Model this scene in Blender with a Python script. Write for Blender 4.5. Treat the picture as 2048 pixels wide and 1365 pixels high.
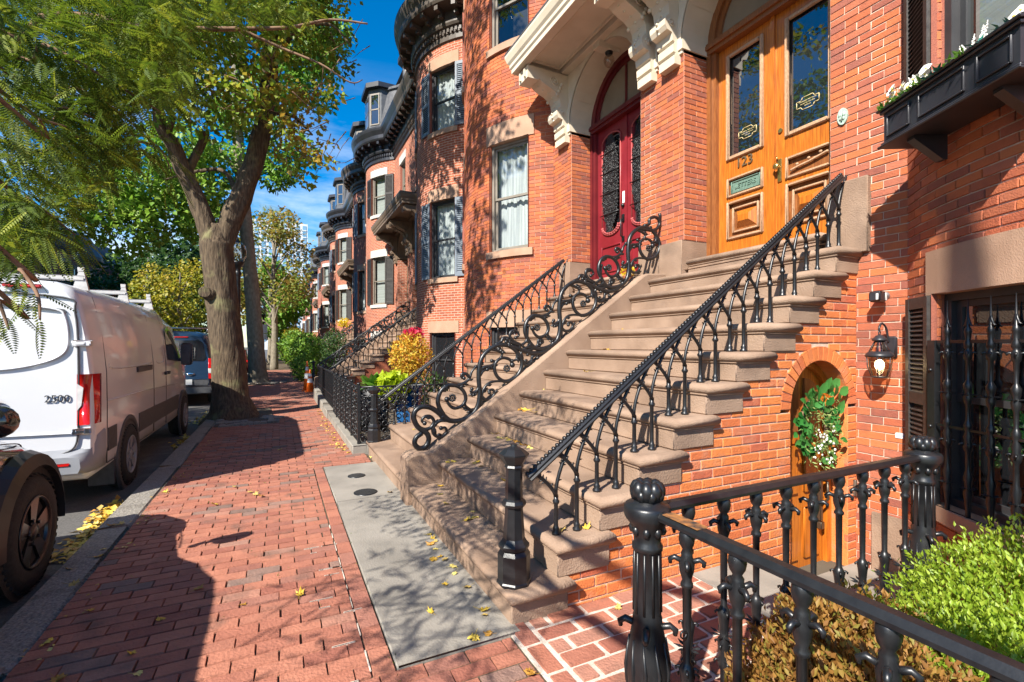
import bpy, bmesh, math, random
from math import sin, cos, pi, radians as rad, sqrt, atan2, degrees
from mathutils import Vector, Matrix, Euler, noise as mnoise
random.seed(7)
for o in list(bpy.data.objects): bpy.data.objects.remove(o)
S = bpy.context.scene
COL = S.collection

# ------------------------------------------------------------------ camera
H = 1.52; YAW = rad(26.0); F = 955.4; V0 = 693.0
cam_d = bpy.data.cameras.new('camera'); cam = bpy.data.objects.new('camera', cam_d); COL.objects.link(cam)
cam.location = (0, 0, H); cam.rotation_euler = (pi/2, 0, -YAW)
cam_d.sensor_width = 36.0; cam_d.lens = F/2048*36; cam_d.shift_y = (V0-682.5)/2048
cam_d.clip_start = 0.05; cam_d.clip_end = 2000
S.camera = cam
S.render.resolution_x = 1024; S.render.resolution_y = 682

# ------------------------------------------------------------------ light
SUN = Vector((1.02, 0.62, -1.0)).normalized()          # direction the light travels
sun_d = bpy.data.lights.new('sun', 'SUN'); sun_d.energy = 5.0; sun_d.angle = rad(0.55); sun_d.color = (1.0, 0.94, 0.84)
sun = bpy.data.objects.new('sun', sun_d); COL.objects.link(sun)
sun.rotation_euler = SUN.to_track_quat('-Z', 'Y').to_euler(); sun.location = (-20, -12, 25)
W = bpy.data.worlds.new('World'); S.world = W; W.use_nodes = True
wn = W.node_tree.nodes; wl = W.node_tree.links
bg = wn['Background']
sky = wn.new('ShaderNodeTexSky'); sky.sky_type = 'NISHITA'; sky.sun_disc = False
sky.sun_elevation = math.asin(-SUN.z)
sky.sun_rotation = atan2(-SUN.x, -SUN.y)
sky.air_density = 1.0; sky.dust_density = 0.3; sky.ozone_density = 3.0
wgeo = wn.new('ShaderNodeTexCoord')
wsep = wn.new('ShaderNodeSeparateXYZ'); wl.new(wgeo.outputs['Generated'], wsep.inputs[0])
wmap = wn.new('ShaderNodeMapping'); wmap.inputs['Scale'].default_value = (2.2, 2.2, 9.0)
wl.new(wgeo.outputs['Generated'], wmap.inputs[0])
wno = wn.new('ShaderNodeTexNoise'); wno.inputs['Scale'].default_value = 1.6; wno.inputs['Detail'].default_value = 7; wno.inputs['Roughness'].default_value = .62
wl.new(wmap.outputs[0], wno.inputs['Vector'])
wcr = wn.new('ShaderNodeMapRange'); wcr.inputs['From Min'].default_value = .44; wcr.inputs['From Max'].default_value = .72
wl.new(wno.outputs['Fac'], wcr.inputs['Value'])
whr = wn.new('ShaderNodeMapRange'); whr.inputs['From Min'].default_value = .50; whr.inputs['From Max'].default_value = .16
whr.inputs['To Min'].default_value = 0.0; whr.inputs['To Max'].default_value = .8
wl.new(wsep.outputs['Z'], whr.inputs['Value'])
wmul = wn.new('ShaderNodeMath'); wmul.operation = 'MULTIPLY'; wl.new(wcr.outputs[0], wmul.inputs[0]); wl.new(whr.outputs[0], wmul.inputs[1])
whs = wn.new('ShaderNodeHueSaturation'); whs.inputs['Saturation'].default_value = 1.55; whs.inputs['Value'].default_value = 1.0
wl.new(sky.outputs[0], whs.inputs['Color'])
wmix = wn.new('ShaderNodeMixRGB'); wl.new(wmul.outputs[0], wmix.inputs[0]); wl.new(whs.outputs[0], wmix.inputs[1])
wmix.inputs[2].default_value = (6.2, 6.6, 7.2, 1)
wl.new(wmix.outputs[0], bg.inputs['Color']); bg.inputs['Strength'].default_value = 0.098
S.view_settings.view_transform = 'Standard'; S.view_settings.look = 'None'
S.view_settings.exposure = 1.15; S.view_settings.gamma = 1.0
S.render.engine = 'CYCLES'
S.cycles.max_bounces = 6; S.cycles.diffuse_bounces = 3; S.cycles.glossy_bounces = 3; S.cycles.transparent_max_bounces = 24

# ------------------------------------------------------------------ camera maths used for placing measured points
cs, cc = sin(YAW), cos(YAW)
def ray(u, v):
    a = (u-1024)/F
    return (cs+cc*a, cc-cs*a, (V0-v)/F)
def onX(u, v, X):
    r = ray(u, v); t = X/r[0]; return Vector((X, t*r[1], H+t*r[2]))
def onY(u, v, Y):
    r = ray(u, v); t = Y/r[1]; return Vector((t*r[0], Y, H+t*r[2]))
def onZ(u, v, z=0):
    r = ray(u, v); t = (z-H)/r[2]; return Vector((t*r[0], t*r[1], z))
def proj(p):
    d = p[0]*cs+p[1]*cc
    if d < .05: return None
    return (1024+F*(p[0]*cc-p[1]*cs)/d, V0-F*(p[2]-H)/d, d)

# ------------------------------------------------------------------ materials
MATS = {}
def mat(name, c1=(.5, .5, .5), c2=None, rough=.6, metal=0., ns=6., nd=4., bump=0., bs=80., rnd=None, rndmix=.8, spec=.5, emit=None, trans=False, sub=0., wav=None, coat=0., c3=None, ns3=30., hi=.72, lo=.3):
    """procedural principled material: noise blend c1-c2, optional per-piece colours read from the 'rnd' attribute"""
    if name in MATS: return MATS[name]
    m = bpy.data.materials.new(name); m.use_nodes = True; nt = m.node_tree; N = nt.nodes; L = nt.links
    b = N['Principled BSDF']; geo = N.new('ShaderNodeNewGeometry')
    b.inputs['Roughness'].default_value = rough; b.inputs['Metallic'].default_value = metal
    b.inputs['Specular IOR Level'].default_value = spec
    if coat: b.inputs['Coat Weight'].default_value = coat; b.inputs['Coat Roughness'].default_value = .05
    c2 = c2 or c1
    no = N.new('ShaderNodeTexNoise'); no.inputs['Scale'].default_value = ns; no.inputs['Detail'].default_value = nd
    pos = geo.outputs['Position']
    if wav:
        mp = N.new('ShaderNodeMapping'); mp.inputs['Scale'].default_value = wav; L.new(pos, mp.inputs[0]); L.new(mp.outputs[0], no.inputs['Vector'])
    else: L.new(pos, no.inputs['Vector'])
    cr = N.new('ShaderNodeValToRGB'); cr.color_ramp.elements[0].position = lo; cr.color_ramp.elements[1].position = hi
    cr.color_ramp.elements[0].color = (*c1, 1); cr.color_ramp.elements[1].color = (*c2, 1)
    L.new(no.outputs['Fac'], cr.inputs[0]); out = cr.outputs[0]
    if rnd:
        at = N.new('ShaderNodeAttribute'); at.attribute_name = 'rnd'
        rr = N.new('ShaderNodeValToRGB'); els = rr.color_ramp.elements
        while len(els) < len(rnd): els.new(.5)
        for i, c in enumerate(rnd):
            els[i].position = i/max(1, len(rnd)-1); els[i].color = (*c, 1)
        L.new(at.outputs['Fac'], rr.inputs[0])
        mx = N.new('ShaderNodeMixRGB'); mx.inputs[0].default_value = rndmix
        L.new(out, mx.inputs[1]); L.new(rr.outputs[0], mx.inputs[2]); out = mx.outputs[0]
    if c3:
        n3 = N.new('ShaderNodeTexNoise'); n3.inputs['Scale'].default_value = ns3; n3.inputs['Detail'].default_value = 6; L.new(pos, n3.inputs['Vector'])
        r3 = N.new('ShaderNodeMapRange'); r3.inputs['From Min'].default_value = .56; r3.inputs['From Max'].default_value = .72; r3.inputs['To Max'].default_value = .75
        L.new(n3.outputs['Fac'], r3.inputs['Value'])
        mx = N.new('ShaderNodeMixRGB'); L.new(r3.outputs[0], mx.inputs[0]); L.new(out, mx.inputs[1]); mx.inputs[2].default_value = (*c3, 1); out = mx.outputs[0]
    L.new(out, b.inputs['Base Color'])
    if bump:
        nb = N.new('ShaderNodeTexNoise'); nb.inputs['Scale'].default_value = bs; nb.inputs['Detail'].default_value = 5; L.new((mp.outputs[0] if wav else pos), nb.inputs['Vector'])
        bp = N.new('ShaderNodeBump'); bp.inputs['Strength'].default_value = bump; bp.inputs['Distance'].default_value = .02
        L.new(nb.outputs['Fac'], bp.inputs['Height']); L.new(bp.outputs[0], b.inputs['Normal'])
    if emit: b.inputs['Emission Color'].default_value = (*emit[:3], 1); b.inputs['Emission Strength'].default_value = emit[3]
    if trans:                                                    # leaves: let light through
        tr = N.new('ShaderNodeBsdfTranslucent'); L.new(out, tr.inputs['Color'])
        ms = N.new('ShaderNodeMixShader'); ms.inputs[0].default_value = .45
        L.new(b.outputs[0], ms.inputs[1]); L.new(tr.outputs[0], ms.inputs[2]); L.new(ms.outputs[0], N['Material Output'].inputs['Surface'])
    MATS[name] = m; return m

def glass(name, tint=(.9, .95, .95), dark=None):
    if name in MATS: return MATS[name]
    m = bpy.data.materials.new(name); m.use_nodes = True; N = m.node_tree.nodes; L = m.node_tree.links
    for n in list(N):
        if n.type == 'BSDF_PRINCIPLED': N.remove(n)
    gl = N.new('ShaderNodeBsdfGlossy'); gl.inputs['Roughness'].default_value = .015; gl.inputs['Color'].default_value = (1, 1, 1, 1)
    if dark: tr = N.new('ShaderNodeBsdfDiffuse'); tr.inputs['Color'].default_value = (*dark, 1)
    else: tr = N.new('ShaderNodeBsdfTransparent'); tr.inputs['Color'].default_value = (*tint, 1)
    lw = N.new('ShaderNodeLayerWeight'); lw.inputs['Blend'].default_value = .5
    pw_ = N.new('ShaderNodeMath'); pw_.operation = 'POWER'; pw_.inputs[1].default_value = 4.; L.new(lw.outputs['Facing'], pw_.inputs[0])
    fr = N.new('ShaderNodeMapRange'); fr.inputs['To Min'].default_value = .16 if dark else .08; L.new(pw_.outputs[0], fr.inputs['Value'])
    geo = N.new('ShaderNodeNewGeometry'); no = N.new('ShaderNodeTexNoise'); no.inputs['Scale'].default_value = 1.2; L.new(geo.outputs['Position'], no.inputs['Vector'])
    bp = N.new('ShaderNodeBump'); bp.inputs['Strength'].default_value = .05; bp.inputs['Distance'].default_value = .1; L.new(no.outputs['Fac'], bp.inputs['Height']); L.new(bp.outputs[0], gl.inputs['Normal'])
    ms = N.new('ShaderNodeMixShader'); L.new(fr.outputs[0], ms.inputs[0]); L.new(tr.outputs[0], ms.inputs[1]); L.new(gl.outputs[0], ms.inputs[2])
    L.new(ms.outputs[0], N['Material Output'].inputs['Surface']); MATS[name] = m; return m

def brick_tex(name, ca, cb, mortar, bw=.2, rh=.0636, ms=.008):
    if name in MATS: return MATS[name]
    m = bpy.data.materials.new(name); m.use_nodes = True; N = m.node_tree.nodes; L = m.node_tree.links; b = N['Principled BSDF']
    uv = N.new('ShaderNodeUVMap'); uv.uv_map = 'UVMap'
    br = N.new('ShaderNodeTexBrick'); br.inputs['Scale'].default_value = 1; br.inputs['Brick Width'].default_value = bw; br.inputs['Row Height'].default_value = rh
    br.inputs['Mortar Size'].default_value = ms; br.inputs['Mortar Smooth'].default_value = .2; br.inputs['Bias'].default_value = 0
    br.inputs['Color1'].default_value = (*ca, 1); br.inputs['Color2'].default_value = (*cb, 1); br.inputs['Mortar'].default_value = (*mortar, 1)
    L.new(uv.outputs[0], br.inputs['Vector'])
    geo = N.new('ShaderNodeNewGeometry'); no = N.new('ShaderNodeTexNoise'); no.inputs['Scale'].default_value = 1.3; no.inputs['Detail'].default_value = 6; L.new(geo.outputs['Position'], no.inputs['Vector'])
    mr = N.new('ShaderNodeMapRange'); mr.inputs['To Min'].default_value = .62; mr.inputs['To Max'].default_value = 1.3; L.new(no.outputs['Fac'], mr.inputs['Value'])
    vm = N.new('ShaderNodeVectorMath'); vm.operation = 'SCALE'; L.new(br.outputs['Color'], vm.inputs[0]); L.new(mr.outputs[0], vm.inputs['Scale'])
    L.new(vm.outputs[0], b.inputs['Base Color']); b.inputs['Roughness'].default_value = .85
    bp = N.new('ShaderNodeBump'); bp.inputs['Strength'].default_value = .5; bp.inputs['Distance'].default_value = .006; bp.invert = True
    L.new(br.outputs['Fac'], bp.inputs['Height']); L.new(bp.outputs[0], b.inputs['Normal'])
    MATS[name] = m; return m

# ------------------------------------------------------------------ object helpers
def link(o, parent=None):
    COL.objects.link(o)
    if parent is not None: o.parent = parent
    return o
def tag(o, label=None, cat=None, group=None, kind=None):
    if label: o['label'] = label
    if cat: o['category'] = cat
    if group: o['group'] = group
    if kind: o['kind'] = kind
    return o
def empty(name, loc=(0, 0, 0), rz=0, label=None, cat=None, group=None):
    """Empty at the thing's base; parts are built in world space and re-based by keep()"""
    o = bpy.data.objects.new(name, None); o.empty_display_size = .2; o.location = loc; o.rotation_euler = (0, 0, rz)
    COL.objects.link(o); return tag(o, label, cat, group)
def invof(o):
    m = Matrix.Translation(o.location) @ o.rotation_euler.to_matrix().to_4x4()
    return m.inverted()
def copy_tree(o, parent=None):
    c = o.copy(); COL.objects.link(c); c.parent = parent
    for ch in list(o.children): copy_tree(ch, c)
    return c

class MB:
    """mesh builder: collects faces, builds ONE mesh object"""
    def __init__(s, xf=None): s.v = []; s.f = []; s.a = []; s.uv = None; s.sm = []; s.xf = xf; s.r = 0.; s.mi = []; s.m = 0
    def V(s, p):
        s.v.append(tuple(s.xf(p)) if s.xf else (p[0], p[1], p[2])); return len(s.v)-1
    def face(s, idx, smooth=False, uv=None):
        s.f.append(tuple(idx)); s.a.append(s.r); s.sm.append(smooth); s.mi.append(s.m)
        if uv is not None:
            if s.uv is None: s.uv = {}
            s.uv[len(s.f)-1] = uv
    def poly(s, pts, smooth=False, uv=None): s.face([s.V(p) for p in pts], smooth, uv)
    def box(s, x0, x1, y0, y1, z0, z1, skip=''):
        i = [s.V(p) for p in ((x0, y0, z0), (x1, y0, z0), (x1, y1, z0), (x0, y1, z0), (x0, y0, z1), (x1, y0, z1), (x1, y1, z1), (x0, y1, z1))]
        for k, q in (('b', (0, 3, 2, 1)), ('t', (4, 5, 6, 7)), ('f', (0, 1, 5, 4)), ('k', (2, 3, 7, 6)), ('l', (3, 0, 4, 7)), ('r', (1, 2, 6, 5))):
            if k not in skip: s.face([i[j] for j in q])
    def cbox(s, x0, x1, y0, y1, z0, z1, b=.01):
        """chamfered box"""
        x = sorted((x0, x1)); y = sorted((y0, y1)); z = sorted((z0, z1))
        b = min(b, (x[1]-x[0])*.45, (y[1]-y[0])*.45, (z[1]-z[0])*.45)
        ids = {}
        for ix in (0, 1):
            for iy in (0, 1):
                for iz in (0, 1):
                    for ax in range(3):
                        p = [x[ix], y[iy], z[iz]]
                        for k in range(3):
                            if k != ax: p[k] += (b if (ix, iy, iz)[k] == 0 else -b)
                        ids[ix, iy, iz, ax] = s.V(p)
        def key(ax, v, o, w, ax2):
            t = [0, 0, 0]; t[ax] = v; r = [k for k in range(3) if k != ax]; t[r[0]] = o; t[r[1]] = w
            return ids[t[0], t[1], t[2], ax2]
        for ax in range(3):
            for v in (0, 1):
                s.face([key(ax, v, 0, 0, ax), key(ax, v, 1, 0, ax), key(ax, v, 1, 1, ax), key(ax, v, 0, 1, ax)])
        for ax in range(3):                                  # edges along ax
            r = [k for k in range(3) if k != ax]
            for o in (0, 1):
                for w in (0, 1):
                    t0 = [0, 0, 0]; t0[r[0]] = o; t0[r[1]] = w; t1 = list(t0); t1[ax] = 1
                    s.face([ids[(*t0, r[0])], ids[(*t0, r[1])], ids[(*t1, r[1])], ids[(*t1, r[0])]], True)
        for c in [(i, j, k) for i in (0, 1) for j in (0, 1) for k in (0, 1)]:
            s.face([ids[(*c, 0)], ids[(*c, 1)], ids[(*c, 2)]], True)
    def prism(s, pts, d0, d1, axis='y', smooth=False):
        """polygon pts (a,b) extruded: axis y -> (a,d,b); axis x -> (d,a,b); axis z -> (a,b,d)"""
        def P(a, b, d): return (a, d, b) if axis == 'y' else ((d, a, b) if axis == 'x' else (a, b, d))
        A = [s.V(P(a, b, d0)) for a, b in pts]; B = [s.V(P(a, b, d1)) for a, b in pts]; n = len(pts)
        s.face(A[::-1]); s.face(B)
        for i in range(n): s.face([A[i], A[(i+1) % n], B[(i+1) % n], B[i]], smooth)
    def tube(s, pts, r, n=8, cap=True, smooth=True, flat=1.):
        pts = [Vector(p) for p in pts]; m = len(pts)
        if m < 2: return
        R = r if isinstance(r, (list, tuple)) else [r]*m
        t = (pts[1]-pts[0]).normalized(); u = t.orthogonal().normalized(); rings = []
        for i in range(m):
            if i == 0: tt = pts[1]-pts[0]
            elif i == m-1: tt = pts[-1]-pts[-2]
            else: tt = pts[i+1]-pts[i-1]
            if tt.length < 1e-9: tt = t
            tt = tt.normalized(); q = t.rotation_difference(tt); u = q @ u; t = tt; w = t.cross(u)
            rings.append([s.V(pts[i]+R[i]*(cos(2*pi*k/n)*u+flat*sin(2*pi*k/n)*w)) for k in range(n)])
        for a, b in zip(rings, rings[1:]):
            for k in range(n): s.face([a[k], a[(k+1) % n], b[(k+1) % n], b[k]], smooth)
        if cap: s.face(rings[0][::-1]); s.face(rings[-1])
    def lathe(s, prof, c=(0, 0, 0), n=16, smooth=True, rot=0., cap=True, axis='z', flute=None):
        rings = []
        for r, z in prof:
            ring = []
            for k in range(n):
                a = rot+2*pi*k/n; rr = r
                if axis == 'z': p = (c[0]+rr*cos(a), c[1]+rr*sin(a), c[2]+z)
                elif axis == 'x': p = (c[0]+z, c[1]+rr*cos(a), c[2]+rr*sin(a))
                else: p = (c[0]+rr*cos(a), c[1]+z, c[2]+rr*sin(a))
                ring.append(s.V(p))
            rings.append(ring)
        for a, b in zip(rings, rings[1:]):
            for k in range(n): s.face([a[k], a[(k+1) % n], b[(k+1) % n], b[k]], smooth)
        if cap: s.face(rings[0][::-1]); s.face(rings[-1])
    def ball(s, c, r, n=8, m=5, sc=(1, 1, 1), smooth=True):
        rings = []
        for i in range(m+1):
            th = pi*i/m; rr = max(sin(th), 1e-3)
            rings.append([s.V((c[0]+r*sc[0]*rr*cos(2*pi*k/n), c[1]+r*sc[1]*rr*sin(2*pi*k/n), c[2]-r*sc[2]*cos(th))) for k in range(n)])
        for a, b in zip(rings, rings[1:]):
            for k in range(n): s.face([a[k], a[(k+1) % n], b[(k+1) % n], b[k]], smooth)
    def build(s, name, m, parent=None, rebase=True, mats=None):
        me = bpy.data.meshes.new(name)
        me.from_pydata(s.v, [], s.f)
        if any(s.sm): me.polygons.foreach_set('use_smooth', s.sm)
        if any(s.a):
            at = me.attributes.new('rnd', 'FLOAT', 'FACE'); at.data.foreach_set('value', s.a)
        if s.uv is not None:
            ul = me.uv_layers.new(name='UVMap')
            for fi, uvs in s.uv.items():
                p = me.polygons[fi]
                for k, li in enumerate(p.loop_indices): ul.data[li].uv = uvs[k]
        for x in (mats or [m]): me.materials.append(x)
        if mats: me.polygons.foreach_set('material_index', s.mi)
        o = bpy.data.objects.new(name, me); COL.objects.link(o)
        if parent is not None:
            o.parent = parent
            if rebase:
                mw = Matrix.Identity(4); p = parent
                while p is not None:
                    mw = (Matrix.Translation(p.location) @ p.rotation_euler.to_matrix().to_4x4()) @ mw; p = p.parent
                me.transform(mw.inverted())
        me.update(); return o

def frame_xf(p, t, n):
    """local (along tangent, outward, up) -> world, about point p (x,y)"""
    return lambda q: (p[0]+t[0]*q[0]+n[0]*q[1], p[1]+t[1]*q[0]+n[1]*q[1], q[2])
def smooth_path(pts, k=6):
    out = []; P = [Vector(p) for p in pts]
    for i in range(len(P)-1):
        a = P[max(i-1, 0)]; b = P[i]; c = P[i+1]; d = P[min(i+2, len(P)-1)]
        for j in range(k):
            t = j/k
            out.append(.5*((2*b)+(c-a)*t+(2*a-5*b+4*c-d)*t*t+(3*b-a-3*c+d)*t**3))
    out.append(P[-1]); return out
def rnd(a, b): return random.uniform(a, b)

# brick pieces ------------------------------------------------------------
BR = {}
def brick_mesh(kind, m, lv):
    """shared chamfered unit brick, local x along, -y outward, z up; lv picks the colour"""
    k = (kind, lv)
    if k in BR: return BR[k]
    b = MB(); b.r = .001+lv/15
    rr = random.Random(lv*7+3)
    j = lambda: rr.uniform(-.012, .012)
    o = [(-.5, .5, -.5), (.5, .5, -.5), (.5, .5, .5), (-.5, .5, .5)]
    e = [(-.5+j(), -.30, -.5+j()*2), (.5+j(), -.30, -.5+j()*2), (.5+j(), -.30, .5+j()*2), (-.5+j(), -.30, .5+j()*2)]
    fr = [(-.485+j(), -.5, -.44+j()), (.485+j(), -.5, -.44+j()), (.485+j(), -.5, .44+j()), (-.485+j(), -.5, .44+j())]
    O = [b.V(p) for p in o]; E_ = [b.V(p) for p in e]; Fc = [b.V(p) for p in fr]
    for i in range(4):
        n = (i+1) % 4; b.face([O[i], O[n], E_[n], E_[i]]); b.face([E_[i], E_[n], Fc[n], Fc[i]])
    b.face(Fc)
    me = bpy.data.meshes.new(kind); me.from_pydata(b.v, [], b.f)
    at = me.attributes.new('rnd', 'FLOAT', 'FACE'); at.data.foreach_set('value', b.a)
    me.materials.append(m); me.update(); BR[k] = me; return me
def visible_score(c, l, h):
    q = proj(c)
    if not q or not (-40 < q[0] < 2090 and -40 < q[1] < 1400): return 0
    return l*h/(q[2]*q[2])
def emit_bricks(pieces, parent, m, kind='brick', n=300, occl=None):
    """pieces: (centre, tangent xy, normal xy, length, height, level 0..15). The n largest in view are objects, the rest one mesh."""
    sc = []
    for p in pieces:
        s_ = visible_score(p[0], p[3], p[4])
        if s_ and occl and occl(p[0]): s_ = 0
        sc.append(s_)
    order = sorted(range(len(pieces)), key=lambda i: -sc[i])
    single = set(i for i in order[:n] if sc[i] > 0)
    rest = MB(); inv = Matrix.Identity(4); p_ = parent
    while p_ is not None: inv = Matrix.Translation(-Vector(p_.location)) @ inv; p_ = p_.parent
    for i, (c, t, nn, l, hh, lv) in enumerate(pieces):
        if i in single:
            o = bpy.data.objects.new(kind, brick_mesh(kind+m.name, m, lv)); COL.objects.link(o); o.parent = parent
            o.location = inv @ Vector((c[0]-nn[0]*.012, c[1]-nn[1]*.012, c[2]))
            o.rotation_euler = (0, 0, atan2(t[1], t[0])); o.scale = (l, .03, hh)
        else:
            rest.r = .001+lv/15
            P = lambda a, b, z: (c[0]+t[0]*a+nn[0]*b, c[1]+t[1]*a+nn[1]*b, c[2]+z)
            a = l/2; z = hh/2; f0, f1 = .003, -.02
            i0 = [rest.V(q) for q in (P(-a, f0, -z), P(a, f0, -z), P(a, f0, z), P(-a, f0, z), P(-a, f1, -z), P(a, f1, -z), P(a, f1, z), P(-a, f1, z))]
            rest.face([i0[0], i0[1], i0[2], i0[3]])
            for q in ((4, 5, 1, 0), (5, 6, 2, 1), (6, 7, 3, 2), (7, 4, 0, 3)): rest.face([i0[k] for k in q])
    if rest.f:
        o = rest.build(kind+'work', m, parent); tag(o, kind='stuff')
def wall_pieces(P, L, z0, z1, opens, course=.0636, bl=.2, joint=.0088, breaks=()):
    """P(t)->((x,y),(tx,ty),(nx,ny)); opens: functions z->(t0,t1) or None. returns bricks and mortar strips"""
    pcs = []; strips = []; k = 0; z = z0
    while z < z1-1e-6:
        zt = min(z+course, z1); zm = (z+zt)/2; bk = [0.]+list(breaks)+[L]; iv = list(zip(bk, bk[1:]))
        for op in opens:
            q = op(zm)
            if not q: continue
            nv = []
            for a, b in iv:
                if q[1] <= a or q[0] >= b: nv.append((a, b)); continue
                if q[0] > a: nv.append((a, q[0]))
                if q[1] < b: nv.append((q[1], b))
            iv = nv
        off = (k % 2)*bl/2+.03*sin(k*1.7)*.3
        for a, b in iv:
            strips.append((a, b, z, zt))
            i = math.floor((a-off)/bl)+1; ed = [a]
            while off+i*bl < b-1e-6: ed.append(off+i*bl); i += 1
            ed.append(b)
            if len(ed) > 2 and ed[1]-ed[0] < .05: ed.pop(1)
            if len(ed) > 2 and ed[-1]-ed[-2] < .05: ed.pop(-2)
            for q0, q1 in zip(ed, ed[1:]):
                e0 = q0+(joint/2 if q0 > a else .001); e1 = q1-(joint/2 if q1 < b else .001)
                if e1-e0 > .012:
                    (x, y), t, nn = P((e0+e1)/2)
                    dz = rnd(-.0012, .0012)
                    pcs.append(((x, y, (z+zt)/2+dz), t, nn, e1-e0, (zt-z)-joint+rnd(-.001, .001), random.choice((0, 1, 2, 3, 4, 5, 6, 7, 8, 9, 10, 11, 12, 13, 14, 15, 4, 6, 7, 9))))
        k += 1; z += course
    return pcs, strips
def strip_mesh(mb, P, strips, maxd=.25, off=-.004, uv=False):
    for a, b, z, zt in strips:
        n = max(1, int(math.ceil((b-a)/maxd)))
        for i in range(n):
            e0 = a+(b-a)*i/n; e1 = a+(b-a)*(i+1)/n
            (x0, y0), t0, n0 = P(e0+1e-5); (x1, y1), t1, n1 = P(e1-1e-5)
            mb.poly([(x0+n0[0]*off, y0+n0[1]*off, z), (x1+n1[0]*off, y1+n1[1]*off, z), (x1+n1[0]*off, y1+n1[1]*off, zt), (x0+n0[0]*off, y0+n0[1]*off, zt)],
                    uv=[(e0, z), (e1, z), (e1, zt), (e0, zt)] if uv else None)

# ------------------------------------------------------------------ palette
BRICKC = [(.26, .085, .060), (.43, .110, .036), (.52, .148, .044), (.47, .125, .040), (.39, .092, .036), (.30, .092, .062), (.54, .162, .055), (.42, .108, .038), (.46, .15, .085), (.23, .07, .05)]
BRICKW = [(.68, .205, .046), (.60, .165, .040), (.70, .22, .055), (.52, .12, .038), (.64, .19, .045), (.56, .17, .075), (.44, .10, .05)]
m_brick = mat('facade_brick', (.20, .055, .032), (.52, .145, .055), .85, ns=22, nd=8, bump=.35, bs=110, c3=(.20, .07, .045), ns3=2.2, rnd=BRICKC, rndmix=.78)
m_brickw = mat('stoop_wall_brick', (.28, .075, .03), (.64, .20, .07), .85, ns=20, nd=8, bump=.4, bs=90, c3=(.50, .20, .11), ns3=7, rnd=BRICKW, rndmix=.78)
m_mortar = mat('mortar', (.50, .36, .27), (.68, .52, .41), .95, ns=20, bump=.3, bs=200)
m_pave = mat('paver_brick', (.18, .068, .045), (.43, .18, .115), .88, ns=9, nd=9, bump=.45, bs=70, c3=(.13, .075, .055), ns3=4,
             rnd=[(.25, .078, .052), (.37, .130, .078), (.42, .165, .102), (.31, .105, .068), (.39, .148, .090), (.23, .085, .065), (.41, .20, .14), (.21, .155, .128), (.13, .115, .10)], rndmix=.66)
m_sand = mat('joint_sand', (.05, .035, .022), (.13, .09, .055), .95, ns=40, bump=.4, bs=200, c3=(.07, .08, .02), ns3=5)
m_wmort = mat('white_mortar', (.48, .40, .33), (.66, .58, .50), .9, ns=25, bump=.4, bs=120)
m_stone = mat('brownstone', (.215, .138, .092), (.335, .228, .160), .88, ns=3.2, nd=10, bump=.4, bs=90, c3=(.125, .084, .06), ns3=1.9)
m_trim = mat('brownstone_trim', (.33, .20, .13), (.42, .26, .175), .85, ns=4, nd=8, bump=.25, bs=130)
m_conc = mat('concrete', (.19, .172, .146), (.30, .272, .232), .92, ns=2.2, nd=10, bump=.3, bs=80, c3=(.135, .125, .11), ns3=3)
m_asph = mat('asphalt', (.06, .058, .056), (.13, .125, .12), .9, ns=60, nd=6, bump=.3, bs=220, c3=(.17, .16, .15), ns3=3)
m_gran = mat('granite', (.13, .118, .10), (.31, .285, .25), .85, ns=70, nd=5, bump=.7, bs=40, c3=(.11, .095, .075), ns3=4)
m_iron = mat('black_iron', (.007, .0075, .009), (.014, .0145, .016), .36, ns=30, bump=.035, bs=140, spec=.55)
m_cream = mat('cream_paint', (.58, .50, .38), (.68, .60, .47), .55, ns=3, bump=.05, bs=40)
m_brownp = mat('brown_paint', (.16, .11, .075), (.22, .155, .105), .55, ns=3, bump=.06, bs=40)
m_blackp = mat('black_paint', (.018, .018, .022), (.03, .03, .036), .38, ns=4, bump=.04, bs=60)
m_slate = mat('roof_slate', (.05, .052, .06), (.09, .09, .10), .6, ns=9, bump=.3, bs=30)
m_corn = mat('dark_cornice_paint', (.05, .038, .03), (.09, .07, .054), .5, ns=3)
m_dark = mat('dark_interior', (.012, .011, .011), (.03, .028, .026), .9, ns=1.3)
m_curt = mat('curtain', (.30, .31, .32), (.50, .50, .49), .8, ns=26, nd=2, wav=(1, 1, .04))
m_frame = mat('taupe_window_frame', (.17, .145, .115), (.22, .19, .155), .5, ns=6)
m_dframe = mat('dark_window_frame', (.025, .025, .028), (.04, .04, .042), .45, ns=6)
m_shut = mat('dark_shutter', (.022, .019, .018), (.045, .038, .034), .5, ns=20, bump=.1)
m_shutb = mat('blue_grey_shutter', (.12, .15, .185), (.17, .20, .24), .55, ns=12)
m_glass = glass('window_glass')
m_gdark = glass('dark_glass', dark=(.012, .013, .015))
# ================================================================== GROUND, ROAD, PAVEMENT
g = MB(); g.poly([(-600, -300, -.32), (600, -300, -.32), (600, 900, -.32), (-600, 900, -.32)])
tag(g.build('ground', mat('soil', (.06, .05, .035), (.10, .085, .06), .95, ns=2)), kind='structure')
g = MB(); g.poly([(-9.2, -25, -.13), (-1.3, -25, -.13), (-1.3, 260, -.13), (-9.2, 260, -.13)])
road = tag(g.build('road', m_asph), kind='structure')
g = MB(); g.box(-13.5, -9.2, -25, 260, -.3, 0)
tag(g.build('far_pavement', mat('far_paving', (.25, .09, .06), (.36, .14, .09), .9, ns=5)), kind='structure')
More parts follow.
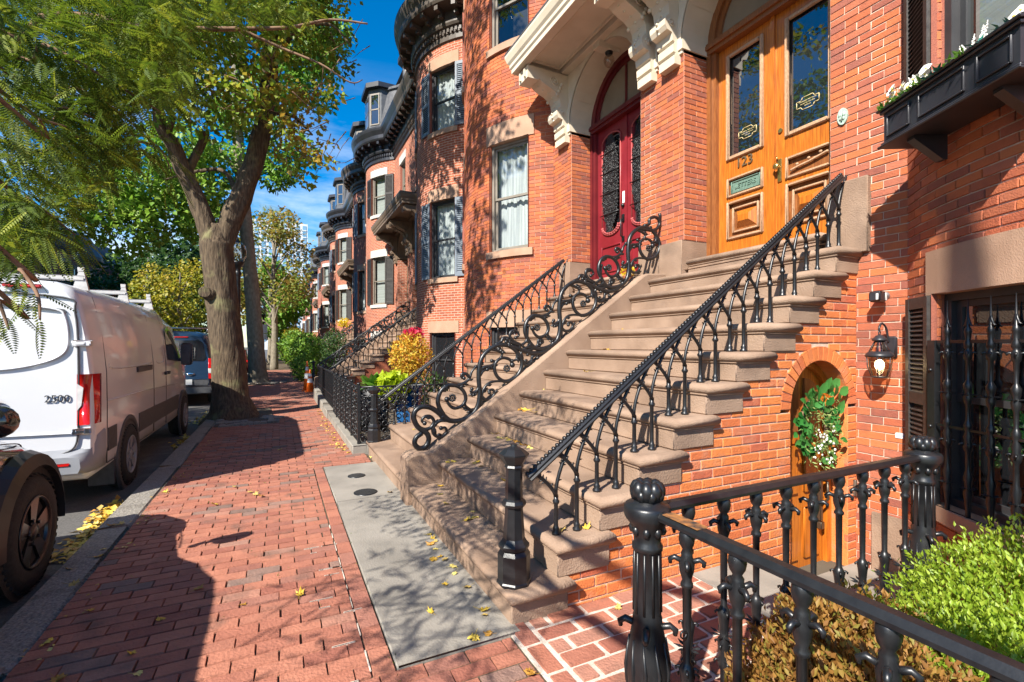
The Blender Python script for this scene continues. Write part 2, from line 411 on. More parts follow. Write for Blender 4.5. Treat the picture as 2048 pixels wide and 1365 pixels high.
# kerb of granite stones
g = MB(); g.box(-1.355, -1.14, -6, 200, -.3, -.02)
kerb = tag(g.build('kerb', m_gran), kind='structure')
y = -4.0
while y < 60:
    L_ = rnd(1.5, 2.3)
    b = MB(); j = rnd(-.008, .008); b.cbox(-1.37+j, -1.13+rnd(-.006, .006), y+.006, y+L_-.006, -.2, .006+rnd(-.006, .006), .02)
    b.build('kerbstone', m_gran, kerb); y += L_
# brick pavement
SX0 = -1.125
g = MB(); g.poly([(SX0-.005, -6, -.012), (4.4, -6, -.012), (4.4, 1.2, -.012), (1.12, 1.2, -.012), (1.12, 7.1, -.012), (1.12, 200, -.012), (SX0-.005, 200, -.012)])
walk = tag(g.build('pavement', m_sand), kind='structure')
PV = {}
def paver_mesh(lv, m, kind):
    if (kind, lv) in PV: return PV[kind, lv]
    b = MB(); b.r = .001+lv/15; rr = random.Random(lv*13+5); q = lambda: rr.uniform(-.012, .012)
    lo = [(-.5, -.5, -.5), (.5, -.5, -.5), (.5, .5, -.5), (-.5, .5, -.5)]
    mi = [(-.5+q(), -.5+q(), .30), (.5+q(), -.5+q(), .30), (.5+q(), .5+q(), .30), (-.5+q(), .5+q(), .30)]
    to = [(-.490+q()*.6, -.468+q(), .5), (.490+q()*.6, -.468+q(), .5), (.490+q()*.6, .468+q(), .5), (-.490+q()*.6, .468+q(), .5)]
    A = [b.V(p) for p in lo]; B = [b.V(p) for p in mi]; C = [b.V(p) for p in to]
    for i in range(4):
        n = (i+1) % 4; b.face([A[i], A[n], B[n], B[i]]); b.face([B[i], B[n], C[n], C[i]])
    b.face(C)
    me = bpy.data.meshes.new(kind); me.from_pydata(b.v, [], b.f)
    me.attributes.new('rnd', 'FLOAT', 'FACE').data.foreach_set('value', b.a); me.materials.append(m); PV[kind, lv] = me; return me
def pick_level():
    r = random.random()
    if r < .075: return random.choice((14, 15, 15))
    if r < .13: return random.choice((11, 12, 13))
    return random.choice((0, 1, 2, 3, 4, 5, 6, 7, 8, 9, 10, 3, 5, 6))
def emit_pavers(pcs, parent, m, kind='paving_brick', n=300, th=.05):
    sc = [visible_score((p[0], p[1], 0), p[2], p[3]*.3) for p in pcs]
    order = sorted(range(len(pcs)), key=lambda i: -sc[i]); single = set(i for i in order[:n] if sc[i] > 0)
    rest = MB()
    for i, (x, y, lx, ly, z, lv, rz) in enumerate(pcs):
        if i in single:
            o = bpy.data.objects.new(kind, paver_mesh(lv, m, kind)); COL.objects.link(o); o.parent = parent
            o.location = (x, y, z-th/2); o.scale = (lx, ly, th)
            o.rotation_euler = (rnd(-.012, .012), rnd(-.008, .008), rz+rnd(-.008, .008))
            if ly > lx: o.scale = (ly, lx, th); o.rotation_euler[2] += pi/2
        else:
            rest.r = .001+lv/15; a, b_ = lx/2, ly/2; e = .004; dz = rnd(-.002, .002)
            A = [rest.V(p) for p in ((x-a, y-b_, z-.03), (x+a, y-b_, z-.03), (x+a, y+b_, z-.03), (x-a, y+b_, z-.03))]
            B = [rest.V(p) for p in ((x-a+e, y-b_+e, z+dz), (x+a-e, y-b_+e, z+dz), (x+a-e, y+b_-e, z+dz), (x-a+e, y+b_-e, z+dz))]
            for k in range(4): rest.face([A[k], A[(k+1) % 4], B[(k+1) % 4], B[k]])
            rest.face(B)
    tag(rest.build(kind+'s', m, parent), kind='stuff')
pcs = []; row = 0; y = .8755; LB = .205
def wob(x, y): return .007*sin(x*1.9+y*.9)+.005*sin(y*2.3-x)
while y < 34:
    rp = .1025
    x1 = .385 if 2.25 < y < 6.45 else (1.09 if y < 14 else 1.5)
    off = SX0-(row % 2)*LB/2+rnd(-.02, .02)*.4
    x = off
    while x < x1:
        jj = rnd(.0012, .004); a = max(x, SX0)+jj; b = min(x+LB, x1)-jj
        if b-a > .03: pcs.append(((a+b)/2, y, b-a, .0915+rnd(-.0025, .0015), wob((a+b)/2, y)*.6+rnd(-.0022, .0022), pick_level(), 0))
        x += LB+rnd(-.001, .002)
    y += rp; row += 1
y = 2.26
while y < 6.4:
    pcs.append((.444, y+.1, .1, .198, rnd(-.002, .003), pick_level() if random.random() < .3 else random.choice((0, 4, 5, 9, 10)), rnd(-.01, .01))); y += .206
emit_pavers(pcs, walk, m_pave)
# white mortar smears beside the border course
g = MB()
y = 2.3
while y < 4.3:
    w_ = rnd(.003, .010); l = rnd(.05, .2); g.cbox(.386-w_/2, .386+w_/2, y, y+l, -.01, .003, .003); y += l+rnd(.02, .22)
for k in range(15):
    x = rnd(.15, .34); y = .8755+.1025*random.randint(14, 30)-.051; l = rnd(.03, .14); g.cbox(x, x+l, y-.004, y+.004, -.01, .0025, .002)
tag(g.build('mortar_smear', m_wmort, walk), kind='stuff')
# concrete apron slabs in front of the steps
apron = tag(empty('concrete_apron'), kind='structure')
for (y0, y1) in ((2.262, 4.93), (4.936, 6.44)):
    b = MB(); b.cbox(.502, 1.16, y0, y1, -.12, .006 if y0 < 3 else .002, .006); b.build('slab', m_conc, apron)
def utility_cover(px, r, label):
    c = onZ(px[0], px[1], .004); b = MB()
    e = empty('utility_cover', c, 0, label, 'utility cover', 'iron covers in the concrete apron')
    b.lathe([(r, -.02), (r, .004), (r-.004, .006)], c, 28); b.build('rim', m_iron, e)
    b = MB(); n = 9
    for i in range(-n, n+1):
        for j in range(-n, n+1):
            x = i*r/n*.92; y = j*r/n*.92
            if x*x+y*y < (r*.9)**2: b.box(c.x+x-.003, c.x+x+.003, c.y+y-.003, c.y+y+.003, c.z+.005, c.z+.0085, 'b')
    b.build('tread_studs', mat('worn_iron', (.05, .047, .044), (.09, .085, .08), .6, .3), e)
utility_cover((713, 952), .098, 'smaller round iron cover in the concrete, farther from the camera')
utility_cover((731, 985), .118, 'larger round iron cover in the concrete, nearer to the camera')
# entrance path of bricks laid in white mortar, with a stone landing
g = MB(); g.box(1.10, 2.47, 1.0, 2.40, -.1, -.004); g.box(1.10, 1.19, .2, 1.0, -.1, -.004)
path = tag(g.build('entrance_path', m_wmort), kind='structure')
pcs = []; y = 1.05; row = 0
while y < 2.33:
    x = 1.235-(row % 2)*.115
    while x < 2.46:
        a = max(x, 1.235); b = min(x+.215, 2.46)
        if b-a > .04: pcs.append(((a+b)/2, y, b-a-.014, .094+rnd(-.005, .004), .004+rnd(-.003, .004), random.choice((0, 1, 2, 3, 4, 5, 9, 10, 11, 11)), rnd(-.02, .02)))
        x += .232
    y += .114; row += 1
y = .9
while y < 2.3: pcs.append((1.165, y, .09, .2, .004, random.choice((1, 2, 5, 6, 9)), 0)); y += .225
emit_pavers(pcs, path, m_pave, 'path_brick')
st = tag(empty('areaway_paving'), kind='structure')
b = MB(); b.cbox(2.475, 3.02, 1.0, 2.38, -.3, -.002, .012); b.build('stone_step', m_conc, st)
b = MB(); b.cbox(3.025, 4.36, 1.0, 2.36, -.7, -.30, .012); b.build('stone_floor', m_conc, st)
b = MB(); b.box(1.2, 3.4, -2.5, .99, -.1, .04); b.build('soil_bed', mat('bed_soil', (.03, .022, .015), (.07, .05, .035), .95, ns=20, bump=.5), st)

# ================================================================== STOOPS
XF = 4.38; RS = .2142; TR = .294; X1 = 1.103; Z1 = .195
def bull(mb, x0, x1, y0, y1, zt, th):
    r = th/2; rings = []
    for k in range(7):
        a = -pi/2+pi*k/6; ins = r*(1-cos(a)); z = zt-r+r*sin(a)
        # subdivided outline so that fine unevenness can be given
        rings.append([mb.V(p) for p in ((x0+ins, y0+ins, z), (x1-ins, y0+ins, z), (x1-ins, y1-ins, z), (x0+ins, y1-ins, z))])
    for a, b in zip(rings, rings[1:]):
        for k in range(4): mb.face([a[k], a[(k+1) % 4], b[(k+1) % 4], b[k]], True)
    mb.face(rings[0][::-1]); mb.face(rings[-1])
def step_x(i): return X1+TR*(i-1)
def step_z(i): return Z1+RS*(i-1)
def build_stoop(name, ya, yb, side, label, cheek=None, lowdetail=False):
    """steps between ya and yb; 'side' -1: exposed end at low Y, +1: exposed end at high Y"""
    e = empty(name, (X1, ya, 0), 0, label, 'stoop', 'brownstone stoops along the row')
    lo, hi = min(ya, yb), max(ya, yb)
    for i in range(1, 13):
        b = MB(); x = step_x(i); z = step_z(i); y0, y1 = lo, hi
        if i == 12: y0 += .34; y1 -= .3; x += .02
        depth = .40 if i < 12 else .6
        bull(b, x+rnd(-.003, .003), x+depth+.02, y0-(.012 if i == 1 else 0), y1, z, .072)
        ins0 = .045 if side < 0 else 0; ins1 = .045 if side > 0 else 0
        b.cbox(x+.034, x+depth, y0+ins0, y1-ins1, z-RS-(.12 if i == 1 else 0)+.002*(i % 2), z-.068, .008)
        b.cbox(x+.022, x+depth, y0+ins0-.012*(side < 0), y1-ins1+.012*(side > 0), z-.085, z-.066, .006)
        b.build('step', m_stone, e)
    return e
stoopA = build_stoop('front_stoop', 2.29, 4.51, -1, 'wide brownstone stoop with arched brick side doorway, nearest the camera')
stoopB = build_stoop('front_stoop', 6.99, 4.77, 1, 'brownstone stoop leading up to the red double door')
# cheek wall between the two flights
def cheek_wall(parent, y0, y1):
    b = MB(); P = [(1.085, -.05), (1.085, .44), (1.12, .475), (1.19, .49), (1.33, .49), (1.36, .505), (4.0, 2.385), (4.06, 2.41), (4.38, 2.43), (4.38, -.05)]
    A = [b.V((x, y0, z)) for x, z in P]; B = [b.V((x, y1, z)) for x, z in P]; n = len(P); e = .018
    A2 = [b.V((x, y0+e, z)) for x, z in P]; B2 = [b.V((x, y1-e, z)) for x, z in P]
    # rounded arrises: faces step back by e at the top
    Af = [b.V((x+(e if i < 4 else 0), y0, z-e)) for i, (x, z) in enumerate(P[1:9], 1)]
    Bf = [b.V((x+(e if i < 4 else 0), y1, z-e)) for i, (x, z) in enumerate(P[1:9], 1)]
    b.face([b.V((P[9][0], y0, P[9][1]))]+[b.V((P[0][0]+e, y0, P[0][1]))]+Af)
    b.face(([b.V((P[9][0], y1, P[9][1]))]+[b.V((P[0][0]+e, y1, P[0][1]))]+Bf)[::-1])
    b.face([A2[0], A2[1], B2[1], B2[0]])
    b.poly([(P[0][0]+e, y0, P[0][1]), (P[0][0], y0+e, P[0][1]), (P[1][0], y0+e, P[1][1]), (P[1][0]+e, y0, P[1][1]-e)], True)
    b.poly([(P[0][0]+e, y1, P[0][1]), (P[0][0], y1-e, P[0][1]), (P[1][0], y1-e, P[1][1]), (P[1][0]+e, y1, P[1][1]-e)], True)
    for k in range(1, 8):
        b.face([A2[k], A2[k+1], B2[k+1], B2[k]], True)
        b.face([Af[k-1], Af[k], A2[k+1], A2[k]], True); b.face([Bf[k-1], Bf[k], B2[k+1], B2[k]], True)
    return b.build('cheek_wall', m_stone, parent)
cheek_wall(stoopA, 4.512, 4.768)

# side wall of the near stoop with its arched doorway
YW = 2.352; AX, AR, ASP = 3.887, .372, 1.035
def PW(t): return ((1.1+t, YW), (1, 0), (0, -1))
def op_stair(z):
    z -= .045; i = int(math.floor((z-Z1)/RS))+2                     # step whose block spans this height
    if z < Z1-.12: return (-1, .34)
    i = max(1, min(12, i)); return (-1, step_x(i)+.385-1.1)
def op_arch(R_, grow=0):
    def f(z):
        if z < ASP: return (AX-AR-1.1, AX+AR-1.1) if not grow else (AX-AR-1.1, AX+AR-1.1)
        d = R_*R_-(z-ASP)**2
        if d <= 0: return None
        return (AX-sqrt(d)-1.1, AX+sqrt(d)-1.1)
    return f
pcs, strips = wall_pieces(PW, XF-1.1, -.45, 2.20, [op_stair, op_arch(AR+.118)], course=.0665, bl=.197, joint=.0108)
mb = MB(); strip_mesh(mb, PW, strips)
# spandrel behind the ring
ring = []
for k in range(21):
    a = pi*k/20; ring.append((cos(a), sin(a)))
for (c0, s0), (c1, s1) in zip(ring, ring[1:]):
    mb.poly([(AX+AR*c0, YW+.006, ASP+AR*s0), (AX+(AR+.19)*c0, YW+.006, ASP+(AR+.19)*s0), (AX+(AR+.19)*c1, YW+.006, ASP+(AR+.19)*s1), (AX+AR*c1, YW+.006, ASP+AR*s1)])
side_wall = mb.build('side_wall', m_mortar, stoopA)
emit_bricks(pcs, side_wall, m_brickw)
nV = 21
for k in range(nV):                                       # voussoirs of the arch
    a0 = pi*k/nV+.012; a1 = pi*(k+1)/nV-.012; b = MB(); b.r = rnd(.05, .9); r0, r1 = AR+.001, AR+.112
    pf = [(AX+r*cos(a), YW-.007+rnd(0, .003), ASP+r*sin(a)) for r, a in ((r0, a0), (r1, a0), (r1, a1), (r0, a1))]
    pb = [(p[0], YW+.11, p[2]) for p in pf]
    A = [b.V(p) for p in pf]; B = [b.V(p) for p in pb]; b.face(A)
    for i in range(4): b.face([A[i], A[(i+1) % 4], B[(i+1) % 4], B[i]])
    b.build('voussoir', m_brickw, side_wall)
# reveal, frame and door
m_wood = mat('varnished_oak', (.29, .070, .006), (.56, .18, .018), .38, ns=12, nd=9, wav=(7, 7, .35), bump=.08, bs=30, coat=.25)
m_woodd = mat('dark_stained_wood', (.16, .050, .014), (.30, .11, .03), .4, ns=16, nd=6, wav=(6, 6, .5), coat=.2)
m_woodw = mat('weathered_moulding', (.34, .19, .10), (.52, .33, .20), .6, ns=30, nd=6, wav=(3, 3, 1))
b = MB()
def arch_outline(r, zb):
    return [(AX+r, zb)]+[(AX+r*cos(pi*k/16), ASP+r*sin(pi*k/16)) for k in range(17)]+[(AX-r, zb)]
A = arch_outline(AR+.002, -.45); n = len(A)
for i in range(n-1): b.poly([(A[i][0], YW+.0, A[i][1]), (A[i+1][0], YW+.0, A[i+1][1]), (A[i+1][0], YW+.16, A[i+1][1]), (A[i][0], YW+.16, A[i][1])])
b.build('door_reveal', m_brickw, stoopA)
bd = MB(); O = arch_outline(AR, -.34); I = arch_outline(AR-.055, -.34)
for i in range(len(O)-1):
    bd.poly([(O[i][0], YW+.13, O[i][1]), (O[i+1][0], YW+.13, O[i+1][1]), (I[i+1][0], YW+.13, I[i+1][1]), (I[i][0], YW+.13, I[i][1])])
    bd.poly([(I[i][0], YW+.13, I[i][1]), (I[i+1][0], YW+.13, I[i+1][1]), (I[i+1][0], YW+.17, I[i+1][1]), (I[i][0], YW+.17, I[i][1])])
adoor = bd.build('arched_door', m_wood, stoopA)
b = MB(); b.face([b.V((x, YW+.17, z)) for x, z in arch_outline(AR-.05, -.34)]); b.build('door_leaf', m_wood, adoor)
for (x0, x1, z0, z1) in ((AX-.24, AX-.04, -.25, .18), (AX+.04, AX+.24, -.25, .18), (AX-.24, AX-.04, .3, .72), (AX+.04, AX+.24, .3, .72)):
    b = MB(); b.cbox(x0, x1, YW+.148, YW+.175, z0, z1, .02); b.build('door_panel', m_wood, adoor)
for sx in (-1, 1):
    b = MB(); pts = [(AX+sx*.04, .82)]+[(AX+sx*(.04+.22*sin(pi/2*k/6)), ASP-.02+.24*cos(pi/2*k/6)) for k in range(7)]+[(AX+sx*.26, .82)]
    b.prism(pts, YW+.15, YW+.175); b.build('door_panel', m_woodd, adoor)
b = MB(); b.cbox(AX+.20, AX+.235, YW+.115, YW+.172, .05, .45, .006); b.tube([(AX+.217, YW+.13, .4), (AX+.217, YW+.07, .39), (AX+.217, YW+.065, .25), (AX+.217, YW+.12, .18)], .011, 8)
b.build('door_handle', mat('bronze', (.10, .08, .06), (.16, .13, .09), .4, .8), adoor)
b = MB(); b.cbox(AX+.20, AX+.25, YW+.11, YW+.172, -.02, .04, .006); b.build('deadbolt', MATS['bronze'], adoor)
b = MB(); b.box(AX-.5, 4.38, YW+.2, YW+.5, -.45, 1.44); b.build('inner_fill', m_dark, stoopA)

# wreath ----------------------------------------------------------
m_leafw = mat('wreath_leaf', (.02, .13, .02), (.06, .28, .05), .4, ns=9, rnd=[(.02, .16, .03), (.07, .30, .06), (.13, .36, .09), (.03, .11, .02)], trans=True)
m_sprig = mat('wreath_sprig', (.14, .24, .04), (.36, .40, .14), .7, ns=60)
m_wflow = mat('white_petals', (.75, .73, .66), (.85, .82, .74), .6, ns=40)
def leaf(mb, p, d, up, L, Wd, fold=.18, n=3):
    """pointed oval leaf from p along d"""
    d = Vector(d).normalized(); up = Vector(up); s_ = d.cross(up)
    if s_.length < 1e-4: s_ = d.orthogonal()
    s_.normalize(); u = s_.cross(d).normalized(); p = Vector(p); mid = []; lf = []; rt = []
    for k in range(n+1):
        t = k/n; w = Wd*.5*sin(pi*min(max(t*.92+.06, .0), 1))*(1 if 0 < k < n else .12); c = p+d*(L*t)-u*(L*.22*t*t)
        mid.append(mb.V(c)); lf.append(mb.V(c+s_*w+u*fold*w)); rt.append(mb.V(c-s_*w+u*fold*w))
    for k in range(n):
        mb.face([mid[k], mid[k+1], lf[k+1], lf[k]], True); mb.face([mid[k], rt[k], rt[k+1], mid[k+1]], True)
wc = Vector((AX+.0, YW+.045, .88))
wr = empty('door_wreath', (wc.x, wc.y, wc.z-.3), 0, 'wreath of broad green leaves and pale sprigs hanging on the arched basement door', 'wreath')
b = MB(); b.tube([(wc.x+.17*cos(2*pi*k/24), wc.y, wc.z+.2*sin(2*pi*k/24)) for k in range(25)], .022, 6); b.build('twig_ring', mat('twig', (.10, .06, .03), (.2, .13, .07), .9, ns=50), wr)
b = MB(); R_ = random.Random(3)
for k in range(140):
    a = R_.uniform(.42*pi, 1.25*pi) if k < 70 else R_.uniform(0, 2*pi); rr = R_.uniform(.10, .24)
    p = (wc.x+rr*cos(a), wc.y-R_.uniform(.0, .07), wc.z+rr*1.25*sin(a)); b.r = R_.uniform(.01, 1)
    dr = (cos(a)*.8+R_.uniform(-.8, .8), -.4+R_.uniform(-.3, .2), sin(a)*.6+R_.uniform(-.6, .8)); leaf(b, p, dr, (0, -1, .4), R_.uniform(.06, .10), R_.uniform(.045, .07))
for (dx, dz) in ((.1, .24), (.03, .29), (.17, .22), (.22, .16), (-.03, .26), (.13, .31), (.24, .24), (.2, .1)):
    b.r = .5; leaf(b, (wc.x+dx, wc.y-.05, wc.z+dz), (R_.uniform(-.3, .8), -.3, .5), (0, -1, .3), .12, .08)
b.build('broad_leaves', m_leafw, wr)
b = MB()
for k in range(480):
    a = R_.uniform(0, 2*pi); rr = R_.uniform(.07, .25); p = Vector((wc.x+rr*cos(a), wc.y-R_.uniform(.02, .10), wc.z+rr*1.25*sin(a)-.04))
    d = Vector((R_.uniform(-1, 1), R_.uniform(-.9, .1), R_.uniform(-1, 1))).normalized(); leaf(b, p, d, (0, -1, 0), R_.uniform(.02, .05), .010, n=2)
b.build('pale_sprigs', m_sprig, wr)
b = MB()
for k in range(40):
    p = (wc.x+R_.uniform(-.15, .14), wc.y-.09, wc.z-R_.uniform(-.02, .30)); b.ball(p, R_.uniform(.008, .016), 6, 4, (1, .5, .8))
tag(b.build('white_buds', m_wflow, wr), kind='stuff')

# ================================================================== STAIR RAILINGS
def rail_z(x): return .775+.7286*(x-1.3)
def newel(e, x, y, z):
    b = MB(); k = 1.0/cos(pi/8)
    prof = [(.098, 0), (.098, .012), (.092, .02), (.092, .165), (.078, .185), (.088, .20), (.088, .215), (.070, .235), (.062, .25), (.060, .28), (.050, .42), (.050, .425), (.066, .43), (.070, .445), (.062, .462), (.05, .47), (.047, .64), (.056, .648), (.05, .66), (.062, .675), (.078, .70), (.086, .715), (.086, .722), (.05, .75), (.02, .762), (.018, .775), (.004, .778)]
    b.lathe(prof, (x, y, z), 8, smooth=False, rot=pi/8); b.build('newel_post', m_iron, e)
def arch_railing(y, label, name='stair_railing', newel_x=1.19):
    e = empty(name, (1.19, y, Z1), 0, label, 'railing', 'iron railings of pointed arches on the stoops')
    newel(e, newel_x, y-.01, Z1)
    x0, x1 = 1.285, 4.30; d = Vector((x1-x0, 0, rail_z(x1)-rail_z(x0))); L_ = d.length; d.normalize(); up = Vector((-d.z, 0, d.x))
    b = MB(); prof = [(-.026, -.022), (.026, -.022), (.03, -.012), (.02, -.004), (.022, .008), (.012, .02), (-.012, .02), (-.022, .008), (-.02, -.004), (-.03, -.012)]
    A = []; 
    for t in (0, L_):
        A.append([b.V(Vector((x0, y, rail_z(x0)))+d*t+up*q+Vector((0, p, 0))) for p, q in prof])
    n = len(prof)
    for i in range(n): b.face([A[0][i], A[0][(i+1) % n], A[1][(i+1) % n], A[1][i]])
    b.face(A[0]); b.face(A[1][::-1]); hr = b.build('handrail', m_iron, e)
    b = MB(); t = .01
    while t < L_:
        c = Vector((x0, y, rail_z(x0)))+d*t+up*.022
        for yy in (-.011,):
            b.ball((c.x, c.y, c.z), .0145, 6, 4, (1, 1.25, 1))
        t += .031
    b.build('bead_moulding', m_iron, hr)
    # balusters: shaft, then two curved arms with thorns
    sp = TR/2; k = 0; xs = []
    for i in range(2, 12):
        xs += [(step_x(i)+.075, step_z(i)), (step_x(i)+.222, step_z(i))]
    for x, zb in xs:
        zs = rail_z(x)-.265; b = MB()
        b.lathe([(.027, 0), (.027, .012), (.018, .022), (.022, .034), (.0155, .045), (.0135, .06), (.0125, zs-zb-.05), (.020, zs-zb-.04), (.022, zs-zb-.03), (.014, zs-zb-.018), (.015, zs-zb)], (x, y, zb), 8)
        for s_, dx in ((-1, -sp*.98), (1, sp*1.02)):
            xe = x+dx; ze = rail_z(xe)-.015; P_ = []
            for q in range(9):
                t = q/8; bx = x+dx*(t**1.7 if s_ > 0 else (1-(1-t)**1.15)*.93+.07*t); bz = zs+(ze-zs)*(t if s_ > 0 else t**.8+.10*sin(pi*t)); P_.append((bx, y+(.006 if s_ > 0 else -.006), bz))
            b.tube(P_, [.0135]+[.0115]*7+[.0135], 6)
            for q in (2, 4, 5, 6):
                p = Vector(P_[q]); tg = (Vector(P_[q+1])-Vector(P_[q-1])).normalized(); nn = Vector((-tg.z, 0, tg.x))*(1 if q % 2 else -1)
                b.tube([p, p+nn*.028+tg*.008], [.0105, .0015], 5)
                if q in (4, 5): b.tube([p, p-nn*.027+tg*.008], [.0105, .0015], 5)
        b.build('baluster', m_iron, e)
    return e
railA = arch_railing(2.425, 'black iron handrail of pointed arches up the near edge of the wide stoop')
railB = copy_tree(railA); railB.location.y = 6.83; railB['label'] = 'black iron handrail of pointed arches on the far edge of the red door stoop'

# scroll railing traced on the cheek wall plane
YS = 4.64
def ZA(p): return onY(810+p[0]/4.873, 640+p[1]/4.873, YS)
hook = [(165, 1105), (108, 1150), (95, 1210), (140, 1252), (200, 1235), (232, 1170), (215, 1110), (168, 1078), (118, 1035), (86, 960), (100, 890), (160, 848), (240, 853), (310, 893), (365, 945)]
stem = [(365, 945), (430, 980), (520, 985), (620, 948), (690, 880), (722, 790), (726, 680), (718, 560), (727, 440), (762, 350), (835, 280), (920, 245), (1020, 258), (1095, 320), (1138, 410), (1122, 500), (1065, 570), (975, 600), (905, 560), (872, 485), (888, 412), (950, 372), (1020, 388), (1046, 440)]
c1 = [(430, 978), (375, 925), (325, 830), (327, 750), (362, 680), (432, 638), (520, 650), (578, 710), (590, 780), (552, 840), (480, 862), (428, 825), (408, 775)]
c2 = [(118, 1035), (180, 1068), (250, 1052), (282, 990), (245, 942), (188, 948), (165, 985), (192, 1008)]
c3 = [(440, 985), (355, 980), (294, 1018), (270, 1080), (300, 1130), (360, 1138), (405, 1098), (392, 1052), (352, 1056)]
c4 = [(430, 640), (500, 640), (575, 618), (628, 570), (652, 505), (690, 458)]
c4b = [(628, 565), (600, 530), (560, 525), (548, 552), (575, 570)]
c5 = [(742, 835), (745, 750), (765, 680), (812, 622), (880, 600), (975, 602)]
c5b = [(742, 740), (780, 775), (835, 768), (872, 722), (855, 682), (815, 692), (822, 710)]
c6 = [(728, 630), (705, 685), (665, 710), (640, 695), (652, 675)]
c7 = [(700, 868), (640, 878), (595, 845), (580, 822)]
c8 = [(722, 520), (765, 465), (830, 452), (870, 430), (868, 402), (845, 400)]
c8b = [(730, 545), (760, 500), (800, 485)]
c9 = [(830, 285), (900, 300), (945, 330), (935, 370)]
c10 = [(1060, 270), (1090, 330), (1085, 385), (1045, 400)]
nxt = [(1000, 250), (1080, 272), (1170, 308), (1280, 325), (1380, 295), (1442, 232)]
c11 = [(1140, 300), (1230, 290), (1290, 250), (1300, 200), (1335, 195), (1345, 222), (1320, 232)]
c12 = [(1130, 395), (1180, 440), (1230, 410), (1240, 355), (1275, 345), (1290, 372)]
c13 = [(880, 245), (935, 215), (955, 180), (995, 175), (1010, 205), (985, 215)]
c14 = [(1010, 210), (1070, 235), (1135, 245), (1185, 200), (1195, 120), (1200, 60)]
c14b = [(1120, 240), (1050, 205), (1020, 150), (1040, 110), (1085, 110), (1110, 150), (1080, 175)]
rose1, rose2 = (462, 762), (992, 475)
thick = {'stem': .0185, 'hook': .0185, 'nxt': .017}
def scroll(e, mods=3):
    sh = Vector((.985, 0, .735))
    def add(b, pts, r, off, taper=True):
        P_ = smooth_path([ZA(p)+off for p in pts], 5); n = len(P_)
        r *= 1.42; R_ = [r*(1-.38*(i/(n-1))**2) if taper else r for i in range(n)]; b.tube(P_, R_, 8)
        b.ball(P_[-1], r*1.2, 8, 5)
        if taper and n > 12:                                  # leaf lobes clasping the stem
            for q in (n//3, n//3+2, n//2+1):
                tg = (P_[q+1]-P_[q-1]).normalized(); nn = Vector((-tg.z, 0, tg.x))*(1 if q % 2 else -1); b.tube([P_[q], P_[q]+nn*.028+tg*.018, P_[q]+nn*.034+tg*.040], [r*.9, r*.8, r*.25], 6)
    def rosette(b, c):
        b.ball(c, .013, 8, 5)
        for k in range(8):
            a = 2*pi*k/8; b.ball((c.x+.029*cos(a), c.y-.004, c.z+.029*sin(a)), .0145, 6, 4, (1, .8, 1)); b.ball((c.x+.029*cos(a), c.y+.004, c.z+.029*sin(a)), .0145, 6, 4, (1, .8, 1))
    for m_ in range(mods):
        off = sh*m_; b = MB()
        if m_ == 0:
            add(b, hook, .0185, off, False); add(b, c2, .014, off); add(b, c3, .0135, off)
        else:
            add(b, c3, .012, off)
        last = m_ == mods-1
        if not last:
            add(b, stem, .0185, off); add(b, nxt, .017, off, False)
            for c_ in (c11, c12, c13, c14, c14b): add(b, c_, .0125, off)
            for c_ in (c5, c5b, c9, c10, c8, c8b): add(b, c_, .0125, off)
        else:
            add(b, stem, .0185, off)
            for c_ in (c5, c5b, c9, c10, c8, c8b): add(b, c_, .0125, off)
        add(b, c1, .0165, off)
        for c_ in (c4, c4b, c6, c7): add(b, c_, .0125, off)
        b.build('scrollwork', m_iron, e)
        for rp in (rose1, rose2):
            b = MB(); rosette(b, ZA(rp)+off); b.build('rosette', m_iron, e)
    b = MB()
    tp = [onY(1060+p[0]/4.875, 420+p[1]/4.875, YS) for p in ((1050, 185), (1130, 195), (1210, 200), (1262, 150), (1250, 90), (1205, 70), (1165, 95), (1160, 140), (1120, 155))]
    P_ = smooth_path(tp, 5); b.tube(P_, .021, 8); b.ball(P_[-1], .026, 8, 5)
    b.tube([onY(1060+p[0]/4.875, 420+p[1]/4.875, YS) for p in ((1265, 120), (1268, 60), (1262, 35))], .02, 8); b.build('end_curl', m_iron, e)
scr = empty('scroll_railing', (1.3, YS, .5), 0, 'black iron railing of leafy scrolls and rosettes on the wall between the near stoops', 'railing')
scroll(scr)
# ================================================================== TOWNHOUSES
HC, SAG = 1.8, .86; RB = (HC*HC+SAG*SAG)/(2*SAG); PH0 = math.asin(HC/RB); ARC = 2*RB*PH0; W0 = 2.66; WL = W0+ARC+.2
CXB = XF-SAG+RB; CWB = W0+HC
BRT = brick_tex('far_brickwork', (.41, .100, .040), (.29, .068, .033), (.50, .35, .26))
BRT2 = brick_tex('far_brickwork_dark', (.34, .085, .045), (.24, .06, .035), (.36, .25, .19))
def make_path(yp, sd):
    def P(t):
        if t < W0: w, x, nw, nx = t, XF, 0, -1
        elif t < W0+ARC:
            a = -PH0+(t-W0)/RB; w, x, nw, nx = CWB+RB*sin(a), CXB-RB*cos(a), sin(a), -cos(a)
        else: w, x, nw, nx = CWB+HC+(t-W0-ARC), XF, 0, -1
        n = (nx, nw*sd); return ((x, yp+sd*w), (-n[1], n[0]), n)
    return P
def t_ang(a): return W0+(a+PH0)*RB
WA = rad(29); WH = .44
TS = [0, W0-1e-3]+[W0+ARC*k/20 for k in range(1, 20)]+[W0+ARC-1e-3, WL]
